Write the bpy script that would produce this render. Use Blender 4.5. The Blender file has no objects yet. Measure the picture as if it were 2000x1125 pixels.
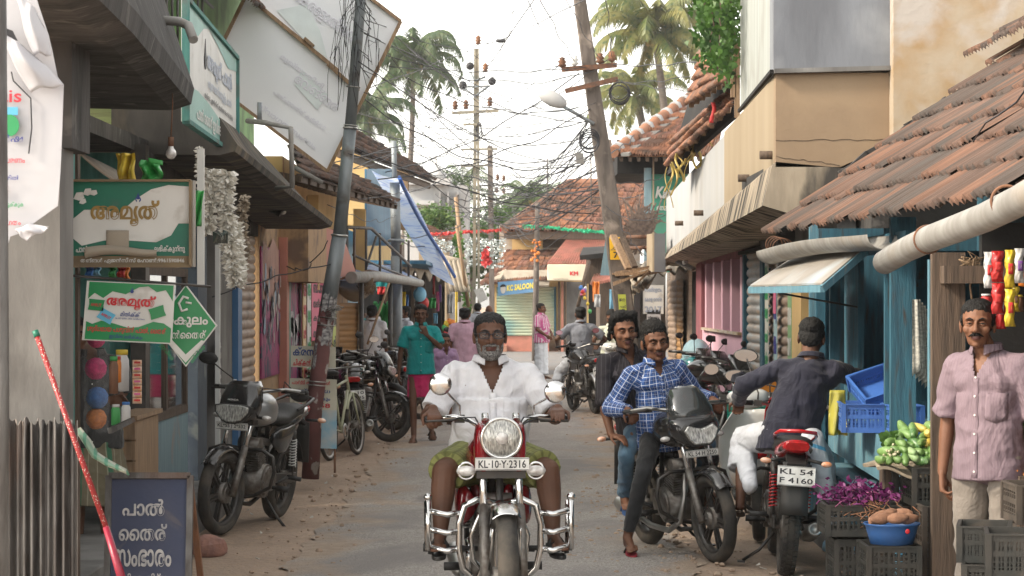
import bpy, bmesh, math, random
from mathutils import Vector, Matrix, noise
random.seed(7)
V = Vector; PI = math.pi; R = math.radians
sc = bpy.context.scene; COL = sc.collection
F = 4722.0; HC = 1.75; YH = 588.0
def at(px, py, Y): return V(((px-1000)/F*Y, Y, HC-(py-YH)/F*Y))
def gx(px, Y): return (px-1000)/F*Y
def hz(py, Y): return HC-(py-YH)/F*Y
def lin(c):
 if isinstance(c, str):
  c = [int(c[i:i+2], 16)/255 for i in (0, 2, 4)]
  return tuple(((x+0.055)/1.055)**2.4 if x > 0.04045 else x/12.92 for x in c)
 return tuple(c)
MC = {}
def nt_new(name):
 m = bpy.data.materials.new(name); m.use_nodes = True
 nt = m.node_tree; b = nt.nodes['Principled BSDF']
 return m, nt, b
def N(nt, t, **kw):
 n = nt.nodes.new(t)
 for k, v in kw.items():
  if k.startswith('i_'): n.inputs[k[2:].replace('_', ' ')].default_value = v
  else: setattr(n, k, v)
 return n
def noise_fac(nt, scale, det=4, stretch=None, lo=.35, hi=.65, coord='Object', dist=0):
 tc = N(nt, 'ShaderNodeTexCoord'); src = tc.outputs[coord]
 if stretch:
  mp = N(nt, 'ShaderNodeMapping'); mp.inputs['Scale'].default_value = stretch
  nt.links.new(src, mp.inputs[0]); src = mp.outputs[0]
 n = N(nt, 'ShaderNodeTexNoise'); n.inputs['Scale'].default_value = scale; n.inputs['Detail'].default_value = det
 n.inputs['Distortion'].default_value = dist
 nt.links.new(src, n.inputs['Vector'])
 r = N(nt, 'ShaderNodeMapRange'); r.inputs[1].default_value = lo; r.inputs[2].default_value = hi
 nt.links.new(n.outputs['Fac'], r.inputs[0])
 return r.outputs[0]
def mix(nt, fac, a, b):
 m = N(nt, 'ShaderNodeMix', data_type='RGBA')
 if isinstance(fac, (int, float)): m.inputs[0].default_value = fac
 else: nt.links.new(fac, m.inputs[0])
 for s, v in ((6, a), (7, b)):
  if isinstance(v, (tuple, str, list)): m.inputs[s].default_value = (*lin(v), 1)
  else: nt.links.new(v, m.inputs[s])
 return m.outputs[2]
def bump(nt, b, h, s, d=.01):
 n = N(nt, 'ShaderNodeBump'); n.inputs['Strength'].default_value = s; n.inputs['Distance'].default_value = d
 nt.links.new(h, n.inputs['Height']); nt.links.new(n.outputs[0], b.inputs['Normal'])
def pm(name, c, c2=None, c3=None, sc1=4, rough=.75, metal=0, bmp=.2, bs=40, st=None, st3=None, sc3=1.5, lo3=.5, hi3=.7, coat=0, sp=.5, alpha=1, trans=0, emit=None, sss=0, bd=.01, coord='Object'):
 if name in MC: return MC[name]
 m, nt, b = nt_new(name); MC[name] = m
 c = lin(c)
 if c2 is None: c2 = tuple(x*.72 for x in c)
 f = noise_fac(nt, sc1, 5, st, coord=coord)
 col = mix(nt, f, c, c2)
 if c3 is not None:
  f3 = noise_fac(nt, sc3, 6, st3, lo3, hi3, dist=.4, coord=coord)
  col = mix(nt, f3, col, c3)
 nt.links.new(col, b.inputs['Base Color'])
 b.inputs['Roughness'].default_value = rough; b.inputs['Metallic'].default_value = metal
 b.inputs['Specular IOR Level'].default_value = sp; b.inputs['Coat Weight'].default_value = coat; b.inputs['Alpha'].default_value = alpha
 b.inputs['Transmission Weight'].default_value = trans
 if sss: b.inputs['Subsurface Weight'].default_value = sss; b.inputs['Subsurface Radius'].default_value = (.012, .005, .003); b.inputs['Subsurface Scale'].default_value = 1
 if emit: b.inputs['Emission Color'].default_value = (*lin(emit), 1); b.inputs['Emission Strength'].default_value = 1
 if bmp: bump(nt, b, noise_fac(nt, bs, 4, st, 0, 1, coord=coord), bmp, bd)
 return m
def flat(name, c, rough=.5, metal=0, **k): return pm(name, c, c2=tuple(x*.85 for x in lin(c)), rough=rough, metal=metal, bmp=0, **k)
class MB:
 def __init__(s): s.v = []; s.f = []; s.m = []; s.sm = []; s.mi = 0; s.smooth = False; s.uv = None
 def add(s, vs, fs, sm=None):
  o = len(s.v); s.v += [V(p) for p in vs]
  for f in fs: s.f.append([i+o for i in f]); s.m.append(s.mi); s.sm.append(s.smooth if sm is None else sm)
  return o
 def mark(s): return len(s.v)
 def xf(s, M, a=0, b=None):
  for i in range(a, len(s.v) if b is None else b): s.v[i] = M @ s.v[i]
  return s
 def hexa(s, p):   # 8 points: bottom 4 ccw, top 4
  s.add(p, [(3,2,1,0),(4,5,6,7),(0,1,5,4),(1,2,6,5),(2,3,7,6),(3,0,4,7)], False)
 def box(s, c, d, rot=None, taper=1):
  x, y, z = d[0]/2, d[1]/2, d[2]/2; t = taper
  p = [V(q) for q in ((-x,-y,-z),(x,-y,-z),(x,y,-z),(-x,y,-z),(-x*t,-y*t,z),(x*t,-y*t,z),(x*t,y*t,z),(-x*t,y*t,z))]
  if rot is not None:
   M = rot if isinstance(rot, Matrix) else Matrix.Rotation(rot, 3, 'Z')
   p = [M.to_3x3() @ q for q in p]
  s.hexa([V(c)+q for q in p]); return s
 def b2(s, a, b):  # box from min to max
  a, b = V(a), V(b); return s.box((a+b)/2, (b-a))
 def frame(s, d, up=None):
  d = V(d).normalized(); up = V(up) if up is not None else (V((0,0,1)) if abs(d.z) < .95 else V((0,1,0)))
  x = d.cross(up).normalized(); y = x.cross(d).normalized(); return d, x, y
 def bar(s, a, b, w, h, up=None):
  a, b = V(a), V(b); d, x, y = s.frame(b-a, up); w /= 2; h /= 2
  q = [(-w,-h),(w,-h),(w,h),(-w,h)]
  s.add([a+x*i+y*j for i, j in q]+[b+x*i+y*j for i, j in q], [(0,1,2,3),(7,6,5,4),(4,5,1,0),(5,6,2,1),(6,7,3,2),(7,4,0,3)], False); return s
 def cyl(s, a, b, r, r2=None, n=12, cap=True, sm=True):
  a, b = V(a), V(b); r2 = r if r2 is None else r2; d, x, y = s.frame(b-a)
  vs = []
  for p, q in ((a, r), (b, r2)):
   for i in range(n):
    t = 2*PI*i/n; vs.append(p+x*math.cos(t)*q+y*math.sin(t)*q)
  s.add(vs, [(i, (i+1) % n, n+(i+1) % n, n+i) for i in range(n)], sm)
  if cap:
   o = len(s.v)-2*n
   s.f.append([o+i for i in range(n)][::-1]); s.f.append([o+n+i for i in range(n)]); s.m += [s.mi]*2; s.sm += [False]*2
  return s
 def tube(s, pts, r, n=8, sm=True, closed=False, flatten=1):
  pts = [V(p) for p in pts]; k = len(pts)
  rs = r if isinstance(r, (list, tuple)) else [r]*k
  vs = []; up = None
  for i, p in enumerate(pts):
   a = pts[(i-1) % k] if (closed or i) else p; b = pts[(i+1) % k] if (closed or i < k-1) else p
   d = (b-a)
   if d.length < 1e-9: d = V((0,0,1))
   d.normalize()
   if up is None:
    up = V((0,0,1)) if abs(d.z) < .9 else V((0,1,0))
   x = d.cross(up)
   if x.length < 1e-4: up = V((1,0,0)); x = d.cross(up)
   x.normalize(); up = x.cross(d).normalized()
   for j in range(n):
    t = 2*PI*j/n; vs.append(p+x*math.cos(t)*rs[i]+up*math.sin(t)*rs[i]*flatten)
  fs = []
  for i in range(k if closed else k-1):
   for j in range(n):
    a0 = i*n; b0 = ((i+1) % k)*n
    fs.append((a0+j, a0+(j+1) % n, b0+(j+1) % n, b0+j))
  o = s.add(vs, fs, sm)
  if not closed:
   s.f.append([o+j for j in range(n)][::-1]); s.f.append([o+(k-1)*n+j for j in range(n)]); s.m += [s.mi]*2; s.sm += [False]*2
  return s
 def ell(s, c, r, ax=None, nu=16, nv=10):
  c = V(c); r = (r, r, r) if isinstance(r, (int, float)) else r
  ax = ax or (V((1,0,0)), V((0,1,0)), V((0,0,1)))
  vs = [c+ax[2]*r[2]]
  for j in range(1, nv):
   ph = PI*j/nv
   for i in range(nu):
    t = 2*PI*i/nu
    vs.append(c+ax[0]*(r[0]*math.sin(ph)*math.cos(t))+ax[1]*(r[1]*math.sin(ph)*math.sin(t))+ax[2]*(r[2]*math.cos(ph)))
  vs.append(c-ax[2]*r[2]); fs = [(0, 1+i, 1+(i+1) % nu) for i in range(nu)]
  for j in range(nv-2):
   for i in range(nu):
    a0 = 1+j*nu; b0 = a0+nu; fs.append((a0+i, b0+i, b0+(i+1) % nu, a0+(i+1) % nu))
  e = len(vs)-1; a0 = 1+(nv-2)*nu
  fs += [(a0+(i+1) % nu, a0+i, e) for i in range(nu)]
  s.add(vs, fs, True); return s
 def cap(s, a, b, r1, r2=None, n=12):      # tapered capsule
  a, b = V(a), V(b); r2 = r1 if r2 is None else r2
  s.cyl(a, b, r1, r2, n); s.ell(a, r1, None, n, 8); s.ell(b, r2, None, n, 8); return s
 def lathe(s, prof, o=(0,0,0), axis=(0,0,1), n=24, sm=True, arc=None):
  o = V(o); d, x, y = s.frame(axis); vs = []; k = len(prof)
  for r, h in prof:
   for i in range(n):
    t = 2*PI*i/n; vs.append(o+d*h+x*math.cos(t)*r+y*math.sin(t)*r)
  fs = []
  for j in range(k-1):
   for i in range(n): fs.append((j*n+i, j*n+(i+1) % n, (j+1)*n+(i+1) % n, (j+1)*n+i))
  s.add(vs, fs, sm); return s
 def torus(s, c, axis, R1, r, n=36, m=10, a0=0, a1=2*PI, sq=1):
  c = V(c); d, x, y = s.frame(axis); full = abs(a1-a0-2*PI) < 1e-6; vs = []; k = n if full else n+1
  for i in range(k):
   t = a0+(a1-a0)*i/n; rd = x*math.cos(t)+y*math.sin(t)
   for j in range(m):
    q = 2*PI*j/m; vs.append(c+rd*(R1+r*math.cos(q))+d*(r*sq*math.sin(q)))
  fs = []
  for i in range(n):
   for j in range(m):
    i2 = (i+1) % k; fs.append((i*m+j, i*m+(j+1) % m, i2*m+(j+1) % m, i2*m+j))
  s.add(vs, fs, True); return s
 def prism(s, poly, o, u, v, th):          # poly in (u,v) plane, extruded by th along u x v (centred)
  o, u, v = V(o), V(u).normalized(), V(v).normalized(); w = u.cross(v).normalized()
  n = len(poly); A = [o+u*a+v*b-w*th/2 for a, b in poly]; B = [p+w*th for p in A]
  s.add(A+B, [list(range(n))[::-1], list(range(n, 2*n))]+[(i, (i+1) % n, n+(i+1) % n, n+i) for i in range(n)], False); return s
 def slab(s, pts, th, n=None):              # 3D polygon given a thickness
  pts = [V(p) for p in pts]; k = len(pts)
  w = n or (pts[1]-pts[0]).cross(pts[-1]-pts[0]).normalized()
  w = V(w)*th; A = pts; B = [p+w for p in pts]
  s.add(A+B, [list(range(k))[::-1], list(range(k, 2*k))]+[(i, (i+1) % k, k+(i+1) % k, k+i) for i in range(k)], False); return s
 def grid(s, fn, nu, nv, th=0, sm=True, closed_u=False):
  vs = [V(fn(i/nu, j/nv)) for j in range(nv+1) for i in range(nu+1)]
  fs = [(j*(nu+1)+i, j*(nu+1)+i+1, (j+1)*(nu+1)+i+1, (j+1)*(nu+1)+i) for j in range(nv) for i in range(nu)]
  if th:
   nn = (V(fn(.51,.5))-V(fn(.49,.5))).cross(V(fn(.5,.51))-V(fn(.5,.49))).normalized()*th
   k = len(vs); vs2 = [p-nn for p in vs]; f2 = [tuple(i+k for i in f[::-1]) for f in fs]
   W = nu+1; ring = [i for i in range(W)]+[j*W+nu for j in range(1, nv+1)]+[nv*W+i for i in range(nu-1, -1, -1)]+[j*W for j in range(nv-1, 0, -1)]
   side = [(ring[(i+1) % len(ring)], ring[i], ring[i]+k, ring[(i+1) % len(ring)]+k) for i in range(len(ring))]
   s.add(vs+vs2, fs+f2, sm)
   for q in side:
    s.f.append([i+len(s.v)-2*k for i in q]); s.m.append(s.mi); s.sm.append(False)
  else: s.add(vs, fs, sm)
  return s
 def text(s, body, o, u, v, w=None, h=None, bold=0, align='C', off=.003, shear=0, font=None):
  vs, fs, (x0, x1, y0, y1) = text_geo(body, bold, shear)
  o, u, v = V(o), V(u).normalized(), V(v).normalized(); n = u.cross(v).normalized()
  sx = w/(x1-x0) if w else h/(y1-y0); sy = h/(y1-y0) if h else sx
  if w is None: sx = sy
  cx = (x0+x1)/2 if align == 'C' else x0; cy = (y0+y1)/2
  s.add([o+u*((p[0]-cx)*sx)+v*((p[1]-cy)*sy)+n*(off+p[2]*sy*.25) for p in vs], fs, False); return s
 def mesh(s, name, mats):
  me = bpy.data.meshes.new(name); me.from_pydata([tuple(p) for p in s.v], [], s.f); me.update()
  for m in (mats if isinstance(mats, (list, tuple)) else [mats]): me.materials.append(m)
  me.polygons.foreach_set('material_index', s.m); me.polygons.foreach_set('use_smooth', s.sm)
  return me
 def build(s, name, mats, parent=None, loc=None, bevel=0, fix=True):
  me = s.mesh(name, mats)
  if fix:
   bm = bmesh.new(); bm.from_mesh(me); bmesh.ops.recalc_face_normals(bm, faces=bm.faces)
   if bevel:
    es = [e for e in bm.edges if len(e.link_faces) == 2 and e.calc_face_angle(0) > .6]
    bmesh.ops.bevel(bm, geom=es, offset=bevel, segments=1, affect='EDGES', clamp_overlap=True)
   bm.to_mesh(me); bm.free()
  return link(name, me, parent, loc)
def link(name, me, parent=None, loc=None):
 o = bpy.data.objects.new(name, me); COL.objects.link(o)
 if parent is not None: o.parent = parent
 if loc is not None: o.location = loc
 return o
TC = {}
import re
def order(s):      # vowel signs that are written before their consonant
 s = s.replace('\u0d4a', '\u0d46\u0d3e').replace('\u0d4b', '\u0d47\u0d3e')
 return re.sub('((?:[\u0d15-\u0d39]\u0d4d)*[\u0d15-\u0d39])([\u0d46-\u0d48])', r'\2\1', s)
def text_geo(body, bold=0, shear=0):
 body = order(body); k = (body, bold, shear)
 if k in TC: return TC[k]
 c = bpy.data.curves.new('t', 'FONT'); c.body = body; c.bevel_depth = max(bold*.75, .016); c.bevel_resolution = 0; c.shear = shear; c.resolution_u = 2
 o = bpy.data.objects.new('t', c); COL.objects.link(o)
 dg = bpy.context.evaluated_depsgraph_get(); me = bpy.data.meshes.new_from_object(o.evaluated_get(dg))
 vs = [V((v.co.x, v.co.y, v.co.z)) for v in me.vertices]; fs = [list(p.vertices) for p in me.polygons]
 bpy.data.objects.remove(o); bpy.data.curves.remove(c); bpy.data.meshes.remove(me)
 xs = [p.x for p in vs] or [0, 1]; ys = [p.y for p in vs] or [0, 1]
 TC[k] = (vs, fs, (min(xs), max(xs), min(ys), max(ys))); return TC[k]
def thing(name, label, cat, loc=(0,0,0), rz=0, group=None):
 o = bpy.data.objects.new(name, None); COL.objects.link(o); o.location = loc; o.rotation_euler = (0, 0, rz)
 o.empty_display_size = .1
 return tag(o, label, cat, group)
def tag(o, label, cat, group=None):
 o['label'] = label; o['category'] = cat
 if group: o['group'] = group
 return o
def struct(o): o['kind'] = 'structure'; return o
def kids(o): return [c for c in bpy.data.objects if c.parent == o]
def dup(o, label=None, group=None, loc=None, rz=None, parent=None):
 c = o.copy(); COL.objects.link(c)
 if parent is not None: c.parent = parent
 if label: c['label'] = label
 if group: c['group'] = group
 if loc is not None: c.location = loc
 if rz is not None: c.rotation_euler = (0, 0, rz)
 for ch in o.children: dup(ch, parent=c)
 return c
def remesh(mb, vox, mats, name, parent=None, smooth=3, disp=None, post=None, loc=None):
 me = mb.mesh('tmp', mats); o = bpy.data.objects.new('tmp', me); COL.objects.link(o)
 m = o.modifiers.new('r', 'REMESH'); m.mode = 'VOXEL'; m.voxel_size = vox; m.use_smooth_shade = True
 if smooth: s = o.modifiers.new('s', 'SMOOTH'); s.iterations = smooth; s.factor = .5
 dg = bpy.context.evaluated_depsgraph_get(); r = bpy.data.meshes.new_from_object(o.evaluated_get(dg))
 bpy.data.objects.remove(o); bpy.data.meshes.remove(me)
 if disp:
  ns = [v.normal.copy() for v in r.vertices]
  for v, n in zip(r.vertices, ns): v.co += n*disp(v.co, n)
 r.materials.clear()
 for m in (mats if isinstance(mats, (list, tuple)) else [mats]): r.materials.append(m)
 if post: post(r)
 r.name = name
 for p in r.polygons: p.use_smooth = True
 return link(name, r, parent, loc)
M = {}
M['chrome'] = pm('chrome', (.72,.72,.72), (.55,.55,.54), rough=.16, metal=1, bmp=.03, bs=15)
M['steel'] = pm('steel', (.42,.42,.41), (.28,.27,.25), rough=.4, metal=.9, bmp=.1, bs=60)
M['alu'] = pm('alu', (.24,.23,.215), (.12,.10,.085), sc1=20, rough=.5, metal=.7, bmp=.4, bs=80)
M['rubber'] = pm('rubber', (.028,.027,.025), (.075,.064,.052), sc1=9, rough=.85, bmp=.3, bs=90)
M['black_paint'] = pm('black_paint', (.012,.012,.014), (.03,.028,.026), rough=.22, bmp=.02, coat=.6)
M['black_plastic'] = pm('black_plastic', (.014,.014,.015), (.032,.030,.027), rough=.55, bmp=.1, bs=120)
M['black_metal'] = pm('black_metal', (.017,.017,.017), (.045,.038,.032), sc1=12, rough=.45, bmp=.1)
M['seat'] = pm('seat', (.012,.012,.012), (.025,.023,.022), rough=.6, bmp=.25, bs=200)
M['red_paint'] = pm('red_paint', (.22,.006,.012), (.15,.006,.01), rough=.18, bmp=.01, coat=.8)
M['red_bright'] = pm('red_bright', (.50,.01,.015), (.36,.01,.012), rough=.25, bmp=.02, coat=.6)
M['lens'] = pm('lens', (.62,.62,.60), (.32,.32,.32), sc1=35, rough=.08, metal=.6, bmp=.5, bs=60, st=(6,1,1))
M['lens_clear'] = pm('lens_clear', (.75,.74,.72), (.45,.42,.40), sc1=30, rough=.12, metal=.25, bmp=.5, bs=80)
M['lens_red'] = pm('lens_red', (.45,.01,.01), (.28,.005,.005), sc1=30, rough=.15, bmp=.4, bs=90)
M['lens_orange'] = pm('lens_orange', (.75,.25,.08), (.7,.5,.4), sc1=30, rough=.15, bmp=.4, bs=90)
M['plate'] = pm('plate', (.72,.72,.70), (.5,.49,.46), sc1=14, rough=.5, bmp=.05)
M['ink'] = flat('ink', (.02,.02,.025), rough=.6)
M['silver'] = pm('silver', (.40,.41,.42), (.30,.30,.30), rough=.3, metal=.6, bmp=.02)
M['white_paint'] = pm('white_paint', (.68,.68,.66), (.55,.54,.51), rough=.28, bmp=.03, coat=.4)
M['glass_dark'] = pm('glass_dark', (.03,.035,.035), (.05,.05,.05), rough=.06, bmp=0, coat=1)
M['glass'] = pm('glass', (.35,.38,.38), (.25,.27,.27), rough=.08, bmp=0, alpha=.35)
M['mirror'] = pm('mirror', (.35,.36,.38), (.33,.34,.36), rough=.04, metal=1, bmp=0)
M['rust'] = pm('rust', (.16,.07,.035), (.07,.04,.028), (.26,.12,.06), sc1=12, rough=.85, bmp=.4, bs=60)
M['skin_dark'] = pm('skin_dark', (.135,.064,.038), (.095,.044,.026), sc1=6, rough=.58, sp=.35, bmp=.15, bs=120, sss=.1)
M['skin_mid'] = pm('skin_mid', (.20,.092,.052), (.14,.064,.036), sc1=6, rough=.58, sp=.35, bmp=.15, bs=120, sss=.1)
M['skin_brown'] = pm('skin_brown', (.16,.072,.040), (.11,.048,.027), sc1=6, rough=.58, sp=.35, bmp=.15, bs=120, sss=.1)
M['lip'] = pm('lip', (.13,.045,.04), (.09,.035,.03), rough=.4, bmp=.1, bs=150)
M['hair'] = pm('hair', (.005,.0045,.0045), (.011,.010,.009), sc1=120, rough=.6, sp=.25, bmp=1, bs=180, st=(1,1,.25))
M['hair_grey'] = pm('hair_grey', (.006,.006,.006), (.03,.03,.03), sc1=150, rough=.6, sp=.25, bmp=1, bs=180)
M['beard_grey'] = pm('beard_grey', (.30,.29,.28), (.05,.05,.05), sc1=110, rough=.8, bmp=1, bs=220)
M['eye'] = flat('eye', (.30,.26,.23), rough=.6)
M['iris'] = flat('iris', (.008,.006,.005), rough=.5)
M['wood'] = pm('wood', (.11,.075,.052), (.055,.038,.027), sc1=6, st=(8,8,.6), rough=.8, bmp=.4, bs=20)
M['wood_pale'] = pm('wood_pale', (.33,.22,.13), (.20,.13,.08), sc1=6, st=(8,8,.6), rough=.8, bmp=.3, bs=20)
def weave(name, c, sc1=260, c2=None, bmp=.35, rough=.85, big=.9):
 """cloth: a fine weave plus faint uneven dye"""
 if name in MC: return MC[name]
 m, nt, b = nt_new(name); MC[name] = m
 c = lin(c); c2 = lin(c2) if c2 else tuple(x*.8 for x in c)
 col = mix(nt, noise_fac(nt, 7, 4), c, c2)
 nt.links.new(col, b.inputs['Base Color']); b.inputs['Roughness'].default_value = rough
 b.inputs['Sheen Weight'].default_value = .15
 bump(nt, b, noise_fac(nt, 6, 4, (1,1,.7), .2, .8, dist=1.2), bmp*1.5, .04)
 return m
def stripes(name, base, cols, coord='UV'):
 """cloth with stripes; cols = list of (axis, period m, width fraction, offset, colour)"""
 if name in MC: return MC[name]
 m, nt, b = nt_new(name); MC[name] = m
 tc = N(nt, 'ShaderNodeTexCoord'); sp = N(nt, 'ShaderNodeSeparateXYZ'); nt.links.new(tc.outputs[coord], sp.inputs[0])
 col = mix(nt, noise_fac(nt, 7, 4), lin(base), tuple(x*.82 for x in lin(base)))
 for ax, per, wid, off, c in cols:
  a = N(nt, 'ShaderNodeMath', operation='MULTIPLY_ADD'); nt.links.new(sp.outputs[ax], a.inputs[0]); a.inputs[1].default_value = 1/per; a.inputs[2].default_value = off+50
  fr = N(nt, 'ShaderNodeMath', operation='FRACT'); nt.links.new(a.outputs[0], fr.inputs[0])
  lt = N(nt, 'ShaderNodeMath', operation='LESS_THAN'); nt.links.new(fr.outputs[0], lt.inputs[0]); lt.inputs[1].default_value = wid
  al = c[3] if len(c) > 3 else 1
  mu = N(nt, 'ShaderNodeMath', operation='MULTIPLY'); nt.links.new(lt.outputs[0], mu.inputs[0]); mu.inputs[1].default_value = al
  col = mix(nt, mu.outputs[0], col, tuple(c[:3]))
 nt.links.new(col, b.inputs['Base Color']); b.inputs['Roughness'].default_value = .85
 bump(nt, b, noise_fac(nt, 6, 4, (1,1,.7), .2, .8, dist=1.2), .5, .04)
 return m
def ik(a, c, l1, l2, hint):
 a, c = V(a), V(c); d = c-a; L = min(d.length, (l1+l2)*.995); u = d.normalized()
 x = (l1*l1-l2*l2+L*L)/(2*L); h = math.sqrt(max(l1*l1-x*x, 0))
 hv = V(hint)-u*V(hint).dot(u); hv.normalize()
 return a+u*x+hv*h
def basis(f, up=(0,0,1)):
 f = V(f).normalized(); r = f.cross(V(up)).normalized(); u = r.cross(f).normalized(); return r, f, u
def stand(h=1.7, lean=0):
 """joints of a standing figure facing -Y, left side at +X"""
 k = h/1.7
 J = dict(pel=V((0,0,.93)), che=V((0,.0,1.25)), nek=V((0,.015,1.43)), hed=V((0,-.008,1.560)), f=V((0,-1,0)), sh=V((1,0,0)))
 for s, n in ((1,'L'), (-1,'R')):
  J['sh'+n] = V((.176*s,.01,1.365)); J['el'+n] = V((.225*s,.03,1.11)); J['wr'+n] = V((.235*s,-.03,.865))
  J['hi'+n] = V((.09*s,0,.90)); J['kn'+n] = V((.10*s,-.01,.49)); J['an'+n] = V((.105*s,.02,.075)); J['to'+n] = V((.13*s,-.14,.03))
 return {a: v*k if a not in ('f','sh') else v for a, v in J.items()}
def rotJ(J, a, off=(0,0,0)):
 Mr = Matrix.Rotation(a, 4, 'Z'); o = V(off)
 out = {}
 for k, v in J.items():
  if isinstance(v, Vector): out[k] = (Mr @ v) + (V((0,0,0)) if k in DIRS else o)
  else: out[k] = v
 return out
DIRS = ('f','sh','hf','hdL','hdR','hnL','hnR','hup')
def hand(mb, w, d, n, side, k=1, curl=.5, spread=0, thumb=.6, fist=False):
 """palm and five fingers; d towards the finger tips, n the way the palm faces, side +1 left / -1 right"""
 d = V(d).normalized(); n = V(n); n = (n-d*n.dot(d)).normalized(); t = d.cross(n)*side; w = V(w)
 for q in (-.022,-.008,.008,.022):
  mb.cap(w+t*q*.7*k, w+(d*.082+t*q*1.2)*k, .016*k, .0145*k, 8)
 mb.ell(w+(d*.045+n*.004)*k, (.024*k,.024*k,.018*k), (d, t, n), 10, 6)
 for i, (q, ln) in enumerate(((.031,.92),(.0105,1.0),(-.0105,.95),(-.031,.76))):
  p = w+(d*(.086-.006*abs(i-1))+t*q)*k; a = curl*(.5+.12*i); dd = (d+t*(q*spread*10)).normalized()
  for seg, (L, r) in enumerate(((.040,.0098),(.026,.0090),(.021,.0082))):
   ang = a*(seg+1) if not fist else (1.15, 2.1, 2.9)[seg]
   v = dd*math.cos(ang)+n*math.sin(ang); p2 = p+v*L*ln*k
   mb.cap(p, p2, r*k, r*.92*k, 8); p = p2
 p = w+(d*.022+t*.026)*k; v = (t*.75+d*.62+n*.25).normalized(); p2 = p+v*.040*k; mb.cap(p, p2, .014*k, .011*k, 8)
 v2 = (d*(1-thumb*.4)+n*thumb+t*.1).normalized(); p3 = p2+v2*.030*k; mb.cap(p2, p3, .0108*k, .009*k, 8)
 p4 = p3+(v2+n*.25-t*.2).normalized()*.022*k; mb.cap(p3, p4, .0092*k, .008*k, 8)
def head_prims(mb, c, B, k, fat=1, jawf=1):
 r, f, u = B; P = lambda a, b, d: V(c)+(r*a+f*b+u*d)*k
 E = lambda a, b, d, x, y, z: mb.ell(P(a,b,d), (x*k,y*k,z*k), (r,f,u), 16, 10)
 E(0,-.012,.030,.075,.093,.085); E(0,.020,-.028,.060*fat,.070,.080); E(0,.028,-.072,.049*fat*jawf,.050,.038)
 E(0,.064,-.092,.022,.018,.018); mb.cap(P(0,.086,.012), P(0,.108,-.026), .0095*k, .0135*k, 8)
 E(.014,.095,-.030,.010,.011,.009); E(-.014,.095,-.030,.010,.011,.009)
 for s in (1,-1):
  mb.cap(P(.010*s,.084,.026), P(.048*s,.068,.024), .010*k, .009*k, 8)
  E(.040*s,.058,-.022,.026*fat,.022,.024)
  E(.080*s,-.010,-.004,.009,.019,.032); E(.078*s,-.004,-.030,.008,.011,.013)
 E(0,.084,-.056,.024,.013,.0065); E(0,.082,-.067,.020,.013,.0075)
def eye_dents(c, B, k):
 r, f, u = B
 pts = [V(c)+(r*(.031*s)+f*.083+u*.008)*k for s in (1,-1)]
 def fn(co, n):
  d = 0
  for p in pts:
   q = co-p; q2 = (q.dot(r)/.017)**2+(q.dot(f)/.03)**2+(q.dot(u)/.011)**2
   if q2 < 9*k*k: d -= .011*k*math.exp(-q2/(k*k))
  return d
 return fn
def torso(mb, J, g, fat=1, belly=0, low=True, w=1):
 pel, che, nek = J['pel'], J['che'], J['nek']; L, Rr = J['shL'], J['shR']
 sh = (L-Rr).normalized(); up = (nek-pel).normalized(); f = up.cross(sh).normalized()*-1 if False else sh.cross(up).normalized()
 if f.dot(J['f']) < 0: f = -f
 ax = (sh, f, up); H = (nek-pel).length/.5; mid = (pel+che)/2
 mb.ell(che+up*.02*H-f*.005, ((.158*w)*fat+g, .112*fat+g, .175*H), ax, 20, 12)
 mb.ell(mid, (.142*fat*w+g, .105*fat+g, .17*H), ax, 20, 12)
 if low: mb.ell(pel, (.158*fat*w+g, .118*fat+g, .13*H), ax, 20, 12)
 if belly: mb.ell(mid+f*(.03+.05*belly)-up*.01, (.145*fat+g+.02*belly, .10*fat+g+.03*belly, .16*H), ax, 20, 12)
 for s, p in ((1, L), (-1, Rr)):
  mb.cap(nek-up*.035*H, p-sh*s*.02, .042*fat+g, .046*fat+g, 12)
  mb.cap(che+sh*s*.07, p-sh*s*.02-up*.02, .085*fat+g*.5, .055*fat+g, 12)
  mb.ell(che+sh*s*.075+f*.055+up*.035, (.075*fat+g*.6,.05*fat+g*.6,.06), ax, 12, 8)
 return sh, f, up
def uv_from(me, segs):
 uv = me.uv_layers.new(name='UVMap'); S = []
 for a, b in segs:
  d = (b-a); L = d.length; d.normalize(); e = V((0,0,1)).cross(d)
  if e.length < .3: e = V((0,1,0)).cross(d)
  e.normalize(); S.append((a, d, L, e, d.cross(e)))
 cu = []
 for v in me.vertices:
  best = None
  for i, (a, d, L, e, g) in enumerate(S):
   q = v.co-a; t = max(0, min(L, q.dot(d))); ds = (q-d*t).length*(1 if i else .62)
   if best is None or ds < best[0]: best = (ds, i)
  a, d, L, e, g = S[best[1]]; q = v.co-a
  rr = .055 if best[1] else .15
  cu.append((q.dot(d), math.atan2(q.dot(g), q.dot(e))*rr, best[1]))
 for p in me.polygons:
  ref = cu[me.loops[p.loop_start].vertex_index]
  for li in p.loop_indices:
   c = cu[me.loops[li].vertex_index]; v = c[1]
   if c[2] != ref[2]: c = ref; v = ref[1]
   rr = .055 if c[2] else .15
   if v-ref[1] > PI*rr: v -= 2*PI*rr
   if ref[1]-v > PI*rr: v += 2*PI*rr
   uv.data[li].uv = (v, c[0])
def planar_uv(o, a, b):
 uv = o.data.uv_layers.new(name='UVMap')
 for l in o.data.loops: c = o.data.vertices[l.vertex_index].co; uv.data[l.index].uv = (c.dot(a)+.013, c.dot(b)+.017)
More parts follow.
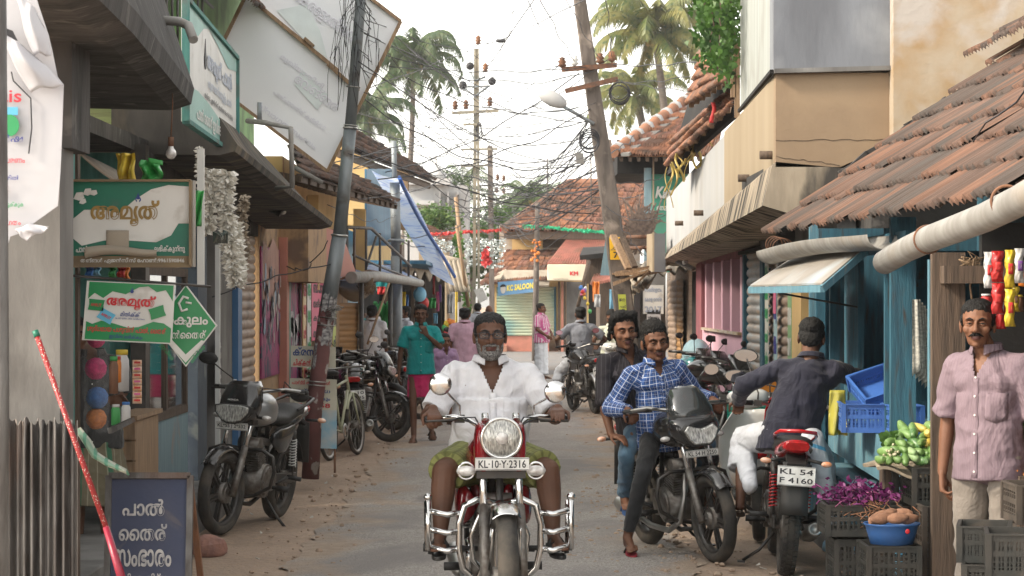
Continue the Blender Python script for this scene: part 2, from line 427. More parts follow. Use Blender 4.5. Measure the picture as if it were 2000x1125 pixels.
def wrinkle(amp, sc=9, st=(1,1,.5), seed=0):
 def fn(co, n):
  q = V((co.x*st[0]*sc+seed, co.y*st[1]*sc, co.z*st[2]*sc))
  q = q+V((1,1,1))*.8*noise.noise(q*.5); a = noise.noise(q); b = noise.noise(q*2.3+V((5,3,1)))
  c = noise.noise(V((co.x*4+co.z*7+seed, co.y*4, co.z*10-co.x*5))); return amp*(1-abs(a)*2.2)*.6+amp*b*.5+amp*1.3*(.35-abs(c)*1.6)
 return fn
def person(label, J, loc, skin, rz=0, group=None, fat=1, belly=0, w=1, vox=.007, face=True, hair='hair', hairtop=0, beard=None, stache=None,
   glasses=False, shirt=None, lower=None, feet=None, arm=1, leg=1, hk=1, grip=(None, None), jawf=1, longhair=False, hs=1, heads=1, hair_vol=1):
 """J: joints in the figure's own frame (root on the ground). shirt / lower: dicts. Body is one mesh; hair, eyes and clothes are children."""
 root = thing('person', label, 'person', loc, rz, group)
 hs *= 1.06; r_, f_, u_ = basis(J.get('hf', J['f']), J.get('hup', (0,0,1))); B = (r_, f_, u_); hc = J['hed']
 b = MB(); b.smooth = True
 torso(b, J, -.006, fat, belly, True, w)
 b.cap(J['nek']-V((0,0,.02)), hc-u_*.05-f_*.015, .056*fat*hs, .052*hs, 12)
 head_prims(b, hc, B, hs, 1+(fat-1)*.45, jawf)
 for s, n in ((1,'L'), (-1,'R')):
  sh, el, wr = J['sh'+n], J['el'+n], J['wr'+n]
  b.cap(sh, el, .044*arm*(1+(fat-1)*.4), .037*arm, 12)
  m = el.lerp(wr, .3); b.cap(el, m, .038*arm, .039*arm, 12); b.cap(m, wr, .039*arm, .025*arm, 12)
  hd = J.get('hd'+n) or (wr-el).normalized(); hn = J.get('hn'+n) or V((-s,0,0))
  hn = V(hn); g = J.get('hc'+n, .55)
  hand(b, wr+V(hd).normalized()*.012, hd, hn, s*J.get('flip'+n, 1), hk, curl=g, thumb=.5, fist=(g > 1.5))
  hi, kn, an, to = J['hi'+n], J['kn'+n], J['an'+n], J['to'+n]
  b.cap(hi, kn, .085*leg*fat, .054*leg, 14)
  d = (an-kn); back = -(to-an); back = (back-d.normalized()*back.dot(d.normalized())).normalized()
  b.cap(kn, kn+d*.3+back*.012, .054*leg, .054*leg, 12); b.cap(kn+d*.3+back*.012, an, .054*leg, .034, 12)
  td = (to-an); fl = V((td.x, td.y, td.z)).normalized(); sd = fl.cross(V((0,0,1))).normalized()
  heel = an-V((0,0,.045))-V((fl.x,fl.y,0)).normalized()*.03
  b.cap(an, heel, .034, .030, 10); b.cap(heel, to+fl*.02, .029, .024, 10); b.cap(an, to, .033, .024, 10)
  for i in range(5):
   q = (i-2)*.0165; tp = to+sd*q*s
   b.cap(to+sd*q*.9*s, tp+fl*(.062-.009*abs(i-(1 if True else 0)))+V((0,0,-.006)), .0125 if i else .0125, .009, 8)
 dent = eye_dents(hc, B, hs) if face else None
 lipc = hc+(f_*.093-u_*.061)*hs
 mats = [skin, M['lip']]
 def post(me):
  if not face: return
  for p in me.polygons:
   q = p.center-lipc
   if abs(q.dot(r_)) < .022*hs and abs(q.dot(u_)) < .0105*hs*(1-(q.dot(r_)/.026/hs)**2) and q.dot(f_) > -.012: p.material_index = 1
 remesh(b, vox, mats, 'body', root, 2, dent, post)
 P = lambda a, bb, d: hc+(r_*a+f_*bb+u_*d)*hs
 if face:
  for s in (1,-1):
   e = MB(); e.ell(P(.031*s,.0685,.005), .0115*hs, (r_,f_,u_), 14, 10); e.mi = 1
   e.ell(P(.031*s,.0768,.0065), (.0070*hs,.0055*hs,.0070*hs), (r_,f_,u_), 10, 8)
   e.build('eye', [M['eye'], M['iris']], root)
   e = MB(); e.tube([P(.014*s,.092,.024), P(.030*s,.0885,.030), P(.047*s,.074,.026)], [.003*hs,.0048*hs,.002*hs], 8); e.build('eyebrow', M[hair] if hair else M['hair'], root)
   e = MB(); e.tube([P(.015*s,.0795,.008), P(.024*s,.0825,.0115), P(.033*s,.083,.012), P(.046*s,.072,.008)], [.0036*hs,.0046*hs,.0046*hs,.0034*hs], 6); e.tube([P(.016*s,.0785,.002), P(.031*s,.0805,-.003), P(.045*s,.072,.002)], [.0030*hs]*3, 6); e.build('eyelid', skin, root)
 if hair:
  h = MB(); h.smooth = True; t = hairtop
  h.ell(P(0,-.027,.064+t*.3), (.080*hs,.097*hs,(.057+t)*hs), (r_,f_,u_), 20, 12)
  h.ell(P(0,-.046,.012), (.073*hs,.062*hs,.076*hs), (r_,f_,u_), 16, 10)
  for s in (1,-1): h.ell(P(.070*s,-.008,.022), (.014*hs,.034*hs,.036*hs), (r_,f_,u_), 10, 8)
  if longhair:
   for s in (1,-1): h.cap(P(.062*s,.02,.085), P(.088*s,-.025,-.035), .028*hs, .017*hs, 10)
   h.cap(P(0,-.07,.03), P(0,-.085,-.07), .06*hs, .035*hs, 12)
   h.cap(P(.03,.05,.10), P(-.06,.03,.10), .03*hs, .03*hs, 10)
  def hd(co, n):
   q = co*48; return .0045*hair_vol*noise.noise(V((q.x*1.5,q.y*1.5,q.z)))+.0045*hair_vol*noise.noise(q*3)
  remesh(h, min(vox, .0065), M[hair], 'hair', root, 1, hd)
 if beard:
  h = MB(); h.smooth = True; E = lambda a, bb, d, x, y, z: h.ell(P(a,bb,d), (x*hs,y*hs,z*hs), (r_,f_,u_), 14, 10)
  E(0,.030,-.088,.056,.052,.036); E(0,.062,-.094,.032,.030,.030)
  for s in (1,-1): E(.052*s,.020,-.055,.014,.036,.034); E(.064*s,.0,-.02,.008,.018,.03); h.cap(P(.034*s,.074,-.052), P(.034*s,.070,-.085), .009*hs, .012*hs, 8)
  E(0,.090,-.0465,.033,.013,.0075)
  remesh(h, .0055, M[beard], 'beard', root, 1, lambda co, n: .003*noise.noise(co*120)+.002*noise.noise(co*260))
 elif stache:
  h = MB(); SK = .55 if longhair or hairtop > .015 else 1.0
  for s in (1,-1): h.tube([P(.001*s,.0985,-.0455), P(.018*s,.096,-.047), P(.034*s,.082,-.056)], [.0068*hs*SK,.0062*hs*SK,.003*hs*SK], 8)
  h.build('moustache', M[stache], root)
 if glasses:
  g = MB()
  for s in (1,-1):
   ring = []
   for i in range(20):
    a = 2*PI*i/20; cx = abs(math.cos(a))**.6*math.copysign(1, math.cos(a)); cy = abs(math.sin(a))**.6*math.copysign(1, math.sin(a))
    ring.append(P(.034*s+.025*cx, .101-abs(.034*s+.025*cx)*.12, .004+.0165*cy))
   g.tube(ring, .0026, 6, closed=True); g.tube([P(.058*s,.094,.010), P(.078*s,.06,.012), P(.083*s,-.02,.010)], .0022, 6)
  g.tube([P(-.011,.104,.008), P(0,.107,.010), P(.011,.104,.008)], .0022, 6)
  go = g.build('glasses', M['ink'], root)
  l = MB()
  for s in (1,-1):
   l.prism([(.0225*math.copysign(abs(math.cos(a))**.6, math.cos(a)), .0145*math.copysign(abs(math.sin(a))**.6, math.sin(a))) for a in [2*PI*i/16 for i in range(16)]], P(.034*s,.0965,.004), r_, u_, .001)
  l.build('lens', M['glass_lens'], go)
 if shirt: make_shirt(root, J, shirt, fat, belly, w, arm, vox)
 if lower: make_lower(root, J, lower, fat, leg, vox)
 if feet: make_sandals(root, J, feet)
 return root
M['glass_lens'] = pm('glass_lens', (.6,.6,.6), (.6,.6,.6), rough=.25, sp=.1, bmp=0, alpha=.04)
def make_shirt(root, J, S, fat, belly, w, arm, vox):
 """S: mat, sleeve 0..1.9 (share of the arm covered), hem (drop below pelvis), collar, open (V depth), cuff"""
 m = S['mat']; b = MB(); b.smooth = True; g = S.get('g', .016)
 sh, f, up = torso(b, J, g, fat, belly, True, w)
 pel, nek, che = J['pel'], J['nek'], J['che']
 hem = S.get('hem', .12); hd = S.get('hemdir', -up)
 n = 28; p0 = che-up*.02; p1 = pel+V(hd)*hem; vs = []
 bw = S.get('bw', 1.0)
 for k, p in ((0, p0), (1, p1)):
  for i in range(n):
   t = 2*PI*i/n; fr = (.045*belly)*(1 if math.sin(t) > 0 else 0)
   vs.append(p+sh*math.cos(t)*(.150*fat*w+g+.004+k*.030)*bw+f*math.sin(t)*(.108*fat+g+.006+k*.026+fr)*bw)
 b.add(vs, [(i, (i+1) % n, n+(i+1) % n, n+i) for i in range(n)]+[list(range(n))[::-1], list(range(n, 2*n))], True)
 sl = S.get('sleeve', .7); fl = S.get('flare', .016)
 for s, q in ((1,'L'), (-1,'R')):
  a, e, wr = J['sh'+q], J['el'+q], J['wr'+q]; sl2 = S.get('sleeve'+q, sl)
  r0 = .046*(1+(fat-1)*.6)*max(1, arm*.92)+g; r1 = .043*arm*(1+(fat-1)*.6)+g
  if sl2 <= 1:
   p = a.lerp(e, sl2); r1 = (.043*(1+(fat-1)*.5)*(1-sl2)+.040*sl2)*(1+(arm-1)*.6)+g+fl; b.cyl(a, p, r0, r1, n=20); b.ell(a, r0, None, 14, 8)
  else:
   b.cap(a, e, r0, r1+.004, 16); p = e.lerp(wr, sl2-1); b.cyl(e, p, r1+.004, (.040-.012*(sl2-1))*arm+g+.003, n=16)
   if S.get('roll'): b.torus(p-(wr-e).normalized()*.025, wr-e, .040*arm+g-.004, .012, 20, 8)
 amp = S.get('amp', .006); wf = wrinkle(amp, S.get('wsc', 9), S.get('wst', (1,1,.45)), S.get('seed', 0))
 vd = S.get('open', .10); vw = S.get('openw', .5); top = nek-up*.0
 def post(me):
  bm = bmesh.new(); bm.from_mesh(me); rm = []
  for fc in bm.faces:
   q = fc.calc_center_median()-nek; z = q.dot(up); y = q.dot(f); x = abs(q.dot(sh))
   if z > .025 and q.length < .13: rm.append(fc)                         # neck hole
   elif vd and y > .02 and z > -vd and x < (z+vd)*vw and z < .04: rm.append(fc)
  bmesh.ops.delete(bm, geom=rm, context='FACES'); bm.to_mesh(me); bm.free()
  uv_from(me, [(pel, nek)]+[(J['sh'+q], J['el'+q]) for q in 'LR']+[(J['el'+q], J['wr'+q]) for q in 'LR'])
 o = remesh(b, max(vox, .008), m, 'shirt', root, 3, wf, post)
 if S.get('thick', 1):
  md = o.modifiers.new('s', 'SOLIDIFY'); md.thickness = .004; md.offset = -1
 if S.get('collar', 1):
  c = MB(); R0 = .066*fat; n = 26
  def fn(u, v):
   t = (u-.5)*2*PI*.88; back = math.cos(t); r = R0+.006+v*.014
   lead = max(0, 1-(1-abs(u-.5)*2)*5)
   p = nek+sh*math.sin(t)*r*1.08-f*back*(r+.012*lead*0)+up*(.044+.008*back-v*.034-lead*v*.018)
   p += f*(.012+lead*.012)
   return p
  c.grid(fn, n, 5, .003); planar_uv(c.build('collar', S.get('cmat', m), root), sh, up)
 if S.get('placket', 1) and face_ok(J):
  c = MB(); bt = MB(); pts = []
  # follow the front of the shirt by ray casting onto it
  from mathutils.bvhtree import BVHTree
  bv = BVHTree.FromPolygons([v.co for v in o.data.vertices], [p.vertices for p in o.data.polygons])
  z1 = -vd+.005; L = (nek-p1).length; z2 = -L+.015; last = None; k = 16
  def surf(z, x):
   q = nek+up*z+sh*x+f*.6; h = bv.ray_cast(q, -f); return h[0] if h[0] else None
  rows = []
  for i in range(k+1):
   z = z1+(z2-z1)*i/k; a = surf(z, -.017); d = surf(z, .017)
   if a and d: rows.append((a+f*.003, d+f*.003))
  if len(rows) > 2:
   vs = [p for r in rows for p in r]; c.add(vs, [(2*i, 2*i+1, 2*i+3, 2*i+2) for i in range(len(rows)-1)], True)
   co = c.build('placket', m, root); planar_uv(co, sh, up); md = co.modifiers.new('s', 'SOLIDIFY'); md.thickness = .003
   for i in range(0, len(rows), 3):
    p = (rows[i][0]+rows[i][1])/2; bt.cyl(p, p+f*.004, .0055, n=8)
   bt.build('button', S.get('bmat', M['plate']), co)
  if S.get('pocket', 1):
   px0, px1 = .055, .15; z3, z4 = -.20, -.33; g2 = []
   for j in range(7):
    for i in range(7):
     zz = z3+(z4-z3)*j/6-(.018*(1-abs(i-3)/3) if j == 6 else 0); a = surf(zz, px0+(px1-px0)*i/6); g2.append(a+f*.004 if a else None)
   if all(g2):
    pk = MB(); pk.add(g2, [(j*7+i, j*7+i+1, j*7+i+8, j*7+i+7) for j in range(6) for i in range(6)], True)
    po = pk.build('pocket', m, root); planar_uv(po, sh, up); md = po.modifiers.new('s', 'SOLIDIFY'); md.thickness = .004
 return o
def face_ok(J): return J.get('front', 1)
def make_lower(root, J, S, fat, leg, vox):
 """S: kind shorts | trousers | skirt ; len = share of the leg covered ; mat"""
 b = MB(); b.smooth = True; pel = J['pel']; sh = (J['hiL']-J['hiR']).normalized(); up = (J['nek']-pel).normalized(); g = S.get('g', .016); f = sh.cross(up); f = f if f.dot(J['f']) > 0 else -f
 b.ell(pel, (.150*fat+g,.112*fat+g,.13), (sh, f, up), 20, 12); k = S['kind']; segs = [(pel, pel+up*.2)]
 if k in ('shorts', 'trousers'):
  for q in 'LR':
   hi, kn, an = J['hi'+q], J['kn'+q], J['an'+q]; ln = S['len']; segs.append((hi, kn))
   if ln <= 1:
    p = hi.lerp(kn, ln); b.ell(hi, .085*leg*fat+g); b.cyl(hi, p, .085*leg*fat+g, .058*leg+g+S.get('flare', .02), n=20)
   else:
    b.cap(hi, kn, .085*leg*fat+g, .056*leg+g, 16); m = kn.lerp(an, .35); p = kn.lerp(an, ln-1); segs.append((kn, an))
    b.cap(kn, m, .056*leg+g, .053*leg+g, 14); b.cyl(m, p, .053*leg+g, S.get('ankle', .05)+S.get('flare', 0), n=18)
 elif k == 'skirt':
  hem = S['hem']; n = 40; rows = []; w0, w1 = S.get('w0', .16), S.get('w1', .20); d0, d1 = S.get('d0', .13), S.get('d1', .16); c1 = V(S.get('c1', (pel.x, pel.y, hem)))
  z0 = pel+V((0,0,.08)); K = 10; vs = []
  for j in range(K+1):
   t = j/K; c = z0.lerp(c1, t)
   for i in range(n):
    a = 2*PI*i/n; fo = 1+S.get('folds', .05)*math.sin(a*S.get('nf', 7)+t*1.5)*t+.04*t*math.sin(a*13)
    vs.append(c+sh*math.cos(a)*(w0+(w1-w0)*t)*fo*fat+f*math.sin(a)*(d0+(d1-d0)*t)*fo*fat)
  b.add(vs, [(j*n+i, j*n+(i+1) % n, (j+1)*n+(i+1) % n, (j+1)*n+i) for j in range(K) for i in range(n)]+[list(range(n))[::-1], list(range(K*n, K*n+n))], True)
  segs = [(V((pel.x,pel.y,0)), pel)]
 elif k == 'lap':           # cloth wrapped over two bent legs
  for q in 'LR':
   hi, kn, an = J['hi'+q], J['kn'+q], J['an'+q]; b.cap(hi, kn, .095*leg*fat+g, .075*leg+g, 16); segs.append((hi, kn))
   p = kn.lerp(an, S.get('len', .5)); b.cyl(kn, p, .075*leg+g, .082*leg+g, n=18)
  b.cap(J['hiL'].lerp(J['knL'], .5), J['hiR'].lerp(J['knR'], .5), .09, .09, 12)
 for e in S.get('extra', []): b.cap(V(e[0]), V(e[1]), e[2], e[3], 14)
 def post(me): uv_from(me, segs)
 o = remesh(b, max(vox, .008), S['mat'], S.get('name', {'shorts':'shorts','trousers':'trousers'}.get(k, 'wrap_cloth')), root, 3, wrinkle(S.get('amp', .007), S.get('wsc', 8), S.get('wst', (1,1,.5)), S.get('seed', 3)), post)
 return o
def make_sandals(root, J, S):
 for s, n in ((1,'L'), (-1,'R')):
  if n not in S.get('sides', 'LR'): continue
  an, to = J['an'+n], J['to'+n]; fl = (to-an); hz_ = V((fl.x, fl.y, 0)).normalized()
  heel = an-V((0,0,.075))-hz_*.045; tip = to+fl.normalized()*.075-V((0,0,.032)); d = (tip-heel); L = d.length; d.normalize(); sd = d.cross(V((0,0,1))).normalized(); u = sd.cross(d)
  b = MB(); pr = []
  for i in range(22):
   a = 2*PI*i/22; x = (1-math.cos(a))/2; y = math.sin(a)*(.030+.014*x)
   pr.append((x*L, y))
  b.prism([(p, q) for p, q in pr], heel-u*.010, d, sd, .020)
  o = b.build('sandal', S['mat'], root, bevel=.003)
  b = MB()
  def arch(t, h=.058, w=.044, n=9):
   c = heel+d*(L*t); return [c+sd*(math.cos(PI*i/n)*w)+u*(.002+math.sin(PI*i/n)*h) for i in range(n+1)]
  if S.get('kind', 'strap') == 'strap':
   b.tube(arch(.62, .055), .013, 6, flatten=.35); b.tube(arch(.40, .075, .042), .013, 6, flatten=.35)
  else:
   q = heel+d*(L*.80)+u*.028
   b.tube([heel+d*(L*.45)+sd*.042, heel+d*(L*.62)+sd*.03+u*.045, q], .008, 6); b.tube([heel+d*(L*.45)-sd*.042, heel+d*(L*.62)-sd*.03+u*.045, q], .008, 6)
  b.build('strap', S.get('smat', S['mat']), o)
def loft(mb, rings, n=20, cap=True):
 """rings: (x, y, z, half width, half height, power) sections across the bike's length"""
 vs = []
 for r in rings:
  x, y, z, w, h = r[:5]; p = r[5] if len(r) > 5 else 2.4
  for i in range(n):
   a = 2*PI*i/n; c, s = math.cos(a), math.sin(a)
   vs.append((x+w*math.copysign(abs(c)**(2/p), c), y+(r[6]*math.sin(a) if len(r) > 6 else 0), z+h*math.copysign(abs(s)**(2/p), s)))
 k = len(rings); fs = [(j*n+i, j*n+(i+1) % n, (j+1)*n+(i+1) % n, (j+1)*n+i) for j in range(k-1) for i in range(n)]
 if cap: fs += [tuple(range(n))[::-1], tuple(range((k-1)*n, k*n))]
 mb.add(vs, fs, True)
def wheel(root, c, Rw, w, kind='alloy', tread='rib', disc=False, xf=None, rimmat='black_metal', drum=True):
 c = V(c); X = V((1,0,0)); I = Matrix.Identity(4); xf = xf or I
 h = MB(); h.cyl(c-X*.055, c+X*.055, .045, n=18); h.cyl(c-X*.085, c+X*.085, .012, n=8)
 if drum: h.cyl(c-X*.03, c+X*.045, .075, n=20)
 h.xf(xf); ho = h.build('wheel', M['alu'], root)
 t = MB(); ri = Rw-w*.82; prof = []
 K = 18
 for i in range(K+1):
  a = -PI*.92/1+PI*1.84*i/K; x = math.sin(a)*w/2; r = Rw-w*.47+math.cos(a)*w*.47
  if tread == 'rib' and abs(a) < 1.2 and i % 2: r -= .005
  prof.append((r, x))
 prof.append(prof[0]); t.lathe(prof, c, X, 56)
 if tread == 'block':
  for i in range(46):
   a = 2*PI*i/46
   for q in (-1, 0, 1):
    b = a+(0 if q else PI/46); rr = Rw+.001-abs(q)*.008
    Mx = Matrix.Rotation(-b, 4, 'X'); k = t.mark(); t.box((0, 0, 0), (w*.25, .026, .012)); t.xf(Matrix.Translation(c) @ Mx @ Matrix.Translation((q*w*.31, 0, rr)) @ Matrix.Rotation(q*.45, 4, 'Y'), k)
 t.xf(xf); t.build('tyre', M['rubber'], ho)
 r = MB(); r.lathe([(ri+.012, -w*.34), (ri-.004, -w*.30), (ri-.010, 0), (ri-.004, w*.30), (ri+.012, w*.34), (ri+.004, w*.36), (ri-.018, w*.2), (ri-.022, 0), (ri-.018, -w*.2), (ri+.004, -w*.36), (ri+.012, -w*.34)], c, X, 48); r.xf(xf)
 r.build('rim', M[rimmat], ho)
 s = MB()
 if kind == 'alloy':
  for i in range(6):
   a = 2*PI*i/6+.2; d = V((0, math.cos(a), math.sin(a))); e = V((0, -math.sin(a), math.cos(a)))
   s.bar(c+d*.04-e*.012, c+d*(ri-.01)-e*.02, .018, .022, X); s.bar(c+d*.04+e*.012, c+d*(ri-.01)+e*.02, .018, .022, X)
 else:
  for i in range(32):
   a = 2*PI*i/32; o = .35 if i % 2 else -.35; q = .03 if (i//2) % 2 else -.03
   s.cyl(c+V((q, math.cos(a)*.042, math.sin(a)*.042)), c+V((0, math.cos(a+o)*(ri-.01), math.sin(a+o)*(ri-.01))), .0016, n=4, cap=False)
 s.xf(xf); s.build('spokes', M['steel' if kind != 'alloy' else rimmat], ho)
 if disc:
  d = MB(); d.lathe([(.06,-.002),(.12,-.002),(.12,.002),(.06,.002),(.06,-.002)], c+X*.062, X, 28); d.xf(xf); d.build('brake_disc', M['steel'], ho)
 return ho
def fender(mb, c, Rf, w, a0, a1, n=18, drop=.03):
 """arched mudguard over a wheel; angles from straight ahead(-Y)=0 to up = pi/2"""
 c = V(c)
 def fn(u, v):
  a = a0+(a1-a0)*v; x = (u-.5)*2; tip = 1-.0*v
  r = Rf-abs(x)**2.5*drop; return c+V((x*w/2*tip, -math.cos(a)*r, math.sin(a)*r))
 mb.grid(fn, 8, n, .004)
def plate(root, name, c, u, v, w, h, lines, mats='plate', bold=.02):
 n = V(u).normalized().cross(V(v).normalized())
 p = MB(); p.prism([(-w/2,-h/2),(w/2,-h/2),(w/2,h/2),(-w/2,h/2)], V(c)-n*.003, u, v, .005); po = p.build(name, M[mats], root, bevel=.0015)
 t = MB(); k = len(lines)
 for i, s in enumerate(lines):
  hh = h*.62/k*(1 if k > 1 else 1.0); cy = (k-1)/2*h*.44-i*h*.44 if k > 1 else 0
  t.text(s, V(c)+V(v).normalized()*cy, u, v, w=w*.88 if len(s) > 4 else w*.6, h=hh*(.92 if k > 1 else 1), bold=bold, off=.001)
 for a, b in ((0, h/2-.004), (0, -h/2+.004)): t.prism([(-w/2+.003,-.0012),(w/2-.003,-.0012),(w/2-.003,.0012),(-w/2+.003,.0012)], V(c)+V(v).normalized()*b+n*.001, u, v, .001)
 t.build('lettering', M['ink'], po)
def indicator(root, p, d, mat='lens_orange', name='indicator', stem=None, r=.03):
 p = V(p); d = V(d).normalized(); b = MB()
 b.ell(p, (r*1.5, r, r*.8), (V((1,0,0)), d, d.cross(V((1,0,0)))), 14, 8)
 o = b.build(name, M[mat], root)
 if stem is not None:
  s = MB(); s.cyl(stem, p, .010, .012, n=8); s.build('stem', M['black_plastic'], o)
 return o
def mirror(root, base, pos, face, r=.06, ry=.045, kind='black'):
 base, pos = V(base), V(pos); face = V(face).normalized(); x = face.cross(V((0,0,1))).normalized(); z = x.cross(face)
 b = MB(); b.ell(pos, (r, .018, ry), (x, face, z), 24, 12); o = b.build('mirror', M['chrome' if kind == 'chrome' else 'black_plastic'], root)
 g = MB(); n = 24; g.prism([(math.cos(2*PI*i/n)*r*.93, math.sin(2*PI*i/n)*ry*.93) for i in range(n)], pos+face*-.0175, x, z, .003) if False else g.prism([(math.cos(2*PI*i/n)*r*.90, math.sin(2*PI*i/n)*ry*.90) for i in range(n)], pos+face*.017, x, z, .003)
 g.build('mirror_glass', M['mirror'], o)
 s = MB(); m = base.lerp(pos, .5)+V((0,0,.02)); s.tube([base, base+V((0,0,.05)), m, pos-face*.01], .0055, 8); s.build('mirror_stalk', M['chrome' if kind == 'chrome' else 'black_metal'], o)
def lever_set(root, g, d, xf, side, chrome=False):
 """handlebar grip with lever: g grip outer end, d inwards"""
 b = MB(); b.cyl(g, g+d*.125, .017, n=12); b.ell(g, .018); b.xf(xf); go = b.build('grip', M['seat'], root)
 l = MB(); p = g+d*.15; l.box(p+d*.01, (.05,.045,.04)); l.tube([p+V((0,-.03,.0)), p-d*.03+V((0,-.06,-.003)), g+V((0,-.055,-.008)), g-d*.012+V((0,-.05,-.008))], [.007,.006,.0055,.007], 8); l.xf(xf)
 l.build('brake_lever', M['black_metal'], root)
BP = {}
def motorcycle(label, loc, rz=0, lean=0, steer=0, group=None, **o):
 g = o.get
 root = thing('motorcycle', label, 'motorcycle', loc, rz, group); root.rotation_euler = (0, lean, rz)
 wb = g('wb', 1.30); Rf = g('Rf', .305); Rr = g('Rr', .305); wf, wr = g('wf', .085), g('wr', .105); X = V((1,0,0)); Z = V((0,0,1))
 fa = V((0, -wb/2, Rf)); ra = V((0, wb/2, Rr)); body = M[g('body', 'black_paint')]; body2 = M[g('body2', g('body', 'black_paint'))]
 style = g('style', 'fairing'); metal = M['chrome'] if style == 'bullet' else M['black_metal']
 top = V((0, -wb/2+.30, .93)); ax = (top-fa).normalized()
 S = Matrix.Translation(top) @ Matrix.Rotation(steer, 4, ax) @ Matrix.Translation(-top)
 detail = g('detail', 1)
 wheel(root, fa, Rf, wf, g('rimf', 'alloy'), g('treadf', 'rib'), g('disc', False), S, g('rimmat', 'black_metal'))
 wheel(root, ra, Rr, wr, g('rimf', 'alloy'), g('tread', 'rib'), False, None, g('rimmat', 'black_metal'))
 # fork
 for s in (1,-1):
  b = MB(); p0 = fa+X*s*.088; off = ax*.36; q = fa+V((0,.03,0))
  b.cyl(fa+X*.088*s-ax*.02, fa+X*.088*s+ax*.36, .027, .025, 12); b.xf(S); fo = b.build('fork_leg', M['alu' if style != 'dark' else 'black_metal'], root)
  b = MB(); b.cyl(fa+X*.088*s+ax*.34, top+X*.088*s+ax*.04, .0175, n=12); b.xf(S); b.build('fork_tube', M['chrome'], fo)
 b = MB(); b.box(top+ax*.03, (.24,.06,.03)); b.box(top-ax*.14, (.24,.07,.035)); b.xf(S); b.build('yoke', M['black_metal'], root)
 # front mudguard
 b = MB(); fender(b, fa, Rf+.03, wf+.035, g('fa0', .75), g('fa1', 2.7));
 for s in (1,-1):
  b.tube([fa+V((s*.065,-.16,Rf*.72)), fa+V((s*.075,0,.02)), fa+V((s*.065,.20,Rf*.62))], .006, 6)
 b.xf(S); b.build('front_mudguard', M[g('fendf', g('body', 'black_paint'))], root)
 # frame and swing arm
 b = MB(); hs = top-ax*.06+V((0,.02,0))
 b.tube([hs, V((0,-.31,.5)), V((0,-.26,.20)), V((0,.0,.17)), V((0,.24,.22)), V((0,.26,.55)), V((0,.20,.74)), hs+V((0,.06,-.02))], .018, 8)
 for s in (1,-1):
  b.tube([V((s*.07,.20,.72)), V((s*.10,.5,.76)), V((s*.09,.86,.82))], .014, 8); b.tube([V((s*.08,.28,.45)), V((s*.09,.5,.73))], .012, 6)
  b.tube([V((s*.075,.22,.34)), ra+X*s*.085], .017, 8)
 b.build('frame', M['black_metal'], root)
 # engine
 b = MB(); ce = V((0,-.04,.36))
 b.cyl(ce-X*.12, ce+X*.12, .125, n=22); b.cyl(ce+X*.12, ce+X*.135, .11, .09, 22); b.cyl(ce-X*.12, ce-X*.137, .115, .095, 22)
 b.box(ce+V((0,.14,.0)), (.20,.22,.18)); b.cyl(ce+V((-.115,.16,.0)), ce+V((.12,.16,0)), .075, n=18)
 inc = V((0,-.28,1)).normalized() if style != 'bullet' else V((0,-.05,1)).normalized()
 cy0 = ce+inc*.11+V((0,-.03,0))
 for i in range(9):
  c = cy0+inc*(.018*i); ww = .19 if i < 7 else .16; k = b.mark(); b.box((0,0,0), (ww, .17, .008)); b.xf(Matrix.Translation(c) @ Matrix.Rotation(math.atan2(-inc.y, inc.z), 4, 'X'), k)
 b.cyl(cy0, cy0+inc*.17, .065, n=16); b.cyl(cy0+inc*.17-X*.08, cy0+inc*.17+X*.08, .05, n=14)
 for i in range(8): a = 2*PI*i/8; b.cyl(ce+V((.134, math.cos(a)*.1, math.sin(a)*.1)), ce+V((.142, math.cos(a)*.1, math.sin(a)*.1)), .008, n=6)
 b.tube([cy0+inc*.16+V((0,.08,0)), cy0+inc*.16+V((0,.17,.02)), V((.02,.2,.62))], .03, 10)
 b.build('engine', M['alu'], root)
 # exhaust on the right side (-X)
 b = MB(); ex = g('exh', -1)
 pts = [cy0+inc*.15+V((0,-.08,0)), V((ex*.05,-.27,.42)), V((ex*.10,-.27,.26)), V((ex*.13,-.12,.19)), V((ex*.14,.2,.2)), V((ex*.145,.40,.24))]
 b.tube(pts, .020, 12); eo = b.build('exhaust_pipe', M['steel' if style != 'bullet' else 'chrome'], root)
 b = MB(); b.lathe([(0,0),(.028,.01),(.048,.09),(.052,.36),(.044,.42),(.030,.43),(.030,.40),(0,.40)], V((ex*.148,.38,.235)), V((ex*.02,1,.20)), 18); b.build('silencer', M[g('silmat', 'steel')], eo)
 # tank, seat, tail
 tz = g('tz', .86); b = MB()
 if style == 'bullet':
  loft(b, [(0,-.30,.90,.03,.03),(0,-.27,.89,.09,.08),(0,-.18,.885,.135,.115),(0,-.05,.875,.15,.12),(0,.08,.85,.135,.10),(0,.18,.82,.09,.07),(0,.22,.80,.05,.04)])
 else:
  loft(b, [(0,-.36,.90,.05,.05),(0,-.32,.885,.13,.09),(0,-.22,.885,.165,.125),(0,-.08,.885,.16,.13),(0,.06,.865,.12,.105),(0,.16,.83,.085,.07),(0,.20,.815,.06,.05)])
 to = b.build('fuel_tank', M[g('tank', g('body', 'black_paint'))], root)
 b = MB(); b.cyl((0,-.12,tz+.11), (0,-.12,tz+.165), .032, n=16); b.build('fuel_cap', M['chrome' if style == 'bullet' else 'steel'], to)
 b = MB(); zs = g('seatz', .80)
 loft(b, [(0,.12,zs-.02,.07,.03),(0,.20,zs-.005,.10,.045),(0,.34,zs-.01,.125,.045),(0,.46,zs+.01,.12,.05),(0,.52,zs+.035,.125,.055),(0,.70,zs+.045,.115,.05),(0,.82,zs+.05,.08,.04),(0,.86,zs+.045,.05,.02)], 20)
 b.build('seat', M['seat'], root)
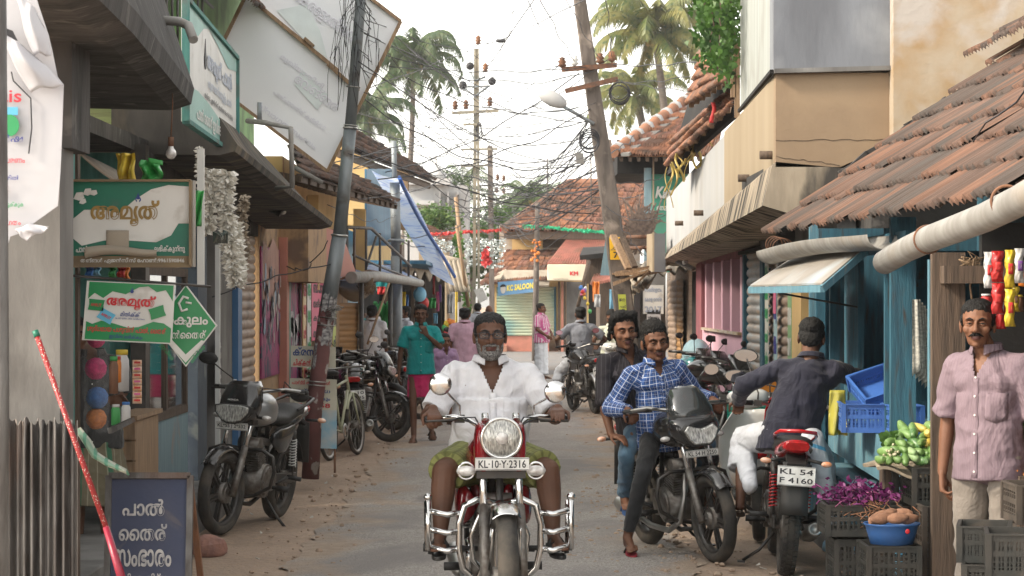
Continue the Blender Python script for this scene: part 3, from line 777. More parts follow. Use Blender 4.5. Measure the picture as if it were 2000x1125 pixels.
 for s in (1,-1):
  b = MB(); b.smooth = True
  loft(b, [(s*.075,.14,.66,.02,.04),(s*.098,.22,.64,.022,.09),(s*.105,.36,.64,.02,.10),(s*.10,.52,.70,.02,.06),(s*.095,.60,.74,.02,.03)], 14)
  b.build('side_panel', M[g('side', g('body', 'black_paint'))], root)
 if g('tail', 1):
  b = MB(); loft(b, [(0,.48,.765,.115,.045),(0,.62,.79,.12,.055),(0,.78,.82,.105,.05),(0,.92,.84,.08,.042),(0,.96,.84,.07,.03)], 20)
  b.build('tail_cowl', body2, root)
 b = MB(); b.prism([(-.065,-.028),(.065,-.028),(.078,.005),(.06,.032),(-.06,.032),(-.078,.005)], (0,.965,.842), -X, (0,.18,1), .03); b.build('tail_light', M['lens_red'], root, bevel=.006)
 b = MB(); b.tube([(-.12,.52,.86),(-.13,.72,.90),(-.11,.92,.93),(0,.985,.94),(.11,.92,.93),(.13,.72,.90),(.12,.52,.86)], .012, 10); b.build('grab_rail', M[g('rail', 'black_metal')], root)
 b = MB(); fender(b, ra, Rr+.045, wr+.05, 1.3, 2.75); b.grid(lambda u, v: (-.085+.17*u, .97+.10*v, .74-.32*v), 3, 4, .006); b.bar((0,.80,.78), (0,1.0,.72), .12, .03)
 b.build('rear_mudguard', M[g('fendr', 'black_plastic')], root)
 # shocks
 for s in (1,-1):
  b = MB(); p, q = ra+V((s*.105,-.04,.05)), V((s*.11,.52,.70)); b.cyl(p, q, .014, n=10); b.cyl(q-(q-p)*.3, q, .022, n=10); so = b.build('shock_absorber', M['black_metal'], root)
  b = MB(); pts = []; d = q-p; e1 = X; e2 = d.normalized().cross(X)
  for i in range(100):
   t = i/99; a = t*2*PI*10; pts.append(p+d*(.2+.62*t)+e1*math.cos(a)*.026+e2*math.sin(a)*.026)
  b.tube(pts, .0048, 5); b.build('spring', M[g('spring', 'steel')], so)
 b = MB(); b.bar(V((.10,.22,.36)), ra+V((.10,.05,.03)), .02, .075, Z); b.build('chain_guard', M['black_metal'], root, bevel=.004)
 for s in (1,-1):
  b = MB(); b.cyl((s*.10,.12,.30), (s*.235,.12,.30), .013, n=10); b.cyl((s*.16,.12,.30), (s*.25,.12,.30), .022, n=10); b.build('footrest', M['seat'], root)
  b = MB(); b.tube([(s*.10,.26,.32),(s*.14,.42,.36)], .012, 6); b.cyl((s*.13,.42,.36), (s*.24,.42,.355), .017, n=10); b.build('rear_footrest', M['seat'], root)
 b = MB(); b.tube([(.06,.16,.22),(.15,.17,.10),(.25-g('standin', 0),.13,.02)], .011, 8); b.box((.26-g('standin', 0),.125,.012), (.05,.06,.012)); b.build('side_stand', M['black_metal'], root)
 # handlebar
 hb = g('hb', dict(w=.36, z=1.06, y=-.16)); c0 = top+ax*.06; b = MB(); w, z, y = hb['w'], hb['z'], hb['y']
 b.tube([(-w,y+.06,z-.01),(-w*.62,y+.02,z+.005),(-w*.42,y-.03,z-.01),(-w*.2,c0.y,c0.z+.03),(w*.2,c0.y,c0.z+.03),(w*.42,y-.03,z-.01),(w*.62,y+.02,z+.005),(w,y+.06,z-.01)], .0125, 10); b.xf(S)
 b.build('handlebar', M['chrome' if style == 'bullet' else g('hbmat', 'steel')], root)
 for s in (1,-1):
  lever_set(root, V((s*(w+.01),y+.06,z-.01)), V((-s,-.10,.02)), S, s)
  if g('mirrors', 1):
   mp = g('mirpos', (.30,-.20,.21)); p0 = S @ V((s*(w-.15),y+.01,z+.01)); p1 = S @ V((s*mp[0],mp[1],z+mp[2]))
   if g('mir'+('L' if s > 0 else 'R')): p1 = V(g('mir'+('L' if s > 0 else 'R')))
   mirror(root, p0, p1, g('mirface', (0,1,0)), g('mr', .062), g('mry', .042), g('mirkind', 'black'))
 # front light and cowl
 if style == 'bullet':
  hc = V((0, top.y-.13, .985)); b = MB(); b.lathe([(0,.16),(.05,.15),(.085,.10),(.098,.03),(.100,0),(.094,-.004)], hc, (0,1,0), 32); b.xf(S); ho = b.build('headlight', M['red_paint'], root)
  b = MB(); b.torus(hc, (0,1,0), .096, .009, 40, 10); b.xf(S); b.build('headlight_rim', M['chrome'], ho)
  b = MB(); b.lathe([(.092,0),(.08,-.012),(.05,-.022),(0,-.028)], hc, (0,1,0), 32); b.xf(S); b.build('headlight_lens', M['headlens'], ho)
  b = MB(); b.lathe([(.0,-.03),(.028,-.029),(.03,-.026),(.0,-.026)], hc, (0,1,0), 20); b.xf(S); b.build('bulb_shield', M['lens_clear'], ho)
  for s in (1,-1):
   b = MB(); b.cyl(hc+V((s*.075,.06,.085)), hc+V((s*.075,.09,.11)), .018, n=12); b.cyl(hc+V((s*.075,.05,.08)), hc+V((s*.075,.062,.086)), .02, n=12); b.xf(S); b.build('pilot_lamp', M['chrome'], root)
   b = MB(); loft(b, [(s*.085,hc.y+.03,.93,.03,.11),(s*.10,hc.y+.12,.93,.03,.13),(s*.09,hc.y+.2,.93,.02,.11)], 14); b.xf(S); b.build('fork_shroud', M['red_paint'], root)
   lx = V((s*.170,top.y-.10,.825)); indicator(root, S @ lx, (0,-1,0), 'lens_clear', 'indicator', S @ V((s*.09,top.y-.06,.83)), .033)
   b = MB(); b.torus(S @ (lx+V((0,.004,0))), (0,1,0), .040, .006, 24, 8); b.build('indicator_rim', M['chrome'], root)
 else:
  z0 = g('cowlz', .98); cw = g('cowlw', .135); hy = top.y-.14; b = MB()
  # cowl: wide shield over the lamp, narrowing to a screen
  prof = g('cowl', [(0,.80,.05,-.02),(0,.86,.12,-.055),(0,.93,.145,-.06),(0,1.00,.145,-.03),(0,1.07,.125,.015),(0,1.12,.09,.05)])
  def shell(mbx, pr, d=.13):
   n = 16; vs = []
   for (x, zz, ww, yy) in pr:
    for i in range(n+1):
     a = PI*i/n; cc = math.cos(a); vs.append((ww*math.copysign(abs(cc)**.8, cc), hy+yy+d*(1-math.sin(a)**.7), zz))
   k = len(pr); mbx.add(vs, [(j*(n+1)+i, j*(n+1)+i+1, (j+1)*(n+1)+i+1, (j+1)*(n+1)+i) for j in range(k-1) for i in range(n)], True)
  shell(b, prof); b.xf(S); fo = b.build('headlight_cowl', M[g('cowlmat', g('body', 'black_paint'))], root); md = fo.modifiers.new('s', 'SOLIDIFY'); md.thickness = .006
  if g('screen'):
   b = MB(); shell(b, g('screen')); b.xf(S); w2 = b.build('windscreen', M['screen_dark'], root); md = w2.modifiers.new('s', 'SOLIDIFY'); md.thickness = .004
  lw, lh, lz = g('lamp', (.098,.055,.90)); b = MB()
  pr = g('lampshape', [(-1,-.2),(-.75,-.85),(-.3,-1.1),(.3,-1.1),(.75,-.85),(1,-.2),(.92,.6),(.5,.85),(0,.75),(-.5,.85),(-.92,.6)])
  yl = hy-.055; b.prism([(a*lw, q*lh) for a, q in pr], (0, yl+g('lampdy', 0), lz), (1,0,0), (0,.14,1), .05); b.xf(S); ho = b.build('headlight', M['headlens'], root, bevel=.008)
  b = MB(); b.prism([(a*lw*1.1, q*lh*1.13) for a, q in pr], (0, yl+.012+g('lampdy', 0), lz), (1,0,0), (0,.14,1), .05); b.xf(S); b.build('headlight_bezel', M['black_plastic'], ho, bevel=.006)
  b = MB(); b.box((0, hy+.10, z0+.08), (.17,.07,.05)); b.xf(S); b.build('instrument_cluster', M['black_plastic'], root, bevel=.012)
  for s in (1,-1):
   lx = V((s*.20,top.y-.05,g('indz', .875))); indicator(root, S @ lx, (0,-1,0), g('indmat', 'lens_clear'), 'indicator', S @ V((s*.09,top.y-.03,g('indz', .875))), .024)
  if g('brand'):
   b = MB(); b.text(g('brand'), (0, hy+g('brandy', -.052), g('brandz', .965)), (1,0,0), (0,.3,1), w=.085, h=.013, bold=.02, off=.004); b.xf(S); b.build('emblem', M['plate'], fo)
 if g('emblem'):
  b = MB(); b.ell(S @ V((0,top.y-.193,.985)), (.012,.004,.02)); b.build('emblem', M['chrome'], root)
 if g('plate_f'):
  pw, ph = g('platef_size', (.235,.05)); zz = g('platef_z', .80); yy = top.y-g('platef_dy', .19)
  u = S.to_3x3() @ V((1,0,0)); v = S.to_3x3() @ V((0,0,1)); plate(root, 'number_plate', S @ V((0,yy,zz)), u, v, pw, ph, [g('plate_f')])
 if g('plate_r'):
  pw, ph = g('plater_size', (.20,.10)); plate(root, 'number_plate', V((0,1.045,.66)), (-1,0,0), (0,-.25,1), pw, ph, g('plate_r'))
 for s in (1,-1): indicator(root, V((s*.19,.94,g('indrz', .77))), (0,1,0), 'lens_orange', 'indicator', V((s*.07,.93,.76)), .024)
 # crash guard
 cg = g('guard', 'loop')
 if cg == 'loop':
  b = MB()
  for s in (1,-1):
   b.tube([(0,-.30,.60),(s*.15,-.31,.61),(s*.24,-.32,.57),(s*.265,-.32,.46),(s*.24,-.30,.35),(s*.12,-.27,.27),(0,-.26,.24)], .0135, 10)
  b.build('crash_guard', M['black_metal'], root)
 elif cg == 'bullet':
  for s in (1,-1):
   b = MB(); b.tube([(s*.02,-.36,.66),(s*.11,-.37,.68),(s*.175,-.375,.65),(s*.20,-.37,.56),(s*.20,-.36,.44),(s*.18,-.35,.34),(s*.12,-.33,.28),(s*.03,-.28,.27)], .0165, 12); b.build('crash_guard', M['chrome'], root)
   b = MB(); b.tube([(s*.03,-.34,.62),(s*.10,-.34,.60),(s*.14,-.33,.5),(s*.13,-.31,.38),(s*.06,-.28,.30)], .013, 10)
   for zz, yy in ((.615,-.372),(.525,-.366),(.435,-.355)):
    b.tube([(s*.20,yy,zz),(s*.26,yy-.015,zz-.008),(s*.345,yy+.02,zz+.008),(s*.352,yy+.15,zz+.016)], .0145, 10)
   b.tube([(s*.352,-.35,.675),(s*.350,-.35,.43)], .0155, 10); b.ell((s*.352,-.35,.69), .021)
   b.tube([(s*.352,-.20,.66),(s*.350,-.20,.44)], .0135, 10)
   b.build('leg_guard', M['chrome'], root)
   b = MB(); b.cyl((s*.10,-.22,.425), (s*.36,-.22,.425), .013, n=10); b.cyl((s*.24,-.22,.43), (s*.37,-.22,.43), .020, n=12); b.build('front_footrest', M['seat'], root)
  b = MB(); b.smooth = True; loft(b, [(-.13,-.02,.62,.03,.06),(-.155,.02,.62,.035,.10),(-.16,.15,.62,.035,.11),(-.14,.25,.62,.03,.08)], 16); b.build('tool_box', M['red_paint'], root)
  b = MB(); b.smooth = True; loft(b, [(.13,-.02,.62,.03,.06),(.155,.02,.62,.035,.10),(.16,.15,.62,.035,.11),(.14,.25,.62,.03,.08)], 16); b.build('tool_box', M['red_paint'], root)
  b = MB(); b.cyl((-.125,-.06,.37), (-.155,-.06,.37), .10,.085, 24); b.build('engine_cover', M['chrome'], root); b = MB(); b.cyl((.125,-.06,.37), (.155,-.06,.37), .10,.085, 24); b.build('engine_cover', M['chrome'], root)
 # cables
 b = MB()
 for s in (1,-1):
  for q in (0, .03):
   b.tube([S @ V((s*.20,y-.02,z)), S @ V((s*.12,y-.16-q,z+.01-q)), S @ V((s*.05,y-.12,z-.12)), V((s*.04,-.2,.78))], .0042, 6)
 b.build('cable', M['ink'], root)
 return root
M['headlens'] = pm('headlens', (.66,.66,.62), (.20,.20,.19), sc1=55, st=(3,1,.6), rough=.1, metal=.55, bmp=.8, bs=70, coat=1)
M['screen_dark'] = pm('screen_dark', (.02,.022,.022), (.05,.055,.055), sc1=2, rough=.06, bmp=0, coat=1, alpha=.82)
def scooter(label, loc, rz=0, lean=0, group=None, body='white_paint', steer=0):
 root = thing('scooter', label, 'scooter', loc, rz, group); root.rotation_euler = (0, lean, rz); X = V((1,0,0))
 fa, ra = V((0,-.62,.22)), V((0,.62,.22)); top = V((0,-.42,.90)); ax = (top-fa).normalized()
 S = Matrix.Translation(top) @ Matrix.Rotation(steer, 4, ax) @ Matrix.Translation(-top)
 wheel(root, fa, .22, .085, 'alloy', 'rib', False, S); wheel(root, ra, .22, .09, 'alloy')
 B = M[body]
 b = MB(); b.cyl(fa+X*.06, fa+X*.06+ax*.5, .02, n=10); b.cyl(fa-X*.06, fa-X*.06+ax*.5, .02, n=10); b.xf(S); b.build('fork_leg', M['black_metal'], root)
 b = MB(); fender(b, fa, .26, .15, .55, 2.5, drop=.06); b.xf(S); b.build('front_mudguard', B, root)
 b = MB(); b.smooth = True     # leg shield
 def sh(u, v):
  z = .30+.62*v; w = .20+.05*math.sin(v*PI)-.10*max(0, v-.75)*3; x = (u-.5)*2
  return (x*w, -.50+.12*v+.16*abs(x)**2.2-.03, z)
 b.grid(sh, 14, 14, .03); b.build('leg_shield', B, root)
 b = MB(); b.smooth = True; loft(b, [(0,-.56,.98,.05,.05),(0,-.53,.99,.13,.075),(0,-.44,1.0,.17,.08),(0,-.36,1.01,.12,.06)], 20); b.xf(S); b.build('handlebar_cowl', B, root)
 b = MB(); b.ell((0,-.555,.985), (.095,.03,.052)); b.xf(S); b.build('headlight', M['headlens'], root)
 b = MB(); b.prism([(-.12,0),(0,-.05),(.12,0),(.09,.05),(-.09,.05)], (0,-.55,.70), (1,0,0), (0,.2,1), .03); b.build('front_badge_panel', M['silver'], root, bevel=.006)
 b = MB(); b.smooth = True; loft(b, [(0,-.36,.29,.17,.03,4),(0,-.1,.28,.16,.03,4),(0,.12,.29,.16,.035,4)], 20); b.build('floorboard', M['black_plastic'], root)
 b = MB(); b.smooth = True
 loft(b, [(0,.05,.42,.10,.12),(0,.14,.50,.16,.20),(0,.32,.54,.19,.22),(0,.58,.56,.19,.19),(0,.80,.60,.15,.14),(0,.95,.66,.08,.06)], 24); b.build('side_panel', B, root)
 b = MB(); b.smooth = True; loft(b, [(0,.04,.72,.08,.03),(0,.12,.745,.13,.045),(0,.34,.75,.15,.045),(0,.62,.785,.14,.05),(0,.80,.80,.10,.04)], 20); b.build('seat', M['seat'], root)
 b = MB(); b.tube([(-.13,.62,.78),(-.13,.86,.84),(0,.95,.86),(.13,.86,.84),(.13,.62,.78)], .012, 8); b.build('grab_rail', M['steel'], root)
 b = MB(); b.ell((0,.945,.66), (.09,.03,.04)); b.build('tail_light', M['lens_red'], root)
 b = MB(); b.tube([(-.34,-.36,1.02),(-.15,-.43,1.0),(.15,-.43,1.0),(.34,-.36,1.02)], .013, 8); b.xf(S); b.build('handlebar', M['steel'], root)
 for s in (1,-1):
  lever_set(root, V((s*.35,-.36,1.02)), V((-s,-.1,0)), S, s)
  mirror(root, S @ V((s*.17,-.42,1.04)), S @ V((s*.27,-.40,1.24)), (0,1,0), .06, .045)
  indicator(root, V((s*.16,-.47,.80)), (0,-1,0), 'lens_orange', 'indicator', None, .024)
 b = MB(); b.tube([(0,-.64,.36),(-.22,-.58,.38),(-.25,-.50,.52),(-.16,-.48,.62)], .011, 8); b.tube([(0,-.64,.36),(.22,-.58,.38),(.25,-.50,.52),(.16,-.48,.62)], .011, 8); b.build('crash_guard', M['chrome'], root)
 plate(root, 'number_plate', V((0,-.575,.80)), (1,0,0), (0,.1,1), .20, .045, ['KL 54 D 1062'])
 b = MB(); b.lathe([(0,0),(.04,.02),(.055,.1),(.05,.36),(.03,.4),(0,.4)], V((-.16,.38,.24)), V((0,1,.15)), 16); b.build('silencer', M['steel'], root)
 b = MB(); b.tube([(.08,.1,.25),(.14,.1,.12),(.18,.08,.01)], .011, 6); b.build('side_stand', M['black_metal'], root)
 return root
def bicycle(label, loc, rz, lean=0, frame='frame_pale', group=None):
 root = thing('bicycle', label, 'bicycle', loc, rz, group); root.rotation_euler = (0, lean, rz)
 fa, ra = V((0,-.56,.345)), V((0,.56,.345)); ht = V((0,-.38,.86)); st = V((0,.16,.82)); bb = V((0,.05,.29))
 for c in (fa, ra): wheel(root, c, .345, .042, 'spoke', 'rib', False, None, 'steel', drum=False)
 b = MB(); b.tube([ht-V((0,-.02,.12)), bb], .017, 8); b.tube([bb, st], .016, 8); b.tube([ht, st-V((0,0,.03))], .016, 8); b.tube([ht+V((0,.02,.05)), ht-V((0,.05,.15))], .019, 8)
 for s in (1,-1):
  b.tube([bb+V((s*.03,0,0)), ra+V((s*.06,0,0))], .010, 6); b.tube([st+V((s*.02,0,-.06)), ra+V((s*.06,0,0))], .009, 6); b.tube([ht+V((s*.04,-.05,-.15)), fa+V((s*.05,0,0))], .012, 6)
 b.build('frame', M[frame], root)
 for c in (fa, ra): b = MB(); fender(b, c, .375, .055, .4 if c is fa else .9, 2.6 if c is fa else 3.0, drop=.015); b.build('mudguard', M[frame], root)
 b = MB(); b.smooth = True; loft(b, [(0,.02,.93,.02,.015),(0,.12,.935,.05,.02),(0,.24,.95,.10,.03),(0,.30,.955,.09,.02)], 16); b.cyl(st, st+V((0,.02,.12)), .012, n=8); b.build('saddle', M['seat'], root)
 b = MB(); b.tube([(-.27,-.18,.98),(-.25,-.30,1.0),(0,-.40,1.0),(.25,-.30,1.0),(.27,-.18,.98)], .011, 8); b.cyl(ht, ht+V((0,-.03,.15)), .012, n=8); b.build('handlebar', M['steel'], root)
 b = MB(); b.lathe([(.06,0),(.095,0),(.095,.004),(.06,.004),(.06,0)], bb+V((-.06,0,0)), (1,0,0), 24)
 for s in (1,-1): b.bar(bb+V((s*.07,0,0)), bb+V((s*.08,.12*s,-.10*s)), .015, .02); b.box(bb+V((s*.13,.12*s,-.10*s)), (.09,.06,.02))
 b.build('crank', M['steel'], root)
 b = MB(); b.b2((-.07,.36,.72), (.07,.78,.735)); b.tube([(.06,.76,.72), ra+V((.06,0,0))], .006, 6); b.tube([(-.06,.76,.72), ra+V((-.06,0,0))], .006, 6); b.build('carrier', M['black_metal'], root)
 b = MB(); b.tube([(.08,.5,.34),(.20,.52,.02)], .008, 6); b.build('side_stand', M['steel'], root)
 return root
M['frame_pale'] = pm('frame_pale', (.42,.44,.30), (.3,.3,.2), rough=.4, bmp=.1)
cam = bpy.data.cameras.new('camera'); co = bpy.data.objects.new('camera', cam); COL.objects.link(co); sc.camera = co
cam.sensor_width = 36; cam.lens = F*36/2000; cam.shift_y = (YH-562.5)/2000; cam.clip_end = 3000; cam.clip_start = .2
co.location = (0,0,HC); co.rotation_euler = (R(90),0,0)
cam.dof.use_dof = True; cam.dof.focus_distance = 14.5; cam.dof.aperture_fstop = 16
wd = bpy.data.worlds.new('World'); sc.world = wd; wd.use_nodes = True; nt = wd.node_tree; bg = nt.nodes['Background']
SUN_EL, SUN_AZ = R(36), R(-108)      # azimuth measured from +Y (away from the camera), clockwise: sun behind the camera's left shoulder
sky = nt.nodes.new('ShaderNodeTexSky'); sky.sky_type = 'NISHITA'; sky.sun_disc = False; sky.sun_elevation = SUN_EL; sky.sun_rotation = SUN_AZ
sky.dust_density = 1.5; sky.air_density = 1.0; sky.ozone_density = 1
hs = nt.nodes.new('ShaderNodeHueSaturation'); hs.inputs['Saturation'].default_value = .12
nt.links.new(sky.outputs[0], hs.inputs['Color']); wm_ = nt.nodes.new('ShaderNodeMix'); wm_.data_type = 'RGBA'; wm_.blend_type = 'MULTIPLY'; wm_.inputs[0].default_value = 1; wm_.inputs[7].default_value = (1,.965,.90,1); nt.links.new(hs.outputs[0], wm_.inputs[6]); nt.links.new(wm_.outputs[2], bg.inputs[0]); bg.inputs[1].default_value = .15
sl = bpy.data.lights.new('sun', 'SUN'); sl.energy = 1.5; sl.angle = R(10); sl.color = (1,.86,.68); so = bpy.data.objects.new('sun', sl); COL.objects.link(so)
sd = V((math.sin(SUN_AZ)*math.cos(SUN_EL), math.cos(SUN_AZ)*math.cos(SUN_EL), math.sin(SUN_EL)))
so.rotation_euler = sd.to_track_quat('Z', 'Y').to_euler()
sc.view_settings.view_transform = 'Standard'; sc.view_settings.look = 'None'; sc.view_settings.exposure = 1.88; sc.view_settings.gamma = 1
sc.cycles.max_bounces = 8; sc.cycles.transparent_max_bounces = 12; sc.cycles.use_denoising = True
sc.cycles.sample_clamp_indirect = 6
def earth_mat():
 m, nt, b = nt_new('earth')
 c = mix(nt, noise_fac(nt, 1.3, 8), (.37,.275,.205), (.285,.21,.155)); c = mix(nt, noise_fac(nt, 14, 6, None, .5, .75), c, (.40,.28,.19)); c = mix(nt, noise_fac(nt, 50, 4, None, .62, .7), c, (.12,.09,.07))
 nt.links.new(c, b.inputs['Base Color']); b.inputs['Roughness'].default_value = .95
 bump(nt, b, noise_fac(nt, 16, 8, None, .2, .8), .6, .03); return m
def asphalt_mat():
 m, nt, b = nt_new('asphalt')
 tc = N(nt, 'ShaderNodeTexCoord'); vo = N(nt, 'ShaderNodeTexVoronoi'); vo.inputs['Scale'].default_value = 48; nt.links.new(tc.outputs['Object'], vo.inputs['Vector'])
 c = mix(nt, vo.outputs['Distance'], (.46,.42,.385), (.25,.23,.21))
 c = mix(nt, noise_fac(nt, 1.1, 7, (1,.5,1), .40, .66), c, (.27,.245,.225))
 c = mix(nt, noise_fac(nt, 26, 5, None, .54, .64), c, (.25,.225,.205)); c = mix(nt, noise_fac(nt, 33, 5, (1.3,1,1), .56, .66), c, (.44,.40,.36))
 c = mix(nt, noise_fac(nt, 90, 3, None, .58, .66), c, (.56,.50,.44)); c = mix(nt, noise_fac(nt, 70, 3, None, .62, .68), c, (.09,.08,.075))
 c = mix(nt, noise_fac(nt, .8, 9, (1,.4,1), .54, .62, dist=.8), c, (.24,.22,.205))                # darker tar patches
 sx = N(nt, 'ShaderNodeSeparateXYZ'); nt.links.new(tc.outputs['Object'], sx.inputs[0])          # sand drifting in from the verges
 ad = N(nt, 'ShaderNodeMath', operation='ADD'); nt.links.new(sx.outputs[0], ad.inputs[0]); ad.inputs[1].default_value = .12
 ab = N(nt, 'ShaderNodeMath', operation='ABSOLUTE'); nt.links.new(ad.outputs[0], ab.inputs[0])
 no = noise_fac(nt, 1.5, 9, (1,.6,1), 0, 1, dist=.5); ma = N(nt, 'ShaderNodeMath', operation='MULTIPLY_ADD'); nt.links.new(no, ma.inputs[0]); ma.inputs[1].default_value = 2.2; nt.links.new(ab.outputs[0], ma.inputs[2])
 mr = N(nt, 'ShaderNodeMapRange'); mr.inputs[1].default_value = 2.0; mr.inputs[2].default_value = 2.42; nt.links.new(ma.outputs[0], mr.inputs[0])
 c = mix(nt, mr.outputs[0], c, mix(nt, noise_fac(nt, 9, 6), (.40,.31,.235), (.32,.245,.185)))
 nt.links.new(c, b.inputs['Base Color']); b.inputs['Roughness'].default_value = .92
 bump(nt, b, noise_fac(nt, 55, 6, None, .2, .8), 1, .015); return m
M['earth'] = earth_mat(); M['asphalt'] = asphalt_mat()
b = MB()
def gz(x, y):
 return .018*noise.noise(V((x*1.7, y*1.2, 0)))*(1 if abs(x+.1) > 1.3 else .2)-.004
b.grid(lambda u, v: ((u-.5)*14, 5+v*50, gz((u-.5)*14, 5+v*50)), 110, 300)
b.grid(lambda u, v: (-300+600*u, 55+600*v, -.004), 2, 2); b.grid(lambda u, v: (-300+600*u, -60+65*v, -.004), 2, 2)
b.grid(lambda u, v: (-300+293*u, 5+50*v, -.004), 2, 2); b.grid(lambda u, v: (7+293*u, 5+50*v, -.004), 2, 2)
struct(b.build('ground', M['earth']))
b = MB(); n = 420; vs = []
for i in range(n+1):
 y = -6+68*i/n; e1 = .16*noise.noise(V((0,y*.9,1)))+.10*noise.noise(V((3,y*4,1)))+.04*noise.noise(V((3,y*13,1))); e2 = .22*noise.noise(V((9,y*.7,4)))+.12*noise.noise(V((9,y*3.5,2)))+.04*noise.noise(V((3,y*15,7)))
 xl, xr = -1.46+e1-.004*max(0,y-30), 1.22+e2+.012*max(0,y-25)
 for j in range(5): x = xl+(xr-xl)*j/4; vs.append((x, y, .014 if 0 < j < 4 else .006))
b.add(vs, [(i*5+j, i*5+j+1, i*5+j+6, i*5+j+5) for i in range(n) for j in range(4)], True)
struct(b.build('road', M['asphalt']))
b = MB(); b.grid(lambda u, v: (-9+30*u, 57+(27-1.5*math.sin(u*3))*v, .019), 20, 20); struct(b.build('cross_road', pm('asphalt_worn', (.16,.155,.155), (.12,.115,.115), (.2,.16,.13), sc1=3, rough=.9, bmp=.4, bs=40)))
# loose stones and litter
def rubble(name, n, xs, ys, smin, smax, mat, seed):
 rd = random.Random(seed); b = MB()
 for i in range(n):
  x, y = xs(rd), ys(rd); s = smin+(smax-smin)*rd.random()**3; k = b.mark()
  b.ell((0,0,0), (s*rd.uniform(.7,1.3), s*rd.uniform(.7,1.3), s*rd.uniform(.4,.8)), None, 5, 4)
  b.xf(Matrix.Translation((x, y, .008+s*.2)) @ Matrix.Rotation(rd.random()*6, 4, 'Z'), k)
 for i in range(len(b.sm)): b.sm[i] = False
 o = b.build(name, mat, fix=False); o['kind'] = 'stuff'; o['label'] = 'loose gravel and crumbs of tar scattered along the roadside'; return o
M['stone'] = pm('stone', (.40,.30,.22), (.30,.22,.165), sc1=30, rough=.95, bmp=.5, bs=60)
rubble('gravel', 800, lambda r: (-1.5+r.gauss(0,.22)) if r.random() < .35 else (1.2+r.gauss(0,.45)), lambda r: 12+r.random()**1.5*28, .006, .028, M['stone'], 3)
rubble('gravel', 500, lambda r: r.uniform(.3,1.6), lambda r: r.uniform(16,23), .006, .022, M['stone'], 5)
b = MB(); rd = random.Random(4)
for i in range(26):
 x, y = rd.choice([rd.uniform(-2.3,-1.5), rd.uniform(1.4,2.4)]), rd.uniform(14,32); a = rd.random()*3; s = rd.uniform(.02,.05)
 b.slab([(x,y,.02),(x+s*math.cos(a),y+s*math.sin(a),.024),(x+s*math.cos(a)-s*math.sin(a)*.6,y+s*math.sin(a)+s*.5*math.cos(a),.035),(x-s*.5*math.sin(a),y+s*.5*math.cos(a),.02)], .002)
o = b.build('litter', flat('litter', (.5,.47,.42), rough=.8)); o['kind'] = 'stuff'; o['label'] = 'small paper scraps and leaves littering the dirt verge'
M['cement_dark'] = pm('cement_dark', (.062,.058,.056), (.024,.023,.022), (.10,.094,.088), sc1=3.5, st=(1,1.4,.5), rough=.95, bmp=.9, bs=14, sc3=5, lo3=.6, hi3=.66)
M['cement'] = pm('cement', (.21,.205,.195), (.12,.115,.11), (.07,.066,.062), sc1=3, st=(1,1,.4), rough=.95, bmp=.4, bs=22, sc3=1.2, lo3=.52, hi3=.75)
M['cement_blue'] = pm('cement_blue', (.19,.205,.23), (.12,.128,.145), (.28,.295,.31), sc1=2.2, st=(1,1,.35), rough=.9, bmp=.25, bs=25, sc3=1.0)
M['panel_white'] = pm('panel_white', (.38,.40,.385), (.29,.31,.295), (.28,.28,.26), sc1=3, st=(1,3,.12), rough=.8, bmp=.2, bs=20)
M['tan'] = pm('tan', (.285,.205,.13), (.235,.165,.105), (.22,.155,.10), sc1=1.4, rough=.9, bmp=.25, bs=25, sc3=1.2, lo3=.58, hi3=.75)
M['cream'] = pm('cream', (.33,.265,.18), (.28,.22,.145), (.30,.24,.18), sc1=2, st=(1,1,.3), rough=.9, bmp=.25, bs=25, sc3=1.4, st3=(1,1,.25), lo3=.56, hi3=.74)
M['white_wash'] = pm('white_wash', (.40,.40,.40), (.34,.35,.36), (.36,.35,.33), sc1=2, st=(1,1,.25), rough=.9, bmp=.2, bs=25, sc3=1.5, st3=(1,1,.2), lo3=.56, hi3=.74)
M['stained'] = pm('stained', (.44,.37,.28), (.28,.23,.17), (.045,.04,.035), sc1=5, st=(1,2.5,.3), rough=.95, bmp=.4, bs=25, sc3=3, st3=(1,2.2,.28), lo3=.47, hi3=.60)
M['yellow_old'] = pm('yellow_old', (.36,.30,.225), (.30,.19,.085), (.39,.355,.32), sc1=2.2, rough=.95, bmp=.35, bs=18, sc3=2.2, lo3=.45, hi3=.62)
M['yellow_wall'] = pm('yellow_wall', (.60,.42,.19), (.50,.34,.15), (.32,.24,.15), sc1=1.5, rough=.9, bmp=.2, bs=20, sc3=.9, lo3=.6, hi3=.8)
M['pink'] = pm('pink', (.58,.36,.43), (.50,.30,.37), (.36,.24,.26), sc1=1.6, st=(1,1,.3), rough=.85, bmp=.15, bs=20, sc3=1.2, st3=(1,1,.3), lo3=.58, hi3=.76)
M['maroon'] = pm('maroon', (.26,.085,.10), (.18,.06,.075), sc1=3, rough=.85, bmp=.15)
M['green_wall'] = pm('green_wall', (.05,.26,.19), (.04,.20,.14), (.10,.20,.14), sc1=3, rough=.8, bmp=.2)
M['green_pale'] = pm('green_pale', (.22,.36,.16), (.16,.27,.12), (.10,.13,.08), sc1=3, rough=.9, bmp=.3)
M['magenta'] = pm('magenta', (.28,.015,.11), (.20,.012,.08), (.02,.015,.05), sc1=4, rough=.6, bmp=.1, sc3=5, lo3=.53, hi3=.57)
M['blue_paint'] = pm('blue_paint', (.028,.115,.165), (.018,.07,.105), (.045,.04,.036), sc1=5, st=(6,6,.7), rough=.7, bmp=.35, bs=25, sc3=4, st3=(5,5,.7), lo3=.56, hi3=.72)
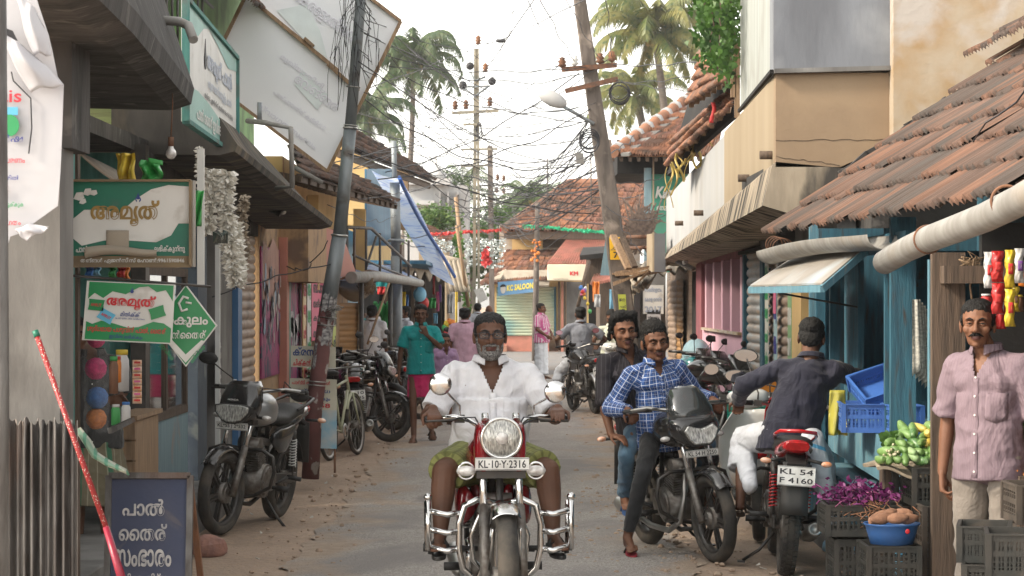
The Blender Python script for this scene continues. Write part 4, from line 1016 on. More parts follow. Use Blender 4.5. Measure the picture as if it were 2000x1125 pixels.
M['blue_lit'] = pm('blue_lit', (.11,.245,.31), (.08,.18,.235), (.20,.24,.24), sc1=5, st=(6,6,.7), rough=.7, bmp=.3, sc3=6, st3=(5,5,.7), lo3=.58, hi3=.7)  # lighter copy of the blue paint, lit tone put into the colour
M['teal_paint'] = pm('teal_paint', (.07,.23,.205), (.04,.15,.14), (.10,.09,.08), sc1=5, st=(5,5,.8), rough=.75, bmp=.3, sc3=3, lo3=.55, hi3=.7)
M['blue_pale'] = pm('blue_pale', (.20,.30,.34), (.15,.24,.28), (.30,.22,.17), sc1=4, st=(4,4,.5), rough=.7, bmp=.25, sc3=2.2, lo3=.56, hi3=.72)
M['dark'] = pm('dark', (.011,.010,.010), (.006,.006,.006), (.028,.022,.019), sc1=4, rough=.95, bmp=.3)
M['shutter_tan'] = pm('shutter_tan', (.36,.27,.205), (.26,.19,.145), (.15,.11,.085), sc1=5, rough=.6, metal=.15, bmp=.2, bs=40, st=(.5,.5,5), sc3=2, lo3=.55, hi3=.75)
M['shutter_orange'] = pm('shutter_orange', (.42,.23,.09), (.30,.17,.07), sc1=5, rough=.6, bmp=.2, st=(.5,.5,6))
M['shutter_blue'] = pm('shutter_blue', (.30,.34,.36), (.36,.28,.21), (.20,.19,.18), sc1=3, rough=.55, metal=.2, bmp=.2, st=(.4,.4,9))
M['shutter_green'] = pm('shutter_green', (.30,.42,.33), (.42,.40,.27), (.16,.28,.26), sc1=.7, rough=.6, bmp=.15, sc3=.5, lo3=.48, hi3=.55)
M['tin'] = pm('tin', (.13,.125,.12), (.06,.052,.048), (.12,.06,.035), sc1=7, st=(3,3,.5), rough=.55, metal=.5, bmp=.3, bs=40, sc3=2.5, st3=(1,1,.3), lo3=.55, hi3=.7)
M['tin_pink'] = pm('tin_pink', (.48,.19,.14), (.36,.15,.11), (.26,.14,.09), sc1=3, rough=.7, bmp=.2)
M['plywood'] = pm('plywood', (.40,.26,.14), (.30,.19,.10), (.15,.10,.07), sc1=4, st=(5,5,.5), rough=.85, bmp=.25, sc3=2.5, lo3=.54, hi3=.66)
M['canvas'] = pm('canvas', (.34,.30,.24), (.25,.21,.165), sc1=3, rough=.9, bmp=.3)
M['tarp_blue_old'] = pm('tarp_blue', (.38,.48,.66), (.50,.55,.64), (.16,.28,.56), sc1=1.4, st=(1,1,.5), rough=.45, bmp=.4, bs=10, sc3=1.1, lo3=.54, hi3=.66)
M['tarp_dark'] = pm('tarp_dark', (.03,.11,.20), (.05,.17,.27), sc1=2.4, st=(3,3,.5), rough=.55, bmp=.6, bs=6)
M['pvc'] = pm('pvc', (.27,.265,.25), (.19,.18,.165), (.22,.19,.155), sc1=4, st=(1,3,1), rough=.6, bmp=.08, sc3=3, lo3=.55, hi3=.72)
M['pole_grey'] = pm('pole_grey', (.24,.265,.28), (.16,.18,.195), (.10,.085,.075), sc1=5, st=(2,2,.6), rough=.55, metal=.35, bmp=.15, sc3=4, lo3=.58, hi3=.7)
M['pole_red'] = pm('pole_red', (.12,.042,.04), (.08,.03,.028), (.30,.27,.25), sc1=5, rough=.75, bmp=.2, sc3=7, lo3=.57, hi3=.61)
M['pole_conc'] = pm('pole_conc', (.13,.108,.094), (.07,.058,.05), (.24,.20,.17), sc1=5, st=(2,2,.5), rough=.95, bmp=.5, bs=30, sc3=4, lo3=.58, hi3=.72)
TILES = [pm('tile_%d' % i, c, tuple(x*.55 for x in c), (.06,.05,.044), sc1=5, st=(.25,6,.25), rough=.9, bmp=.5, bs=30, sc3=3.5, st3=(.5,2,.5), lo3=.53, hi3=.66) for i, c in enumerate([(.165,.085,.055),(.105,.064,.048),(.14,.082,.060),(.08,.058,.048)])]
TILES_L = [pm('tile_l%d' % i, c, tuple(x*.6 for x in c), (.07,.055,.045), sc1=3, rough=.9, bmp=.3, bs=20, sc3=1.0, lo3=.55, hi3=.7) for i, c in enumerate([(.33,.155,.09),(.24,.115,.07),(.28,.14,.10),(.19,.11,.08)])]
def tiled_roof(mb, e0, e1, r0, r1, nu, nv, rolls=2, amp=.022, lift=.035, seed=1, ragged=0, segs=5, lip=True):
 """e0-e1 the eave, r0-r1 the ridge; rows of rolled clay tiles with raised front lips"""
 e0, e1, r0, r1 = map(V, (e0, e1, r0, r1)); rd = random.Random(seed); nrm = (e1-e0).cross(r0-e0).normalized()
 if nrm.z < 0: nrm = -nrm
 P = lambda u, v: (e0.lerp(e1, u)).lerp(r0.lerp(r1, u), v)
 for j in range(nv):
  for i in range(nu):
   if ragged and j == 0 and rd.random() < ragged: continue
   u0, u1 = i/nu, (i+1)/nu; v0 = (j-.04-rd.random()*.05-(.12 if rd.random() < .06 else 0))/nv; v1 = (j+1.12)/nv; jit = rd.uniform(-.008,.010); lf = lift*rd.uniform(.8,1.35); mb.mi = rd.randrange(4)
   K = rolls*segs; vs = []; dx = rd.uniform(-.1,.1)/nu
   for (v, h) in ((v0, lf), (v1, 0)):
    for k in range(K+1):
     t = k/K; w = (.5-.5*math.cos(2*PI*rolls*t))**.8; vs.append(P(u0+(u1-u0)*t+dx*(1-(v-v0)), v)+nrm*(h+jit+amp*w))
   fs = [(k, k+1, K+1+k+1, K+1+k) for k in range(K)]
   if lip:
    for k in range(K+1): vs.append(vs[k]-nrm*lift*.95)
    o = 2*(K+1); fs += [(o+k, o+k+1, k+1, k) for k in range(K)]
   mb.add(vs, fs, True)
 mb.mi = 0
def corrug(mb, a, b_, c, d, n, amp=.02, th=.003):
 """corrugated sheet over quad a-b (low edge), d-c (high edge)"""
 a, b_, c, d = map(V, (a, b_, c, d)); nrm = (b_-a).cross(d-a).normalized()
 mb.grid(lambda u, v: a.lerp(b_, u).lerp(d.lerp(c, u), v)+nrm*amp*math.sin(u*n*2*PI), n*6, 2, th)
def shutter(mb, p0, p1, z0, z1, pitch=.085, amp=.014, out=None):
 p0, p1 = V(p0), V(p1); o = V(out) if out else (p1-p0).cross(V((0,0,1))).normalized(); n = int((z1-z0)/pitch)
 def fn(u, v):
  p = p0.lerp(p1, u); z = z0+(z1-z0)*v; t = (v*n) % 1; return V((p.x, p.y, z))+o*amp*(abs(math.sin(PI*v*n))**.6)
 mb.grid(fn, 1, n*6)
def building(name, label, cat='building', group=None): return thing(name, label, cat, (0,0,0), 0, group)
def part(root, name, mat, fn, bevel=0):
 b = MB(); fn(b); return b.build(name, mat, root, bevel=bevel)
def boxp(root, name, mat, a, c, bevel=0):
 b = MB(); b.b2((min(a[0],c[0]),min(a[1],c[1]),min(a[2],c[2])), (max(a[0],c[0]),max(a[1],c[1]),max(a[2],c[2]))); return b.build(name, mat, root, bevel=bevel)
def onetag(name, mats, fn, label, cat, group=None, bevel=0):
 b = MB(); fn(b); return tag(b.build(name, mats, bevel=bevel), label, cat, group)
def YL(px, X=-2.75): return X*F/(px-1000)
XL = -2.75
M['s_navy0'] = pm('navy_post', (.03,.045,.07), (.05,.07,.09), (.14,.16,.16), sc1=5, rough=.7, bmp=.3, sc3=4, lo3=.6, hi3=.7)
A = building('milk_shop', 'dim roadside milk shop with cement pillar and teal door post at the left edge', 'shop')
boxp(A, 'pillar', M['cement'], (-3.2,11.4,0), (gx(117,11.4),11.75,hz(290,11.5)))
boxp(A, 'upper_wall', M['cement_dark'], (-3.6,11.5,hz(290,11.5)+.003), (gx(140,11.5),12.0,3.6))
boxp(A, 'teal_post', M['teal_paint'], (gx(116,12.7),12.70,0), (gx(141,12.7),12.78,hz(292,12.7)))
boxp(A, 'dark_post', M['wood'], (gx(142,12.9),12.82,0), (gx(157,12.9),12.9,2.8))
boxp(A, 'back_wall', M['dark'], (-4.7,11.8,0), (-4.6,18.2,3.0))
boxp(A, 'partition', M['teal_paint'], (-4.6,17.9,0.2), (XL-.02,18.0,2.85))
boxp(A, 'plinth', M['cement'], (-4.6,12.6,-.05), (-2.36,30.6,.23), .01)
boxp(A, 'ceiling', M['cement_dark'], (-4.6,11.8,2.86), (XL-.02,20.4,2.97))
# fascia of the sun-shade: sloping slab
def fascia(mb, secs):
 """secs: (Y, [(x,z)...]) cross sections joined along the street"""
 n = len(secs[0][1]); vs = [(x, Y, z) for Y, p in secs for x, z in p]; fs = [tuple(range(n))[::-1], tuple(range(len(vs)-n, len(vs)))]
 for j in range(len(secs)-1): fs += [(j*n+i, j*n+(i+1) % n, (j+1)*n+(i+1) % n, (j+1)*n+i) for i in range(n)]
 mb.add(vs, fs, False)
sec = lambda x, zb, zt, d=.10: [(x, zb), (x+d*.2-.0, zb+.10), (x-.22, zt), (XL-.3, zt), (XL-.3, zb-.02), (x-.12, zb-.04)]
part(A, 'sunshade', M['cement_dark'], lambda m: fascia(m, [(7.5, sec(-1.62,3.02,3.84)), (11.5, sec(-1.80,3.02,3.84)), (15.6, sec(-2.07,3.02,3.84))]))
def win(m):
 y0, y1 = 18.1, 20.3; z0, z1 = .82, 1.95
 m.b2((XL-.02,y0,z0), (XL+.03,y1,z0+.07)); m.b2((XL-.02,y0,z1), (XL+.03,y1,z1+.07))
 for y in (y0, y0+.95, y1-.08): m.b2((XL-.017,y,z0), (XL+.027,y+.08,z1))
part(A, 'window_frame', M['wood'], win)
boxp(A, 'window_glass', M['glass_dark'], (XL,18.15,.86), (XL+.006,20.25,1.97))
boxp(A, 'door_panel', M['blue_pale'], (XL-.02,18.0,.235), (XL+.02,20.35,.82))
boxp(A, 'front_post', M['black_metal'], (XL-.05,17.75,.235), (XL+.06,17.93,2.9))
boxp(A, 'corner_post', M['s_navy0'], (XL-.06,20.4,.235), (XL+.10,21.0,2.9))
boxp(A, 'lintel', M['cement_dark'], (XL-.05,17.95,2.05), (XL+.02,20.38,2.87))
part(A, 'awning_sheet', M['canvas'], lambda m: m.grid(lambda u, v: (-2.55+.55*v+.05*math.sin(u*5), 14.2+3.4*u, 2.62-.30*(1-(1-v)**2)*.9-.06*math.sin(PI*u)), 12, 8, .01))
part(A, 'counter', M['wood_pale'], lambda m: [m.b2((gx(211,16.4),16.4,.94), (gx(268,16.4),17.6,.97)), *[m.b2((gx(214,16.4),16.41,.25+.14*i), (gx(263,16.4),16.44,.375+.14*i)) for i in range(5)], m.b2((gx(214,16.4),16.46,.24), (gx(263,16.4),17.5,.93))])
# tin sheet on the pillar
def tinf(m):
 a, c = gx(14,11.2), gx(151,11.2)
 m.grid(lambda u, v: (a+(c-a)*u, 11.22-.014*math.sin(u*2*PI*9)-.01*math.sin(u*40), -.02+(hz(815,11.2)+.012*math.sin(u*31)+.01*math.sin(u*77))*v), 108, 6, .004)
onetag('corrugated_sheet', M['tin'], tinf, 'rusty corrugated tin sheet leaning on the cement pillar at the left', 'tin sheet')
# red-brown post at the very edge, torn banner on it
onetag('wooden_post', M['tin'], lambda m: m.tube([(gx(0,7),7,-.05),(gx(2,7),7,1.5),(gx(-6,7),7,3.2)], .024, 12), 'dusty rust stained post at the far left edge holding the torn banner', 'post')
B = thing('torn_banner', 'torn white flex banner with folded corners hanging at the left edge', 'banner')
BY = 7.2
def bp(px, py, dy=0): return at(px, py, BY+dy)
out = [(-60,-40),(60,-40),(75,10),(95,70),(103,105),(112,150),(124,165),(121,260),(118,330),(113,402),(60,440),(96,442),(40,455),(20,462),(14,480),(10,530),(-60,600)]
M['banner'] = pm('banner', (.47,.47,.49), (.40,.40,.43), sc1=3, rough=.55, bmp=.3, bs=8)
b = MB(); pts = [bp(*p) for p in out]; vs = pts+[p+V((0,.006,0)) for p in pts]; k = len(pts); b.add(vs, [tuple(range(k)), tuple(range(k, 2*k))[::-1]]+[(i, (i+1) % k, k+(i+1) % k, k+i) for i in range(k)], False)
b.build('sheet', M['banner'], B)
b = MB()
def fold(A, B_, C_, D_, bulge): A, B_, C_, D_ = map(V, (A, B_, C_, D_)); b.grid(lambda u, v: A.lerp(B_, u).lerp(D_.lerp(C_, u), v)+V((.004*math.sin(v*7+u*4), -bulge*math.sin(PI*u)*math.sin(PI*(.15+.8*v))-.006*math.sin(u*9+v*5), .006*math.sin(u*6)*v)), 16, 16, .004); b.build('folded_corner', M['banner'], B)
fold(bp(-4,62,-.04), bp(44,86,-.05), bp(126,164,-.03), bp(60,180,-.05), .035); b = MB(); fold(bp(30,-10,-.03), bp(72,16,-.04), bp(104,106,-.03), bp(66,108,-.05), .03); b = MB(); fold(bp(30,448,-.01), bp(60,436,-.015), bp(98,444,-.02), bp(52,470,-.03), .02)
b = MB()
for body, px, py, w, h, mt in (('ais', 20, 188, 45, 24, 0), ('വർഷ', 14, 270, 62, 15, 1), ('ദിനാചരണം', 16, 312, 66, 13, 0), ('ഏപ്രിൽ', 12, 348, 50, 12, 1), ('പങ്കെടുക്കുക', 14, 400, 66, 12, 2), ('സ്വാഗതം', 12, 434, 58, 12, 0)):
 b.mi = mt; b.text(body, bp(px, py, -.012), (1,0,0), (0,0,1), w=w/F*BY, h=h/F*BY, bold=.02)
b.mi = 3; b.prism([(-30,-8),(22,-8),(22,8),(-30,8)] and [(-.045,-.012),(.035,-.012),(.035,.012),(-.045,.012)], bp(12,217,-.012), (1,0,0), (0,0,1), .002)
b.mi = 0; b.prism([(-.045,-.009),(.008,-.009),(.008,.009),(-.045,.009)], bp(5,368,-.012), (1,0,0), (0,0,1), .002)
b.mi = 2; b.prism([(.03*math.cos(a)*(1+.0*a), .033*math.sin(a)) for a in [2*PI*i/14 for i in range(14)]], bp(18,245,-.013), (1,0,0), (0,0,1), .002)
b.mi = 4; b.prism([(-.05,-.02),(.045,-.03),(.03,.0),(-.05,.03)], bp(5,60,-.052), (1,0,0), (0,0,1), .002); b.tube([bp(22,140,-.012), bp(26,158,-.012), bp(60,192,-.012), bp(62,250,-.012), bp(56,300,-.012)], .0022, 5)
b.build('lettering', [flat('ink_red', (.5,.03,.05)), flat('ink_blue', (.05,.06,.25)), flat('ink_green', (.03,.28,.10)), flat('ink_cyan', (.10,.40,.60)), M['ink']], B)
def sign_flat(name, label, corners, mat, th=.02, cat='sign', frame=None):
 root = thing(name, label, cat); pts = [V(c) for c in corners]; b = MB()
 u = (pts[1]-pts[0]).normalized(); v = (pts[3]-pts[0]).normalized(); n = u.cross(v).normalized()
 b.slab(pts, -th, n); b.build('board', mat, root)
 if frame:
  f = MB()
  for i in range(4): f.bar(pts[i]+n*.002, pts[(i+1) % 4]+n*.002, frame[1], th+.02, n)
  f.build('frame', frame[0], root)
 def pos(a, c, off=0):  return pts[0].lerp(pts[1], a).lerp(pts[3].lerp(pts[2], a), c)+n*off
 return root, pos, u, v, n
M['s_green'] = pm('s_green', (.012,.16,.10), (.01,.12,.08), (.10,.13,.11), sc1=3, rough=.5, bmp=.05, sc3=4, lo3=.6, hi3=.75)
M['s_green2'] = flat('s_green2', (.01,.22,.07), rough=.4); M['s_white'] = pm('s_white', (.62,.62,.60), (.52,.52,.50), (.35,.33,.30), sc1=3, rough=.5, bmp=.05, sc3=5, lo3=.6, hi3=.75)
M['s_gold'] = pm('s_gold', (.30,.19,.05), (.22,.14,.04), sc1=8, rough=.5, bmp=0); M['s_brown'] = pm('s_brown', (.21,.15,.08), (.14,.10,.06), sc1=5, rough=.7, bmp=.1)
M['s_red'] = flat('s_red', (.50,.02,.03), rough=.45); M['s_blue'] = flat('s_blue', (.02,.05,.22), rough=.5); M['s_navy'] = pm('s_navy', (.025,.035,.075), (.04,.045,.08), (.10,.09,.09), sc1=4, rough=.7, bmp=.15, sc3=5, lo3=.6, hi3=.7)
def wavy(pos, pts, mb, off):   # polygon given in board fractions
 q = [pos(a, c, off) for a, c in pts]; mb.add(q, [tuple(range(len(q)))], False)
Y1 = 12.6; c4 = [at(131,520,Y1), at(373,520,Y1), at(373,353,Y1), at(131,353,Y1)]
S1, pos, u, v, n = sign_flat('shop_sign', 'weathered green and white milk sign with gold Malayalam lettering and peeled strip', c4, M['s_green'], .05, frame=(M['s_brown'], .012))
b = MB(); wv = [(0.02,.36),(.02,.52),(.14,.66),(.30,.66),(.42,.62),(.55,.78),(.68,.90),(.82,.95),(.99,.93),(.99,.50),(.90,.50),(.84,.36),(.72,.28),(.5,.30),(.3,.30),(.12,.24)]
wavy(pos, wv, b, .004); b.build('white_field', M['s_white'], S1)
b = MB(); wavy(pos, [(0,0),(1,0),(1,.12),(0,.12)], b, .004); b.build('brown_band', M['s_brown'], S1)
b = MB(); b.text('അമൃത്', pos(.47,.62,.004), u, v, w=.36, h=.135, bold=.045); b.build('lettering', M['s_gold'], S1)
b = MB(); b.text('പാൽ', pos(.12,.20,.006), u, v, w=.06, h=.035, bold=.03); b.text('ലഭിക്കുന്നു', pos(.83,.20,.006), u, v, w=.16, h=.042, bold=.03); b.text('തങ്ങൾ ഏജൻസീസ് ഫോൺ:9961590846', pos(.53,.065,.006), u, v, w=.54, h=.030, bold=.02); b.text('പാൽ', pos(.54,.36,.006), u, v, w=.05, h=.022, bold=.02); b.build('lettering', M['s_white'], S1)
def drop(m, p, s):
 m.prism([(0,s*1.5)]+[(s*.75*math.sin(a), -s*.2-s*.75*math.cos(a)) for a in [PI*2*(i+1.5)/16+PI for i in range(14)]], p, u, v, .003)
b = MB(); drop(b, pos(.575,.79,.006), .020); bd = b.build('drop_emblem', M['s_blue'], S1)
b = MB(); b.prism([(-.012,.010),(-.006,.004),(-.004,-.012),(.004,-.012),(.006,.004),(.012,.010),(.005,.008),(0,.006),(-.005,.008)], pos(.575,.765,.009), u, v, .002); b.build('cow_head', M['s_white'], bd)
b = MB(); b.grid(lambda a, c: pos(.15+.58*a, .09+.13*c+.05*a*(1-c), .02+.02*math.sin(c*PI))+V((0,0,.012*math.sin(a*5))), 14, 6, .003)
b.grid(lambda a, c: pos(.32+.18*a, .20+.22*c, .012+.01*math.sin(a*4)), 8, 5, .003); b.build('peeled_strip', M['canvas'], S1)
b = MB()
for x, y, s in ((.10,.82,.03),(.17,.87,.026),(.22,.86,.02),(.13,.76,.02)): b.prism([(-s,-s*.5),(0,-s*.8),(s*.9,-s*.3),(s*.6,s*.7),(-s*.5,s*.6)], pos(x,y,.006+.02*x), u, v, .001)
b.build('paper_scraps', M['s_white'], S1)
boxp(S1, 'bracket', M['steel'], (gx(368,Y1)+.006,Y1+.02,hz(352,Y1)), (gx(375,Y1)+.012,Y1+.06,hz(521,Y1)))
Y2 = 12.3; c4 = [at(160,664,Y2), at(335,672,Y2), at(342,556,Y2), at(170,548,Y2)]
S2, pos, u, v, n = sign_flat('hanging_sign', 'clean white and green milk sign with red Malayalam lettering hanging from an iron rod', c4, M['s_white'], .012)
b = MB()
wavy(pos, [(.03,.02),(.985,.02),(.985,.26),(.9,.34),(.78,.36),(.62,.26),(.5,.24),(.35,.30),(.2,.34),(.1,.28),(.03,.32)], b, .003); wavy(pos, [(.03,.70),(.10,.80),(.2,.72),(.30,.84),(.45,.80),(.6,.93),(.7,.95),(.8,.86),(.9,.90),(.985,.72),(.985,.985),(.03,.985)], b, .003)
b.build('green_field', M['s_green2'], S2)
b = MB(); b.text('അമൃത്', pos(.52,.665,.004), u, v, w=.25, h=.075, bold=.045); b.text('ശുദ്ധമായ പശുവിൻ പാൽ, തൈര്', pos(.49,.20,.004) , u, v, w=.40, h=.040, bold=.02); b.build('lettering', M['s_red'], S2)
b = MB(); b.text('മിൽക്ക്', pos(.52,.47,.004), u, v, w=.10, h=.026, bold=.02); b.text('An ISO 22000 : 2005 Certified Dairy', pos(.52,.39,.004), u, v, w=.15, h=.010); b.text('ഇവിടെ ലഭിക്കും', pos(.49,.085,.004), u, v, w=.17, h=.025, bold=.01); drop(b, pos(.52,.86,.004), .012); b.build('lettering', M['s_blue'], S2)
for i, (x, y, r, mt, tx) in enumerate(((.13,.60,-.05,'s_green2','AMRUT'),(.25,.42,-.45,'ink_cyan','AMRUT'),(.82,.52,.35,'s_green2',''))):
 b = MB(); uu = u*math.cos(r)+v*math.sin(r); vv = v*math.cos(r)-u*math.sin(r); b.prism([(-.04,-.028),(.04,-.028),(.036,0),(.04,.028),(-.04,.028),(-.036,0)], pos(x,y,.005), uu, vv, .004); po = b.build('packet_picture', MC[mt], S2)
 if tx: b = MB(); b.text(tx, pos(x,y,.009), uu, vv, w=.055, h=.016, bold=.03); b.build('lettering', M['s_red'], po)
Y3 = 12.45; cx, cz = gx(363,Y3), hz(636,Y3); r1 = (424-302)/2/F*Y3*1.0; r2 = (717-556)/2/F*Y3
D = thing('diamond_sign', 'green diamond shaped curd sign with white lettering beside the white milk sign', 'sign')
dm = lambda k, o: [V((cx-r1*k, Y3-o, cz)), V((cx, Y3-o, cz-r2*k)), V((cx+r1*k, Y3-o, cz)), V((cx, Y3-o, cz+r2*k))]
b = MB(); b.slab(dm(1,0), -.012, (0,-1,0)); b.build('board', M['s_white'], D)
b = MB(); b.slab(dm(.955,.003), -.002, (0,-1,0)); b.build('green_field', M['s_green2'], D)
b = MB(); X1, Z1 = V((1,0,0)), V((0,0,1)); o = V((cx,Y3-.005,cz))
b.text('ാകുലം', o+X1*.01+Z1*.018, X1, Z1, w=.21, h=.055, bold=.04); b.text('ടൻതൈര്', o+X1*.005-Z1*.045, X1, Z1, w=.20, h=.045, bold=.02)
b.tube([o+V((.015,-.002,.14)), o+V((-.012,-.002,.15)), o+V((-.035,-.002,.115)), o+V((-.02,-.002,.075)), o+V((.01,-.002,.085))], .007, 6); b.tube([o+V((.0,-.002,.12)), o+V((.03,-.002,.115))], .006, 6)
b.slab([o+V((-r1*.74,-.003,-.06)), o+V((0,-.003,-r2*.90)), o+V((r1*.62,-.003,-.08)), o+V((r1*.50,-.003,-.075)), o+V((0,-.003,-r2*.70)), o+V((-r1*.66,-.003,-.035))], -.001, (0,-1,0))
b.build('lettering', M['s_white'], D)
b = MB(); uu = V((1,0,-1.3)).normalized(); vv = V((1.3,0,1)).normalized(); b.text('ഇവിടെ', o+V((-.095,-.006,-.135)), uu, vv, w=.10, h=.030, bold=.03); uu = V((1,0,1.3)).normalized(); vv = V((-1.3,0,1)).normalized(); b.text('ലഭിക്കും', o+V((.062,-.006,-.145)), uu, vv, w=.11, h=.030, bold=.03); b.build('lettering', M['s_green2'], D)
onetag('iron_rod', M['black_metal'], lambda m: (m.cyl(at(135,538,12.4), at(412,560,12.4), .007), *[m.tube([at(x,541+(x-135)*.08,12.4), at(x-2,552+(x-135)*.03,12.35)], .0025, 5) for x in (215,285,352,362)]), 'thin iron rod carrying the two small milk signs', 'rod')
# sandwich board in front
Y4 = 11.6; c4 = [at(207,1290,Y4), at(366,1290,Y4), at(372,930,Y4+.25), at(213,930,Y4+.25)]
S4, pos, u, v, n = sign_flat('standing_board', 'dark blue standing board with white hand painted Malayalam lettering in a rusty frame', c4, M['s_navy'], .015, frame=(M['tin'], .030))
b = MB()
for t, y, w, h in (('പാൽ',1-(993-930)/360.,.205,.085),('തൈര്',1-(1042-930)/360.,.235,.085),('സംഭാരം',1-(1092-930)/360.,.28,.088),('ഇവിടെ കിട്ടും',1-(1133-930)/360.,.28,.055)):
 b.text(t, pos(.43,y,.004), u, v, w=w, h=h, bold=.03)
b.build('lettering', pm('chalk_white', (.42,.41,.40), (.25,.25,.26), sc1=25, rough=.8, bmp=0), S4)
b = MB(); b.bar(at(215,935,Y4+.3), (gx(215,Y4),Y4+.75,0), .03, .02); b.bar(at(370,935,Y4+.3), (gx(368,Y4),Y4+.75,0), .03, .02); b.build('rear_frame', M['rust'], S4)
# big parallel sign board
c4 = [(-2.16,16,2.94), (-2.27,19.9,2.94), (-2.27,19.9,3.75), (-2.16,16,3.75)]
S5, pos, u, v, n = sign_flat('overhead_sign', 'large pale green and white overhead dairy sign hung along the sunshade', c4, M['s_white'], .03, frame=(M['teal_paint'], .03))
M['s_aqua'] = pm('s_aqua', (.22,.42,.38), (.17,.34,.31), sc1=2, rough=.5, bmp=0)
b = MB(); wavy(pos, [(0,0),(1,0),(1,.20),(.8,.26),(.6,.24),(.4,.30),(.2,.33),(0,.30)], b, .004); wavy(pos, [(0,1),(0,.86),(.08,.78),(.2,.80),(.3,.92),(.4,.97),(.6,.90),(.8,.80),(1,.86),(1,1)], b, .004); b.build('green_field', M['s_aqua'], S5)
b = MB(); b.text('അമൃത് പാൽ', pos(.62,.66,.005), u, v, w=2.0, h=.20, bold=.04); b.text('ഗുണമേന്മയുള്ള പാൽ', pos(.62,.47,.005), u, v, w=1.9, h=.09, bold=.02); b.build('lettering', flat('ink_grey', (.35,.40,.50)), S5)
b = MB(); b.text('തങ്ങൾ ഏജൻസീസ്, വേങ്ങര Mob: 9961590846', pos(.60,.34,.005), u, v, w=2.3, h=.06, bold=.02); drop(b, pos(.33,.68,.005), .09); b.build('lettering', M['ink'], S5)
b = MB(); b.text('പാൽ തൈര് ഇവിടെ ലഭിക്കുന്നു', pos(.55,.13,.006), u, v, w=3.0, h=.13, bold=.03); b.build('lettering', M['s_white'], S5)
# billboard leaning on the pole
BYp = 23.0
def q(px, py, dy=0): return at(px, py, BYp+dy)
T_ = q(545,-140); Rr_ = q(783,42); Bt = q(640,335); L_ = q(402,153)
BB = thing('billboard', 'big faded white billboard in a broken wooden frame tilted against the leaning pole', 'billboard')
M['flex'] = pm('flex', (.80,.81,.84), (.75,.77,.81), (.84,.84,.86), sc1=.8, rough=.5, bmp=.12, bs=3, sc3=.7)
pts = [L_, Bt, Rr_, T_]; u = (Bt-L_).normalized(); v = (T_-L_).normalized(); n = V((0,-1,0))
b = MB(); b.slab(pts, -.01, n); b.build('sheet', M['flex'], BB)
mid0, mid1 = L_.lerp(T_, .55), Bt.lerp(Rr_, .47)
b = MB()
for a, c, w in ((L_,Bt,.045),(Bt,Rr_,.05),(Rr_,T_,.045),(T_,L_,.05)): b.bar(a+n*.02, c+n*.02, .03, w, n)
b.build('frame', M['wood_pale'], BB)
b = MB(); b.bar(q(505,10,-.03), q(660,138,-.03), .035, .06, n); b.bar(q(595,75,-.05), q(612,90,-.05), .03, .09, n); b.bar(q(640,125,-.03), q(700,178,-.03), .035, .05, n); b.build('cross_batten', M['wood_pale'], BB)
b = MB(); u2 = V((1,0,-.75)).normalized(); v2 = V((.75,0,1)).normalized()
for t, px, py, w, h in (('കേരളോത്സവം',640,35,.75,.16),('മുഖ്യാതിഥി',590,140,.5,.07),('വേങ്ങര',620,180,.5,.11),('സ്വാഗത സംഘം',560,245,.7,.06),('പഞ്ചായത്ത് കമ്മിറ്റി',585,215,.6,.05)): b.text(t, q(px,py,-.012), u2, v2, w=w, h=h, bold=.03)
b.build('lettering', flat('ink_lilac', (.72,.72,.79)), BB)
b = MB(); b.slab([q(540,20,-.012), q(600,8,-.012), q(625,60,-.012), q(640,115,-.012), q(600,85,-.012)], -.001, n); b.slab([q(590,135,-.012), q(640,185,-.012), q(620,215,-.012), q(575,165,-.012)], -.001, n); b.build('faded_print', flat('aqua_faint', (.70,.77,.78)), BB)
P1 = thing('utility_pole', 'leaning grey steel tube pole with peeling red foot and torn paper notices', 'pole'); Yp = 22.5
pl = [at(606,935,Yp), at(613,800,Yp), at(640,600,Yp), at(663,460,Yp), at(684,250,Yp), at(703,20,Yp), at(716,-120,Yp)]
b = MB(); b.tube(pl[:3], [.082,.079,.076], 18); b.build('red_base', M['pole_red'], P1)
b = MB(); b.tube([pl[2], pl[3]], [.074,.069], 18); b.tube([pl[3], pl[4]], [.062,.059], 18); b.tube([pl[4], pl[5], pl[6]], [.053,.049,.046], 18); b.build('tube', M['pole_grey'], P1)
b = MB()
for i in (3, 4): b.torus(pl[i], pl[5]-pl[3], .068 if i == 3 else .058, .012, 24, 8)
for py, px in ((620,640),(635,637),(745,619),(752,618),(245,685),(170,690)): b.torus(at(px,py,Yp), pl[5]-pl[3], .062 if py < 300 else .081, .006, 20, 6)
for i in range(7): a = i*.9; b.tube([at(636,605+i*3,Yp-.09), at(655+8*math.sin(a),596+i*5,Yp-.12), at(672-4*i,600+5*math.sin(a*2),Yp-.1), at(650,606,Yp-.1)], .004, 5)
b.build('clamp', M['steel'], P1)
b = MB(); rd = random.Random(2)
pd = (pl[2]-pl[1]).normalized()
for i in range(14):
 t = rd.random(); c = pl[1].lerp(pl[2], .45+.62*t); a0 = rd.uniform(-2.6,-.4); h = rd.uniform(.03,.10); da = rd.uniform(.35,.9); rr = .081
 b.grid(lambda uu, vv: c+V((math.cos(a0+da*uu)*rr, math.sin(a0+da*uu)*rr, 0))+pd*(h*(vv-.5)*2+.012*math.sin(uu*9+i)), 6, 2)
po = b.build('paper_notice', pm('paper_torn', (.42,.41,.40), (.10,.09,.10), sc1=26, st=(1,1,1.6), rough=.9, bmp=.1, ), P1)
